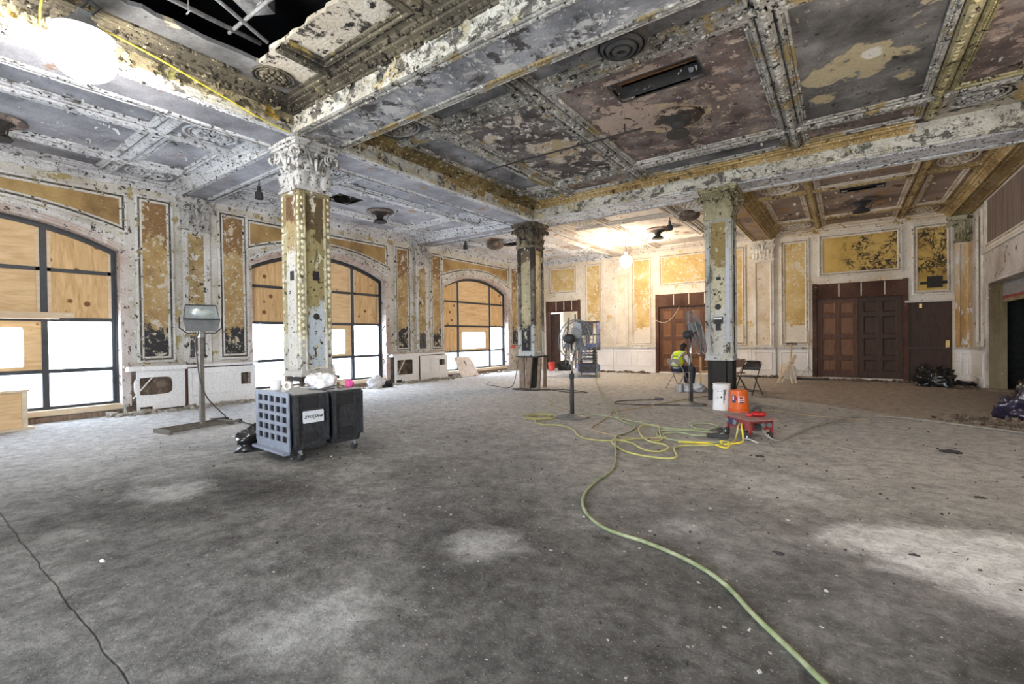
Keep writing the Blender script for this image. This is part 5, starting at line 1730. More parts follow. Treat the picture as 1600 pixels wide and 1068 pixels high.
b = MB(); b.box((gx0, .018, gz0 + .05), (gx1, .024, gz1 - .03)); b.build('grille_backing', M['ink'], g)
b = MB(); b.box((gx0 - .12, .03, .16), (gx0 - .09, .07, .80)); b.build('side_flange', M['grey_plastic'], g)
b = MB(); b.box((gx0, -.07, .10), (gx1, .0, .13)); b.build('lower_lip', M['grey_plastic'], g)
pl = Pl((HX + .024, 0, 0), (0, 1, 0), (0, 0, 1), (1, 0, 0))
sg = MB()
pts = []
for (ca, cb, s0) in ((-.12, .42, 180), (-.36, .42, 270)):
    pass
def rrect(a0, a1, b0, b1, r, n=4):
    out = []
    for (ca, cb, s0) in ((a1 - r, b1 - r, 0), (a0 + r, b1 - r, 90), (a0 + r, b0 + r, 180), (a1 - r, b0 + r, 270)):
        for k in range(n + 1):
            a = R(s0 + 90 * k / n)
            out.append((ca + r * math.cos(a), cb + r * math.sin(a)))
    return out
sg.prism(rrect(-.36, -.10, .455, .60, .015), pl.o, pl.u, pl.v, pl.n, -.012, .002)
sign = sg.build('sign_plate', M['sign_grey'], t)
def text(body, size, mat, parent, loc, rot, name='lettering', shear=0.0, sx=1.0, ext=.0008, bold=0.0):
    cu = bpy.data.curves.new(name, 'FONT')
    cu.body = body; cu.size = size; cu.align_x = 'CENTER'; cu.align_y = 'CENTER'; cu.extrude = ext; cu.shear = shear; cu.offset = bold
    o = bpy.data.objects.new(name, cu)
    cu.materials.append(mat)
    COL.objects.link(o)
    bpy.context.view_layer.update()
    me = bpy.data.meshes.new_from_object(o.evaluated_get(bpy.context.evaluated_depsgraph_get()))
    me.name = name
    bpy.data.objects.remove(o)
    o = bpy.data.objects.new(name, me)
    COL.objects.link(o)
    o.parent = parent; o.location = loc; o.rotation_euler = rot; o.scale = (sx, 1, 1)
    return o
text('ZYCLONE', .042, M['ink'], sign, (HX + .027, -.23, .527), (R(90), 0, R(90)), shear=.25, sx=1.22, bold=.0012)
b = MB(); b.tube([(HX + .027, -.224 + .018 * math.cos(a * PI / 8), .527 + .026 * math.sin(a * PI / 8)) for a in range(16)], .003, 4, closed=True); b.build('emblem_ring', M['ink'], sign)
for x, y in ((HX - .08, -HY + .1), (HX - .08, HY - .1), (-HX + .1, -HY + .1), (-HX + .1, HY - .1)):
    c_ = MB(); c_.bar((x, y, .14), (x, y + .015, .07), .05, .03)
    k = c_.build('caster', M['galv'], t)
    c_ = MB(); c_.lathe([(.0, -.018), (.03, -.018), (.048, -.012), (.048, .012), (.03, .018), (0, .018)], (x, y + .02, .048), 16, axis_M((1, .25, 0))); c_.build('caster_wheel', M['rubber'], k, smooth=True)
AS = t.location.copy()
ztop = Z1_ + .013
t = thing('paper_cup', 'white plastic cup with a stirrer standing on the black machine', 'cup', (AS.x - .30, AS.y - .32, ztop))
b = MB(); b.lathe([(0, 0), (.062, 0), (.072, .125), (.066, .125), (.057, .006), (0, .006)], (0, 0, 0), 18); b.build('cup', M['white_plastic'], t, smooth=False)
b = MB(); b.bar((.02, 0, .01), (-.065, .0, .19), .016, .006); b.build('stirrer', M['white_plastic'], t)
t = tag(None or MB() and empty('tape_roll', (AS.x - .12, AS.y - .26, ztop)), 'pale tape roll lying beside the white cup on the machine', 'tape')
b = MB(); b.lathe([(.028, -.025), (.058, -.025), (.058, .025), (.028, .025), (.028, -.025)], (0, 0, .058), 18, axis_M((.6, -.8, 0))); b.build('roll', M['card'], t)
tag(blobby('plastic_sheet', M['bag_white'], (AS.x + .03, AS.y + .12, ztop), (.25, .17, .13), seed=3, amp=.42, n=44, m=30, fold=7.0), 'crumpled clear white plastic bundled on top of the black machine', 'plastic sheet')
t = thing('coiled_wire', 'black wire loops lying on the machine before the crumpled plastic', 'wire', (AS.x + .2, AS.y - .02, ztop))
b = MB(); b.tube(smoothpts([(-.15, -.08, .01), (.0, -.1, .01), (.14, -.05, .015), (.16, .05, .04), (.06, .09, .02), (.0, .02, .01), (.12, -.06, .02), (.17, .16, .05), (.16, .26, .02)], 5), .007, 5); b.build('wire', M['cord_dark'], t, smooth=True)
tag(blobby('rag', M['tan'], (AS.x + .16, AS.y + .34, ztop), (.09, .06, .07), seed=5, amp=.5), 'tan rag bunched beside the pink ball on the machine', 'rag')
tag(blobby('pink_ball', M['pink'], (AS.x + .27, AS.y + .37, ztop), (.062, .058, .07), seed=8, amp=.35), 'magenta crumpled ball at the back corner of the machine', 'ball')
tag(blobby('trash_bag', M['bin_black'], (-6.52, 3.12, 0), (.30, .34, .22), seed=11, amp=.7, n=40, m=26), 'black trash bag slumped on the floor behind the lattice grille', 'trash bag')
b = MB(); b.tube(smoothpts([(-8.75, 3.75, .05), (-8.4, 3.80, .012), (-7.7, 3.75, .012), (-6.9, 3.55, .012), (-6.4, 3.5, .012)], 6), .012, 6)
tag(b.build('extension_cord', M['cord_dark'], smooth=True), 'dark cord running from the floodlight base to the black machine', 'cord')

# ---------------------------------------------------------------- pedestal fans
def fan(name, label, x, y, hz, face, rad, tilt, base_r=.30, blur=None):
    t = thing(name, label, 'fan', (x, y, 0))
    b = MB(); b.lathe([(0, 0), (base_r, 0), (base_r, .012), (base_r * .75, .030), (base_r * .4, .052), (.05, .075), (0, .075)], (0, 0, 0), 30); b.build('base', M['base_grey'], t, smooth=True)
    b = MB(); b.tube([(0, 0, .05), (0, 0, hz * .52)], .034, 12); b.build('lower_pole', M['rubber'], t, smooth=True)
    b = MB(); b.tube([(0, 0, hz * .52), (0, 0, hz - .06)], .022, 12); b.build('upper_pole', M['chrome'], t, smooth=True)
    b = MB(); b.tube([(0, 0, hz * .50), (0, 0, hz * .56)], .042, 12); b.build('collar', M['rubber'], t)
    d = V((math.cos(face) * math.cos(tilt), math.sin(face) * math.cos(tilt), math.sin(tilt)))
    hd = empty('fan_head', (0, 0, hz), (0, 0, 0), t)
    A = axis_M(d)
    b = MB(); b.lathe([(0, -.16), (.07, -.15), (.085, -.10), (.085, .0), (.06, .05), (.02, .07), (.02, .12), (0, .12)], (0, 0, 0), 18, A); b.build('motor', M['rubber'], hd, smooth=True)
    b = MB(); b.bar((0, 0, -.08), (0, 0, 0), .06, .05); b.build('bracket', M['rubber'], hd)
    g = MB()
    for zz, rr in ((.02, .55), (.06, 1.0), (.16, 1.0), (.20, .55)):
        g.tube([A @ V((rad * rr * math.cos(2 * PI * i / 32), rad * rr * math.sin(2 * PI * i / 32), zz)) for i in range(32)], .006 if rr < 1 else .010, 5, closed=True)
    for i in range(28):
        a = 2 * PI * i / 28
        e = V((math.cos(a), math.sin(a), 0))
        g.tube([A @ (e * .08 + V((0, 0, .0))), A @ (e * rad * .55 + V((0, 0, .02))), A @ (e * rad + V((0, 0, .06))), A @ (e * rad + V((0, 0, .16))), A @ (e * rad * .55 + V((0, 0, .20))), A @ (e * .07 + V((0, 0, .215)))], .0035, 4)
    g.lathe([(0, .215), (.075, .212), (.075, .22), (0, .225)], (0, 0, 0), 16, A)
    g.build('guard', M['galv'] if blur is None else M[blur], hd)
    for k in range(3):
        bl = MB()
        vs = []
        for i in range(6):
            r_ = .06 + (rad * .88 - .06) * i / 5
            wd = .07 + .13 * math.sin(PI * min(1, .25 + i / 6))
            for s in (-1, 1):
                q = Matrix.Rotation(2 * PI * k / 3 + .4 + s * wd / max(r_, .09) * .5, 3, 'Z') @ V((r_, 0, .11 + s * .035))
                vs.append(A @ q)
        bl.add(vs, [(2 * i, 2 * i + 1, 2 * i + 3, 2 * i + 2) for i in range(5)])
        bl.build('blade', M['rubber'] if blur is None else M[blur], hd, smooth=True)
    b = MB(); b.tube(smoothpts([A @ V((.0, -.05, -.15)), V((-.03, -.05, -.2)), V((-.045, -.02, -.5)), V((-.05, 0, -hz + .4)), V((-.06, .02, -hz + .08)), V((-.2, .1, -hz + .02))], 5), .006, 5); b.build('power_cord', M['cord_dark'], hd)
    return t


fan('pedestal_fan', 'tall pedestal fan with round wire guard, standing nearest the yellow cord coil', -3.95, 7.30, 1.40, R(78), .36, R(-6), blur='lampgrey')
fan('pedestal_fan', 'pedestal fan tilted edge on, standing beside the white pail and grey green column', -2.58, 9.91, 1.47, R(24), .46, R(14), blur='lampgrey')

# ---------------------------------------------------------------- buckets, power cart
def pail(name, label, x, y, r0, r1, h, mt, parts=None, up=True):
    t = thing(name, label, 'bucket', (x, y, 0))
    b = MB()
    if up: b.lathe([(0, 0), (r0, 0), (r1 * .99, h * .80), (r1, h), (r1 - .012, h), (r0 - .01, .02), (0, .02)], (0, 0, 0), 28)
    else: b.lathe([(0, h), (r0, h), (r1, 0), (r1 - .012, 0), (r0 - .012, h - .015), (0, h - .015)], (0, 0, 0), 28)
    b.build('pail_body', M[mt], t, smooth=False)
    for z in ((h * .80, h * .88, h * .97) if up else (h * .10, h * .04)):
        b = MB(); b.lathe([(r1 * .985, z), (r1 + .010, z + .004), (r1 + .010, z + .014), (r1 * .985, z + .018)], (0, 0, 0), 28); b.build('rim', M[mt], t)
    return t


camdir = lambda x, y: math.atan2(-y, -x)
t = pail('pail', 'tall white plastic pail with dark markings, standing before the grey green column', -1.93, 9.58, .160, .150, .50, 'white_plastic')
a0 = camdir(-1.93, 9.58)
def label_patch(t, nm, mt, r, a, b_, z0, z1, e=.0015, n=8):
    p = MB()
    vs = []
    for i in range(n + 1):
        q = a + (b_ - a) * i / n
        for z in (z0, z1): vs.append((math.cos(q) * (r + e), math.sin(q) * (r + e), z))
    p.add(vs, [(2 * i, 2 * i + 2, 2 * i + 3, 2 * i + 1) for i in range(n)])
    return p.build(nm, M[mt], t)
for k, (da, db, z0, z1) in enumerate(((-.55, -.2, .36, .40), (-.48, -.2, .30, .36), (-.38, -.2, .20, .30), (-.30, -.2, .14, .20), (-.05, .12, .24, .275), (.3, .5, .36, .372), (-.08, .1, .36, .366), (.3, .55, .24, .246))):
    label_patch(t, 'printed_mark', 'lampgrey' if k < 4 else 'ink', .1585, a0 - db, a0 - da, z0, z1)
t = pail('pail', 'orange bucket turned upside down, with a white and blue label', -1.62, 9.52, .150, .178, .40, 'orange', up=False)
a0 = camdir(-1.62, 9.52)
label_patch(t, 'paper_label', 'paper', .163, a0 - .05, a0 + .62, .16, .30)
label_patch(t, 'label_print', 'red_tool', .1645, a0 + .08, a0 + .50, .255, .285)
label_patch(t, 'label_print', 'red_tool', .1645, a0 + .10, a0 + .55, .215, .24)
label_patch(t, 'label_print', 'navy', .1645, a0 + .1, a0 + .55, .175, .20)
label_patch(t, 'label_print', 'navy', .1635, a0 - .75, a0 - .3, .17, .31)
label_patch(t, 'label_print', 'paper', .1648, a0 - .66, a0 - .5, .22, .30)
label_patch(t, 'label_print', 'red_tool', .1648, a0 - .45, a0 - .15, .23, .29)
pail('pail', 'small red bucket on the floor inside the open doorway', -10.15, 16.95, .13, .15, .36, 'red_bucket')

t = thing('power_cart', 'red steel power distribution box with flat top on small wheels', 'power box', (-1.10, 7.25, 0), (0, 0, R(-42)))
W_, D_ = .22, .17
b = MB(); b.box((-W_ - .09, -D_ - .04, .27), (W_ + .09, D_ + .04, .282)); b.build('top_plate', M['red_top'], t)
b = MB(); b.box((-W_, -D_, .12), (W_ - .15, D_, .27)); b.build('body_box', M['red_metal'], t)
b = MB(); b.box((W_ - .15, -D_, .13), (W_, D_, .27)); b.build('body_box', M['red_metal'], t)
b = MB(); b.box((-W_ + .03, -D_ - .006, .15), (-W_ + .16, -D_, .24)); b.build('data_plate', M['navy'], t)
for x, y in ((-W_, -D_), (W_, -D_), (-W_, D_), (W_, D_)):
    b = MB(); b.box((x - .016, y - .016, .05), (x + .016, y + .016, .27)); lg = b.build('leg', M['red_metal'], t)
    b = MB(); b.lathe([(0, -.018), (.025, -.018), (.05, -.013), (.05, .013), (.025, .018), (0, .018)], (x, y - .03, .05), 16, axis_M((0, 1, 0)) ); b.build('wheel', M['rubber'], lg, smooth=True)
    b = MB(); b.lathe([(0, -.019), (.016, -.019), (.016, .019), (0, .019)], (x, y - .031, .05), 12, axis_M((0, 1, 0))); b.build('hub', M['card'], lg)
for x, y, d in ((-.05, -D_ - .012, (0, -1, 0)), (W_ + .012, .02, (1, 0, 0)), (W_ + .012, .12, (1, 0, 0)), (-W_ + .0, -D_ - .02, (0, -1, 0))):
    b = MB(); b.lathe([(0, -.012), (.036, -.012), (.036, .016), (.018, .02), (0, .02)], (x, y, .20), 14, axis_M(d)); b.build('socket', M['lampgrey'], t)
b = MB(); b.bar((W_ + .01, -.08, .20), (W_ + .12, -.12, .17), .06, .05); b.build('plug', M['rubber'], t)
PC = t.location.copy()
t = thing('power_tool', 'red and black cordless power tool lying on the red power box', 'power tool', (PC.x + .08, PC.y + .02, .283), (0, 0, R(10)))
b = MB(); b.ball((.03, 0, .04), (.11, .06, .04), 14, 8); b.build('tool_body', M['red_tool'], t, smooth=True)
b = MB(); b.tube(smoothpts([(-.07, 0, .03), (-.05, 0, .08), (.0, 0, .125), (.04, 0, .13), (.06, 0, .09), (.05, 0, .05)], 5), .02, 8); b.build('tool_handle', M['rubber'], t, smooth=True)
b = MB(); b.box((-.12, -.04, .0), (-.05, .04, .045)); b.build('battery', M['red_tool'], t, bevel=.01)
t = thing('plug_adapter', 'black multi-way plug adapter dropped on the cords by the power box', 'plug adapter', (-1.42, 6.86, 0), (0, 0, R(30)))
b = MB(); b.bar((-.16, 0, .045), (.05, .0, .05), .07, .06); b.bar((-.02, 0, .05), (.10, -.08, .045), .07, .06); b.bar((.0, 0, .06), (.05, .05, .14), .05, .05); b.build('adapter_body', M['rubber'], t, bevel=.012)
b = MB(); b.tube([(.02, -.02, .08), (.04, -.05, .03)], .014, 8); b.build('white_plug', M['white_plastic'], t)
b = MB(); b.add([(0, 0, .012), (.10, -.02, .02), (.17, -.08, .008), (.15, -.13, .006), (.03, -.07, .05), (-.02, -.03, .03)], [(0, 1, 4, 5), (1, 2, 3, 4)])
t = tag(b.build('paper_tag', M['paper'], loc=(-1.10, 6.93, 0)), 'white paper tag on the floor by the yellow cords', 'tag')
sm = t.modifiers.new('thick', 'SOLIDIFY'); sm.thickness = .003

# ---------------------------------------------------------------- hoses and cords on the floor
def cord(name, label, cat, pts, r, mt, z=None, n=7, seg=8):
    ps = [V((p[0], p[1], (p[2] if len(p) > 2 else r))) for p in pts]
    b = MB(); b.tube(smoothpts(ps, seg), r, n)
    return tag(b.build(name, M[mt], smooth=True), label, cat)


cord('air_hose', 'long green-grey hose winding across the open floor to the lift', 'hose', [(.06, 2.12), (-.08, 2.27), (-.19, 2.40), (-.38, 2.61), (-.57, 2.85), (-.80, 3.01), (-1.12, 3.12), (-1.46, 3.18), (-1.74, 3.41), (-1.92, 3.75), (-2.0, 4.21), (-2.03, 4.64), (-2.27, 5.28), (-2.62, 6.1), (-2.62, 6.5), (-2.68, 7.0), (-3.08, 7.39), (-3.45, 8.1), (-4.05, 9.05), (-5.0, 10.7), (-5.64, 11.96), (-6.35, 13.3), (-6.55, 13.75, .04), (-6.62, 13.95, .45), (-6.66, 14.0, 1.2), (-6.7, 14.2, 1.85)], .0138, 'hose')
cord('extension_cord', 'yellow-green cord curving from the coil to the power box', 'cord', [(-4.36, 6.74), (-4.21, 6.49), (-4.0, 6.41), (-3.79, 6.48), (-3.52, 6.4), (-3.33, 6.23), (-3.17, 6.0), (-2.96, 5.84), (-2.72, 5.84), (-2.55, 5.95), (-2.42, 6.13), (-2.26, 6.32), (-2.08, 6.48), (-2.03, 6.57)], .013, 'cord_olive')
co = []
for k in range(4):
    for i in range(10):
        a = 2 * PI * (i + k * 10) / 10
        co.append((-4.46 + (.15 + .05 * k) * math.cos(a) + .02 * math.sin(k * 4), 7.02 + (.17 + .055 * k) * math.sin(a), .012 + .004 * (k % 2)))
cord('extension_cord', 'olive cord wound in a flat coil beside the nearer fan base', 'cord', co, .011, 'cord_olive', seg=3)
cord('extension_cord', 'thin tan cord running from the grey green column past both fans', 'cord', [(-2.4, 11.9), (-2.56, 11.63), (-2.86, 10.8), (-3.33, 8.97), (-3.57, 8.27), (-3.44, 7.76), (-3.35, 7.22), (-3.23, 6.58), (-3.01, 6.37), (-2.69, 6.25), (-2.41, 6.23), (-2.02, 6.47)], .010, 'cord_tan')
cord('extension_cord', 'green cord running straight from the nearer fan with a loop at its end', 'cord', [(-4.06, 7.63), (-3.64, 7.72), (-2.74, 7.39), (-2.36, 7.18), (-1.98, 7.24), (-1.66, 7.44), (-1.60, 7.69), (-1.81, 7.89), (-1.98, 7.68), (-1.89, 7.41), (-1.63, 7.29)], .012, 'hose_green')
cord('extension_cord', 'yellow cord with the lowest wide bend, ending at the power box', 'cord', [(-2.57, 5.84), (-2.44, 5.67), (-2.24, 5.47), (-2.0, 5.37), (-1.7, 5.39), (-1.62, 5.55), (-1.75, 5.9), (-1.72, 6.12), (-1.42, 6.36), (-1.22, 6.62), (-1.22, 6.95, .03), (-1.21, 7.04, .15), (-1.20, 7.12, .20)], .013, 'cord_yellow')
cord('extension_cord', 'yellow cord looped in the middle of the tangle', 'cord', [(-2.62, 6.0), (-2.34, 5.94), (-2.06, 5.66), (-1.87, 5.67), (-1.82, 5.89), (-1.94, 6.07), (-2.22, 6.21), (-2.54, 6.78), (-2.62, 7.2), (-2.41, 7.27), (-2.18, 6.67), (-2.05, 6.36), (-2.1, 6.19)], .012, 'cord_yellow')
cord('extension_cord', 'bright yellow pigtail cord plugged into the red power box', 'cord', [(-1.82, 6.32), (-1.45, 6.44), (-1.25, 6.30), (-1.21, 6.37), (-1.25, 6.62), (-1.36, 6.66), (-1.28, 6.5), (-1.12, 6.75), (-1.13, 6.93, .05), (-1.16, 7.02, .16), (-1.17, 7.1, .2)], .012, 'cord_bright')
cord('extension_cord', 'green cord bunched with black tape in a narrow oval', 'cord', [(-2.02, 6.47), (-2.14, 6.7), (-2.0, 6.95), (-1.72, 6.85), (-1.55, 7.1), (-1.75, 7.2), (-2.2, 7.0), (-2.2, 6.6), (-1.9, 6.4), (-1.5, 6.5), (-1.2, 6.7)], .012, 'hose_green')
cord('extension_cord', 'dark cord lying in a long flat loop before the tilted fan', 'cord', [(-2.66, 10.2), (-2.69, 9.75), (-3.12, 9.5), (-3.45, 9.31), (-3.92, 9.24), (-4.06, 9.5), (-3.87, 9.85), (-3.42, 10.23)], .012, 'cord_dark')
t = thing('cord_plug', 'dark plug end lying at the tip of the flat cord loop', 'plug', (-3.36, 10.28, 0), (0, 0, R(20))); b = MB(); b.bar((-.1, 0, .03), (.08, 0, .03), .05, .05); b.build('plug_body', M['cord_dark'], t)
cord('extension_cord', 'thin faded cord wandering behind the nearer fan', 'cord', [(-5.66, 9.18), (-5.22, 8.71), (-4.95, 8.22), (-4.37, 7.97)], .008, 'cord_tan')
cord('extension_cord', 'thin grey cord from the tilted fan base to the power box', 'cord', [(-2.3, 9.4), (-2.0, 8.9), (-1.68, 8.45), (-1.45, 8.0), (-1.35, 7.7)], .009, 'cord_grey')
cord('power_cable', 'thick grey cable trailing from the power box toward the right wall', 'cable', [(-.92, 7.02, .17), (-.84, 6.98, .08), (-.72, 7.05), (-.6, 7.55), (-.47, 8.14), (-.17, 9.05), (.18, 9.81), (.5, 10.02), (.86, 10.01), (1.43, 9.72), (2.03, 9.38), (2.7, 8.9)], .017, 'cord_grey')
cord('extension_cord', 'dark cords tangled round the base of the middle column', 'cord', [(-7.6, 10.9), (-7.3, 10.5), (-7.0, 10.25), (-6.7, 10.5), (-6.6, 10.9), (-6.9, 10.6), (-7.2, 10.3), (-7.5, 10.4), (-7.2, 10.6), (-6.6, 10.6), (-6.2, 10.9), (-5.7, 10.85), (-5.3, 10.6), (-5.9, 10.5), (-6.5, 10.75)], .012, 'cord_dark')
cord('extension_cord', 'dark cord dropping from the middle column shelf to the floor', 'cord', [(-7.5, 10.72, .9), (-7.56, 10.7, .5), (-7.62, 10.6, .1), (-7.8, 10.5), (-8.2, 10.7), (-8.9, 11.0), (-9.4, 11.8)], .010, 'cord_dark')
cord('extension_cord', 'tan cord lying behind the orange bucket toward the far right', 'cord', [(-1.5, 9.75), (-1.1, 9.9), (-.5, 9.6), (.3, 9.55)], .008, 'cord_tan')

# ---------------------------------------------------------------- folding chairs
def folding_chair(label, x, y, rz, mt, group=None):
    """faces local +x"""
    t = thing('folding_chair', label, 'chair', (x, y, 0), (0, 0, rz))
    hw = .21
    for s in (-1, 1):
        b = MB(); b.tube([(.26, s * (hw + .01), .0), (.05, s * hw, .38), (-.16, s * hw, .74)], .0125, 8); b.build('frame_rail', M[mt], t, smooth=True)
        b = MB(); b.tube([(-.24, s * (hw - .02), 0), (.10, s * (hw - .02), .44)], .0125, 8); b.build('rear_leg', M[mt], t, smooth=True)
    b = MB(); b.tube(smoothpts([(-.16, -hw, .74), (-.175, -hw * .85, .785), (-.18, 0, .80), (-.175, hw * .85, .785), (-.16, hw, .74)], 4), .0125, 8); b.build('top_rail', M[mt], t, smooth=True)
    b = MB()
    vs = []
    for j, (xx, zz, k) in enumerate(((-.075, .585, 1.0), (-.11, .66, 1.0), (-.145, .735, .97), (-.168, .785, .75))):
        for i in range(7):
            s = (i - 3) / 3
            vs.append((xx - .025 * (1 - s * s), s * hw * k, zz))
    b.add(vs, [(j * 7 + i, j * 7 + i + 1, j * 7 + i + 8, j * 7 + i + 7) for j in range(3) for i in range(6)])
    o = b.build('backrest', M[mt], t, smooth=True); sm = o.modifiers.new('thick', 'SOLIDIFY'); sm.thickness = .006
    b = MB(); b.prism(rrect(-.20, .21, -hw + .012, hw - .012, .05), (0, 0, 0), (1, 0, 0), (0, 1, 0), (0, 0, 1), .425, .455); b.build('seat', M[mt], t, bevel=.008)
    for x_, z_ in ((.205, .10), (-.17, .09)):
        b = MB(); b.tube([(x_, -hw, z_), (x_, hw, z_)], .008, 6); b.build('stretcher', M[mt], t)
    return t


folding_chair('grey metal folding chair the seated worker sits on', -3.68, 12.78, R(62), 'chair_grey')
folding_chair('dark brown metal folding chair beside the grey green column', -1.86, 12.30, R(-112), 'chair_brown')
folding_chair('pinkish folding chair standing behind the dark brown one', -2.35, 13.25, R(150), 'chair_pink')
t = thing('wooden_chair', 'pale wooden chair half hidden behind the grey green column', 'chair', (-2.98, 13.2, 0), (0, 0, R(15)))
for x_, y_, h_ in ((-.2, -.2, .85), (-.2, .2, .85), (.2, -.2, .45), (.2, .2, .45)):
    b = MB(); b.bar((x_, y_, 0), (x_, y_, h_), .04); b.build('leg', M['blond_wood'], t)
b = MB(); b.box((-.22, -.22, .43), (.23, .22, .465)); b.build('seat', M['blond_wood'], t)
for z_ in (.60, .78):
    b = MB(); b.box((-.215, -.2, z_ - .04), (-.185, .2, z_ + .04)); b.build('back_slat', M['blond_wood'], t)
b = MB(); b.bar((.2, -.2, .2), (.2, .2, .2), .03); b.bar((-.2, -.2, .2), (-.2, .2, .2), .03); b.build('stretcher', M['blond_wood'], t)

# ---------------------------------------------------------------- seated worker
def skin_body(name, verts, edges_, radii, mt, parent, root=0, sub=2):
    me = bpy.data.meshes.new(name)
    me.from_pydata([tuple(p) for p in verts], edges_, [])
    o = bpy.data.objects.new(name, me)
    COL.objects.link(o)
    o.parent = parent
    me.materials.append(M[mt])
    sk = o.modifiers.new('skin', 'SKIN')
    sk.use_smooth_shade = True
    d = me.skin_vertices[0].data
    for i, r in enumerate(radii):
        d[i].radius = r if isinstance(r, tuple) else (r, r)
        d[i].use_root = (i == root)
    if sub:
        s = o.modifiers.new('subd', 'SUBSURF'); s.levels = sub; s.render_levels = sub
    return o


t = thing('person', 'person in a yellow safety vest and dark jeans seated on folding chair, back turned', 'person', (-3.66, 12.80, 0), (0, 0, R(62)))
# local: +x forward, +y left, z up; seat at .455
J = dict(pelvis=(-.06, 0, .54), belly=(-.06, 0, .68), chest=(.01, 0, .83), upper=(.07, 0, .93), neck=(.125, 0, .985), nape=(.165, 0, 1.025), head=(.20, 0, 1.085), crown=(.205, 0, 1.16),
         shL=(.06, .17, .915), elL=(.17, .24, .68), wrL=(.33, .13, .64), shR=(.06, -.17, .915), elR=(.17, -.24, .68), wrR=(.33, -.12, .64),
         hipL=(.0, .095, .53), knL=(.42, .12, .54), anL=(.40, .12, .11), toeL=(.55, .13, .045), hipR=(.0, -.095, .53), knR=(.42, -.13, .54), anR=(.36, -.14, .11), toeR=(.51, -.15, .045))
names = list(J)
ix = {k: i for i, k in enumerate(names)}
vs = [V(J[k]) for k in names]
ed = [('pelvis', 'belly'), ('belly', 'chest'), ('chest', 'upper'), ('upper', 'neck'), ('neck', 'nape'), ('nape', 'head'), ('head', 'crown'), ('upper', 'shL'), ('shL', 'elL'), ('elL', 'wrL'), ('upper', 'shR'), ('shR', 'elR'), ('elR', 'wrR'),
      ('pelvis', 'hipL'), ('hipL', 'knL'), ('knL', 'anL'), ('anL', 'toeL'), ('pelvis', 'hipR'), ('hipR', 'knR'), ('knR', 'anR'), ('anR', 'toeR')]
ed = [(ix[a], ix[b_]) for a, b_ in ed]
rad = dict(pelvis=(.125, .095), belly=(.11, .08), chest=(.115, .08), upper=(.10, .065), neck=.052, nape=.052, head=(.080, .095), crown=(.055, .065), shL=.062, elL=.044, wrL=.028, shR=.062, elR=.044, wrR=.028,
           hipL=.088, knL=.058, anL=.042, toeL=(.04, .03), hipR=.088, knR=.058, anR=.042, toeR=(.04, .03))
rr = [rad[k] for k in names]
for side, wr, s in (('L', 'wrL', 1), ('R', 'wrR', -1)):
    w0 = V(J[wr])
    fwd = (w0 - V(J['el' + side])).normalized()
    sd = V((0, 1, 0)) * s
    palm = w0 + fwd * .075
    vs.append(palm); rr.append((.036, .017)); pi = len(vs) - 1; ed.append((ix[wr], pi))
    for k, (off, ln) in enumerate(((-.028, .072), (-.010, .082), (.010, .076), (.028, .058))):
        a_ = palm + fwd * .030 + sd * off
        vs.append(a_); rr.append(.010); ed.append((pi, len(vs) - 1))
        vs.append(a_ + fwd * ln * .55 + V((0, 0, -.012))); rr.append(.009); ed.append((len(vs) - 2, len(vs) - 1))
        vs.append(a_ + fwd * ln * .85 + V((0, 0, -.035))); rr.append(.008); ed.append((len(vs) - 2, len(vs) - 1))
    th = w0 + fwd * .045 - sd * .038
    vs.append(th); rr.append(.013); ed.append((pi, len(vs) - 1))
    vs.append(th + fwd * .045 - sd * .018); rr.append(.010); ed.append((len(vs) - 2, len(vs) - 1))
skin_body('body', vs, ed, rr, 'skin', t)
def garment(name, keys, edges_, grow, mt, sub=2):
    v_ = [V(J[k]) for k in keys]
    e_ = [(keys.index(a), keys.index(b_)) for a, b_ in edges_]
    r_ = []
    for k in keys:
        q = rad[k]
        r_.append(tuple(x + grow for x in q) if isinstance(q, tuple) else (q + grow,) * 2)
    return skin_body(name, v_, e_, r_, mt, t, 0, sub)
J['slvL'] = tuple(V(J['elL']).lerp(V(J['wrL']), .25)); J['slvR'] = tuple(V(J['elR']).lerp(V(J['wrR']), .25)); rad['slvL'] = rad['slvR'] = .042
garment('shirt', ['shL', 'elL', 'slvL'], [('shL', 'elL'), ('elL', 'slvL')], .012, 'shirt'); garment('shirt', ['shR', 'elR', 'slvR'], [('shR', 'elR'), ('elR', 'slvR')], .012, 'shirt')
rad['hem'] = (.14, .105); J['hem'] = (-.065, 0, .585); garment('shirt', ['pelvis', 'hem'], [('pelvis', 'hem')], .016, 'shirt')
J['vb'] = (-.07, 0, .575); rad['vb'] = (.15, .12); rad['belly'] = (.155, .12); rad['chest'] = (.17, .12); rad['upper'] = (.14, .095); J['vL'] = (.06, .13, .93); J['vR'] = (.06, -.13, .93); rad['vL'] = rad['vR'] = .072
garment('safety_vest', ['vb', 'belly', 'chest', 'upper', 'vL', 'vR'], [('vb', 'belly'), ('belly', 'chest'), ('chest', 'upper'), ('upper', 'vL'), ('upper', 'vR')], .026, 'vest')
garment('jeans', ['pelvis', 'hipL', 'knL', 'anL', 'hipR', 'knR', 'anR'], [('pelvis', 'hipL'), ('hipL', 'knL'), ('knL', 'anL'), ('pelvis', 'hipR'), ('hipR', 'knR'), ('knR', 'anR')], .014, 'jeans')
garment('boots', ['anL', 'toeL'], [('anL', 'toeL')], .014, 'boot'); garment('boots', ['anR', 'toeR'], [('anR', 'toeR')], .014, 'boot')
b = MB(); b.ball((.185, 0, 1.14), (.105, .088, .10), 16, 10); b.ball((.13, 0, 1.055), (.055, .075, .09), 12, 8); b.build('hair', M['hair'], t, smooth=True)
b = MB(); b.ball((.295, 0, 1.10), (.02, .013, .02), 8, 6); b.build('nose', M['skin'], t, smooth=True)
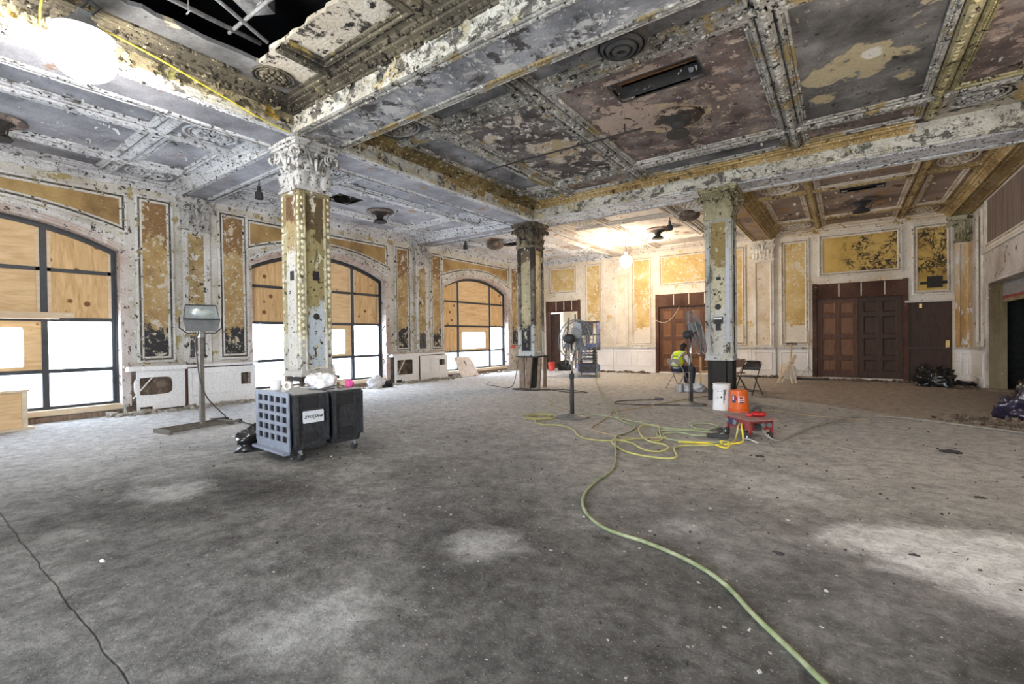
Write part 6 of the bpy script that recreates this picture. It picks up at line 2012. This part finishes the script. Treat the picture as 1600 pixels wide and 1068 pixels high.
for s in (-1, 1):
    b = MB(); b.ball((.278, s * .032, 1.127), (.012, .014, .011), 8, 6); b.build('eye', M['paper'], t, smooth=True)
    b = MB(); b.ball((.20, s * .086, 1.095), (.02, .010, .03), 8, 6); b.build('ear', M['skin'], t, smooth=True)
b = MB(); b.ball((.286, 0, 1.05), (.008, .024, .007), 8, 6); b.build('mouth', M['pink'], t, smooth=True)
b = MB()
b.tube(smoothpts([(-.195, .05, .65), (-.165, -.07, .76), (-.105, -.13, .86), (.0, -.16, .96), (.10, -.14, .995)], 5), .024, 6)
b.tube(smoothpts([(-.19, -.06, .65), (-.165, .06, .76), (-.105, .12, .86), (.0, .15, .96), (.10, .13, .995)], 5), .024, 6)
b.build('reflective_tape', M['vest_tape'], t, smooth=True)
for k, (x, y, r, seed, mt, lb) in enumerate(((-3.05, 12.35, (.15, .13, .16), 21, 'bag_white', 'white plastic bag at the feet of the seated worker'), (-3.30, 12.25, (.13, .12, .13), 22, 'bag_white', 'crumpled white bag beneath the seated worker, left of the fan pole'))):
    tag(blobby('plastic_bag', M[mt], (x, y, 0), r, seed=seed, amp=.55), lb, 'bag')
t = thing('paint_can', 'grey paint can under the folding chair of the worker', 'can', (-3.42, 12.1, 0)); b = MB(); cyl(b, (0, 0, 0), .085, .19); b.build('can_body', M['galv'], t); b = MB(); cyl(b, (0, 0, .19), .08, .01); b.build('can_lid', M['lampgrey'], t)
t = thing('gas_can', 'small dark red container lying near the foot of the column', 'container', (-2.72, 12.6, 0)); b = MB(); b.box((-.14, -.08, 0), (.14, .08, .11)); b.build('container_body', M['red_metal'], t, bevel=.03); b = MB(); b.tube([(-.07, 0, .10), (-.05, 0, .15), (.05, 0, .15), (.07, 0, .10)], .012, 6); b.build('handle', M['red_metal'], t)

# ---------------------------------------------------------------- scissor lift
t = thing('scissor_lift', 'blue and black scissor lift parked by the open doorway', 'lift', (-7.55, 15.15, 0), (0, 0, R(30)))
LX, LY = .38, .62
b = MB(); b.box((-LX, -LY, .16), (LX, LY, .46)); b.build('chassis', M['lift_blue'], t, bevel=.02)
b = MB(); b.box((-LX + .05, -LY - .01, .2), (LX - .12, -LY, .42)); b.build('front_cover', M['lift_dark'], t)
for x in (-LX + .04, LX - .04):
    for y in (-LY + .15, LY - .15):
        b = MB(); b.lathe([(0, -.05), (.10, -.05), (.16, -.04), (.16, .04), (.10, .05), (0, .05)], (x, y, .16), 18, axis_M((1, 0, 0))); w_ = b.build('wheel', M['tyre'], t, smooth=False)
for k in range(5):
    z0_ = .48 + k * .095
    for s in (-1, 1):
        b = MB(); b.bar((s * (LX - .10), -LY + .06, z0_), (s * (LX - .10), LY - .06, z0_ + .09), .04, .06); b.bar((s * (LX - .15), LY - .06, z0_), (s * (LX - .15), -LY + .06, z0_ + .09), .04, .06); b.build('scissor_arm', M['lift_dark'], t)
    b = MB(); b.tube([(-LX + .08, -LY + .06, z0_ + .01), (LX - .08, -LY + .06, z0_ + .01)], .02, 6); b.build('pivot_bar', M['lift_dark'], t)
b = MB(); b.box((-LX - .02, -LY - .04, .96), (LX + .02, LY + .04, 1.06)); b.build('platform', M['lift_dark'], t)
pts4 = [(-LX, -LY), (LX, -LY), (LX, LY), (-LX, LY)]
for x, y in pts4 + [(0, -LY), (0, LY), (LX, 0), (-LX, 0)]:
    b = MB(); b.tube([(x, y, 1.05), (x, y, 1.95)], .022, 8); b.build('guard_post', M['lift_blue' if x > 0 else 'lift_dark'], t, smooth=True)
for z_ in (1.5, 1.95):
    for i in range(4):
        a, b2 = pts4[i], pts4[(i + 1) % 4]
        b = MB(); b.tube([(a[0], a[1], z_), (b2[0], b2[1], z_)], .022, 8); b.build('guard_rail', M['lift_blue' if i == 1 else 'lift_dark'], t, smooth=True)
b = MB(); b.box((-LX + .1, -LY - .06, 1.5), (LX - .22, -LY + .12, 1.9)); b.build('control_box', M['lift_dark'], t, bevel=.02)
b = MB(); b.box((-.1, -LY - .07, 1.07), (LX - .1, -LY - .05, 1.2)); b.build('decal_panel', M['lift_blue'], t)
b = MB()
for z_ in (.28, .46, .64, .82):
    b.tube([(-LX + .12, -LY - .05, z_), (LX - .15, -LY - .05, z_)], .016, 6)
for x in (-LX + .12, LX - .15):
    b.tube([(x, -LY - .05, .1), (x, -LY - .05, .96)], .016, 6)
b.build('ladder', M['lift_dark'], t)

# ---------------------------------------------------------------- door 1: debris seen through the opening
for k, (xa, xb, h, w_) in enumerate(((-10.25, -9.95, 2.3, .09), (-10.05, -9.72, 2.1, .07), (-9.80, -9.74, 2.45, .08), (-10.1, -9.55, 1.7, .10))):
    t = thing('lumber_board', ('tall', 'thin', 'upright', 'short')[k] + ' scrap board leaning inside the open doorway', 'board', (xa, YB + .55 + .1 * k, 0))
    b = MB(); b.bar((0, 0, .0), (xb - xa, -.1, h), w_, .03); b.build('plank', M[('old_wood', 'batten', 'old_wood', 'door_dark')[k]], t)
tag(blobby('trash_bag', M['bin_black'], (-9.72, 17.35, 0), (.30, .22, .26), seed=31, amp=.6), 'black trash bag in the open doorway beside the red bucket', 'trash bag')
t = thing('cloth_banner', 'red cloth hanging at the top of the open doorway', 'cloth', (-9.42, YB + .5, 1.75))
b = MB()
vs = []
for j in range(6):
    for i in range(7):
        vs.append((-.14 + .28 * i / 6 * (1 - .1 * j), .05 * math.sin(i * 1.7 + j), .75 - .15 * j))
b.add(vs, [(j * 7 + i, j * 7 + i + 1, j * 7 + i + 8, j * 7 + i + 7) for j in range(5) for i in range(6)])
o = b.build('cloth', M['red_bucket'], t, smooth=True); o.modifiers.new('thick', 'SOLIDIFY').thickness = .006

# ---------------------------------------------------------------- tools by the right doors
t = thing('push_broom', 'push broom leaning upright against the wall left of the dark doors', 'broom', (-.92, 17.0, 0))
b = MB(); b.tube([(0, 0, .12), (-.02, .58, 1.52)], .016, 8); b.build('handle', M['batten'], t, smooth=True)
b = MB(); b.box((-.38, -.05, .06), (.38, .05, .10)); b.build('head', M['old_wood'], t)
b = MB(); b.box((-.38, -.045, .0), (.38, .045, .06)); b.build('bristles', M['rubber'], t)
b = MB(); b.tube([(-.2, 0, .10), (-.01, .12, .42)], .008, 5); b.tube([(.2, 0, .10), (-.01, .12, .42)], .008, 5); b.build('brace', M['steel'], t)
t = thing('scoop_shovel', 'steel scoop shovel with wooden T handle leaning by the wainscot', 'shovel', (-1.38, 16.85, 0), (0, 0, 0))
b = MB(); b.tube([(.0, .12, .32), (-.02, .62, 1.10)], .019, 8); b.build('handle', M['blond_wood'], t, smooth=True)
b = MB(); b.tube([(-.17, .64, 1.12), (.15, .62, 1.11)], .022, 8); b.build('handle_grip', M['rubber'], t)
b = MB()
poly = [(-.16, 0), (.16, 0), (.17, .30), (.13, .40), (.04, .45), (-.04, .45), (-.13, .40), (-.17, .30)]
b.prism(poly, (0, .0, .01), (1, 0, 0), (0, .3, .95), (0, -.95, .3), 0, .012)
b.build('blade', M['galv'], t)
t = thing('sawhorse', 'folded wooden trestle with crossed legs standing before the wainscot', 'trestle', (-1.32, 15.6, 0))
for k, (a, b2) in enumerate((((-.28, -.1, 0), (.16, .1, .84)), ((-.20, .12, 0), (.18, .2, .80)), ((.10, -.1, .0), (-.02, .1, .62)), ((.18, .12, 0), (.06, .2, .58)))):
    b = MB(); b.bar(a, b2, .035, .05); b.build('leg', M['batten'], t)
b = MB(); b.bar((.02, .02, .58), (.10, .28, .58), .035, .05); b.build('crossbar', M['batten'], t)
for k, x in enumerate((-1.72, -1.64)):
    t = thing('offcut', ('shorter', 'longer')[k] + ' timber offcut leaning at the column base of the back wall', 'offcut', (x, 17.35, 0))
    b = MB(); b.bar((0, 0, 0), (.02, .18, .42 + .06 * k), .05, .03); b.build('timber', M['batten'], t)

# ---------------------------------------------------------------- bags, boards, crates
tag(blobby('trash_bag', M['bin_black'], (1.98, 16.5, 0), (.42, .34, .34), seed=41, amp=.75, n=44, m=28), 'black trash bag heaped before the plain dark door', 'trash bag')
tag(blobby('trash_bag', M['bin_black'], (2.50, 16.75, 0), (.28, .22, .10), seed=42, amp=.6), 'flat black plastic spread between the heaped bag and the corner', 'trash bag')
tag(blobby('trash_bag', M['bag_purple'], (2.26, 10.90, 0), (.24, .24, .30), seed=43, amp=.75, n=44, m=28), 'dark purple trash bag near the right edge of the floor', 'trash bag')
tag(blobby('trash_bag', M['bin_black'], (2.56, 11.50, 0), (.20, .30, .40), seed=44, amp=.55, n=44, m=28), 'large black trash bag beside the dark purple one', 'trash bag')
tag(blobby('plastic_bag', M['bag_white'], (-11.28, 8.72, 0), (.20, .24, .24), seed=45, amp=.6), 'grey-white plastic bag on the floor below the farther column window', 'bag')
tag(blobby('trash_bag', M['bin_black'], (-11.18, 9.05, 0), (.15, .2, .14), seed=46, amp=.6), 'small black bag beside the grey-white plastic bag', 'trash bag')
t = thing('access_panel', 'white painted board with a metal pull leaning below the last window', 'board', (-11.38, 13.1, 0), (0, 0, R(5)))
b = MB()
poly = [(-.55, 0), (.52, 0), (.50, .55), (.38, .80), (-.55, .82)]
b.prism(poly, (.0, 0, .0), (0, 1, 0), (-.45, 0, .89), (.89, 0, .45), 0, .03)
p_ = b.build('panel', M['board_white'], t, bevel=.006)
b = MB(); b.bar((-.16, -.02, .42), (-.26, -.06, .6), .02, .03); b.build('metal_pull', M['channel'], t)
t = thing('plywood_crate', 'pale plywood crate with a board top beside the nearest window', 'crate', (-11.47, 1.10, 0), (0, 0, R(8)))
b = MB(); b.box((-.28, -.5, .04), (.26, .36, .64)); b.build('crate_box', M['plywood_flat'], t)
b = MB(); b.box((-.32, -.55, .64), (.30, .42, .675)); b.build('lid', M['pale_wood'], t)
for y in (-.46, .32):
    b = MB(); b.box((.26, y, .0), (.285, y + .07, .64)); b.build('corner_batten', M['pale_wood'], t)
b = MB(); b.box((-.3, -.5, 0), (.33, .46, .04)); b.build('skid', M['pale_wood'], t)
t = thing('white_board_scrap', 'white board leaning on the sill behind the black machine', 'board', (-11.42, 7.25, 0))
b = MB(); b.prism([(-.30, 0), (.34, 0), (.28, .78), (-.26, .80)], (0, 0, 0), (0, 1, 0), (-.2, 0, .98), (.98, 0, .2), 0, .02); b.build('panel', M['board_white'], t)
t = thing('red_box', 'small red tub on the ledge right of the last window', 'tub', (XL + .02, 16.35, .98)); b = MB(); b.box((-.0, -.14, 0), (.09, .14, .10)); b.build('tub_body', M['red_bucket'], t, bevel=.01)

# ---------------------------------------------------------------- ceiling fittings
def diffuser(label, x, y, z, r=.34, big=False, mt='charred'):
    t = thing('ceiling_diffuser', label, 'diffuser', (x, y, z))
    if big:
        b = MB(); b.lathe([(r, .0), (r * 1.0, -.10), (r * .93, -.16), (r * .86, -.165), (r * .84, -.13), (r * .72, -.20), (r * .66, -.20), (r * .64, -.16), (r * .5, -.225), (r * .44, -.225), (r * .42, -.19), (r * .25, -.24), (r * .18, -.24), (r * .16, -.21), (0, -.215)], (0, 0, 0), 30)
        b.build('stepped_cone', M[mt], t, smooth=False)
        return t
    b = MB(); b.lathe([(0, -.005), (r, -.005), (r * 1.05, -.03), (r * .8, -.05), (r * .45, -.055), (0, -.055)], (0, 0, 0), 26); b.build('flange', M['aisle_field' if mt == 'lampgrey' else 'soot_brown'], t)
    b = MB(); b.lathe([(r * .62, -.05), (r * .30, -.12), (r * .22, -.20), (r * .42, -.24), (r * .42, -.26), (0, -.26)], (0, 0, 0), 22); b.build('neck', M[mt], t, smooth=False)
    b = MB(); b.lathe([(0, -.30), (r * .5, -.30), (r * .52, -.285), (r * .3, -.27), (0, -.27)], (0, 0, 0), 22); b.build('lower_plate', M[mt], t)
    for k in range(3):
        a = 2 * PI * k / 3 + .5
        b = MB(); b.tube([(r * .85 * math.cos(a), r * .85 * math.sin(a), -.02), (r * .46 * math.cos(a), r * .46 * math.sin(a), -.29)], .006, 5); b.build('hanger_rod', M[mt], t)
    return t


diffuser('black round ceiling diffuser in the middle coffer, below the cut rectangular hole', -2.22, 7.85, ZM, .36)
diffuser('large black stepped round diffuser hanging nearest the long front beam', -2.02, 4.98, 4.86, .30, True)
diffuser('dark ceiling diffuser in the aisle ceiling above the window behind the first column', -9.86, 7.84, ZA, .34)
diffuser('ceiling diffuser in the warmly lit coffer right of the far lamp', -4.78, 14.6, ZA, .36)
diffuser('dark ceiling diffuser on the far right coffer above the panelled double doors', .36, 14.7, ZA, .36)
diffuser('boxy brown diffuser on the ceiling left of the sooty middle column', -9.75, 12.6, 4.72, .30, True, 'rubble_dark')
diffuser('brown round diffuser partly hidden behind the grey green column head', -3.42, 13.1, ZA, .28, True, 'rubble_dark')
diffuser('dark diffuser at the very left edge of the ceiling', -10.2, 1.15, ZA, .30)
def spot(label, x, y, z):
    t = thing('ceiling_spotlight', label, 'spotlight', (x, y, z))
    b = MB(); b.tube([(0, 0, 0), (0, 0, -.12)], .012, 6); b.build('stem', M['rubber'], t)
    b = MB(); b.lathe([(0, -.10), (.04, -.10), (.04, -.20), (.075, -.23), (.08, -.36), (.07, -.36), (.06, -.30), (0, -.30)], (0, 0, 0), 16); b.build('canister', M['rubber'], t)
    b = MB(); b.tube([(.04, 0, -.18), (.12, .02, -.2)], .008, 5); b.build('side_knob', M['rubber'], t)
spot('small black spotlight hanging from the aisle ceiling left of the nearest column', -9.95, 4.80, 4.78)
spot('small black spotlight hanging near the window wall beyond the second pilaster', -10.35, 11.75, 4.80)
spot('small black spotlight hanging beside the warmly lit diffuser', -4.02, 13.35, 4.80)

# ---------------------------------------------------------------- work lamps
t = thing('work_lamp', 'glaring white work lamp hung on yellow cord from the front beam', 'lamp', (-6.28, 1.31, 4.38))
b = MB(); b.ball((0, 0, 0), (.27, .27, .25), 24, 16); b.build('bulb', M['bulb_white'], t, smooth=True)
b = MB(); b.lathe([(.10, .36), (.14, .30), (.25, .22), (.26, .20), (.24, .20), (.12, .28), (.08, .34)], (0, 0, 0), 24); b.build('shade', M['galv'], t)
b = MB(); b.bar((0, 0, .30), (0, 0, .44), .12, .10); b.build('socket', M['lampgrey'], t)
b = MB(); b.tube([(.05, .06, .42), (.10, .12, .50), (.03, .05, .58), (-.05, 0, .50), (-.02, 0, .42)], .012, 6); b.build('hook', M['rubber'], t, smooth=True)
cord('lamp_cord', 'yellow lamp cord slung along the front beam to the first column', 'cord', [(-6.28, 1.36, 4.74), (-6.45, 2.0, 4.74), (-6.62, 2.7, 4.68), (-6.78, 3.4, 4.62), (-6.86, 3.78, 4.62)], .009, 'cord_bright')
cord('lamp_cord', 'yellow lamp cord looping down behind the glaring lamp from above', 'cord', [(-6.36, .95, 5.05), (-6.35, 1.02, 4.85), (-6.42, 1.02, 4.72), (-6.50, 1.05, 4.55), (-6.40, 1.2, 4.42)], .010, 'cord_bright')
t = thing('work_lamp', 'glowing warm work lamp hanging before the back wall pilaster', 'lamp', (-5.96, 14.9, 3.95))
b = MB(); b.ball((0, 0, 0), (.20, .20, .21), 20, 14); b.build('bulb', M['bulb_warm'], t, smooth=True)
b = MB(); b.tube([(0, 0, .2), (0, 0, .32)], .05, 10); b.build('socket', M['galv'], t)
b = MB(); b.tube([(0, 0, .30), (.03, 0, .40), (-.02, 0, .50), (.0, 0, .60), (0, 0, .85)], .01, 6); b.build('hook', M['rubber'], t, smooth=True)
cord('lamp_cord', 'thin cord swagged from the middle column to the far lamp', 'cord', [(-6.90, 11.0, 4.62), (-6.75, 12.0, 4.42), (-6.5, 13.2, 4.34), (-6.2, 14.2, 4.42), (-5.97, 14.88, 4.5)], .009, 'cord_tan')
cord('lamp_cord', 'pale cord drooping from the far lamp across the brown door', 'cord', [(-6.55, 17.3, 3.2), (-6.3, 17.3, 2.6), (-5.9, 17.35, 2.1), (-5.5, 17.4, 1.92), (-5.2, 17.45, 2.1), (-4.95, 17.5, 2.5)], .010, 'tan')

# ---------------------------------------------------------------- rubble and litter
def rubble(name, label, n, where, s0, s1, mt):
    b = MB()
    for _ in range(n):
        x, y = where()
        s = random.uniform(s0, s1) * random.choice((1, 1, 1, 1.8))
        h = s * random.uniform(.25, .8)
        M_ = Matrix.Translation((x, y, h * .4)) @ Matrix.Rotation(random.uniform(0, PI), 4, 'Z') @ Matrix.Rotation(random.uniform(-.4, .4), 4, 'X')
        k = random.uniform(.4, 1)
        b.box((-s * .5, -s * .5 * k, -h * .5), (s * .5, s * .5 * k, h * .5), M_)
        for q in b.v[-8:]:
            q += V((random.uniform(-s, s), random.uniform(-s, s), random.uniform(-h, h))) * .15
            q.z = max(q.z, 0.0005)
    if name == 'floor_grit':
        return tag(b.build(name, M[mt], floor), kind='stuff')
    return tag(b.build(name, M[mt]), label, 'rubble', kind='stuff')


rubble('rubble', 'pale plaster rubble strewn along the foot of the window wall', 1100, lambda: (XL + .12 + abs(random.gauss(0, .16)), random.choice((random.uniform(2.7, 5.8), random.uniform(9.3, 12.6), random.uniform(2.7, 16)))), .015, .075, 'rubble')
rubble('rubble', 'dark rubble along the foot of the back wall', 900, lambda: (random.choice((random.uniform(-9, -6), random.uniform(-3.6, -.6), random.uniform(-1.5, 2.8))), YB - .30 - min(.5, abs(random.gauss(0, .14)))), .015, .07, 'rubble_dark')
rubble('rubble', 'brown rubble heaped in the right corner by the trash bags', 700, lambda: random.choice(((min(2.64, random.gauss(2.45, .18)), random.gauss(16.2, .22)), (min(2.64, random.gauss(2.1, .3)), random.gauss(10.35, .22)))), .012, .06, 'rubble_dark')
rubble('floor_grit', 'small dark and pale grit scattered over the whole floor', 1700, lambda: (random.uniform(-8, 2.7), random.triangular(.6, 13, 3)), .003, .012, 'rubble')
rubble('floor_grit', 'sooty crumbs scattered over the whole floor', 1500, lambda: (random.uniform(-8, 2.7), random.triangular(.6, 13, 4)), .003, .013, 'scrap')
for k, (x, y, s, mt, lb) in enumerate(((-4.0, .87, .03, 'paper', 'white paper flake lying near the floor crack'), (-1.46, 3.02, .03, 'scrap', 'black scrap below the hose bend'), (-1.39, 3.05, .03, 'scrap', 'second black scrap beside the hose bend'),
                                       (-.36, 3.47, .035, 'scrap', 'dark splinter on the open floor right of the hose'), (.36, 3.93, .03, 'scrap', 'dark splinter lying in the pale dust patch'), (1.02, 7.5, .10, 'scrap', 'dark shallow chip heap right of the power box'),
                                       (-.82, 6.10, .05, 'scrap', 'black scrap below the yellow cord end'), (.95, 5.6, .04, 'scrap', 'small dark chip at the right of the open floor'))):
    tag(blobby('floor_scrap', M[mt], (x, y, 0), (s, s * .45, s * .25 if s < .2 else .03), seed=60 + k, amp=.8, n=12, m=8), lb, 'scrap')

t = thing('work_lamp', 'added fill lamp, unseen behind the camera, hung in the torn front bay', 'lamp', (-1.6, -1.6, 3.9))  # unseen lamp added to fill the room from behind the camera
b = MB(); b.ball((0, 0, 0), (.20, .20, .20), 20, 14); b.build('bulb', M['bulb_white'], t, smooth=True)
b = MB(); b.tube([(0, 0, .18), (0, 0, .34)], .06, 10); b.tube([(0, 0, .34), (0, 0, 1.15)], .01, 6); b.build('socket', M['lampgrey'], t)

t = thing('work_lamp', 'added fill lamp hung out of view by the right wall, level with the first column', 'lamp', (2.1, 4.6, 3.9))  # unseen lamp added to brighten the right side of the room
b = MB(); b.ball((0, 0, 0), (.20, .20, .20), 20, 14); b.build('bulb', M['bulb_fill'], t, smooth=True)
b = MB(); b.tube([(0, 0, .18), (0, 0, .34)], .06, 10); b.tube([(0, 0, .34), (0, 0, .76)], .01, 6); b.build('socket', M['lampgrey'], t)
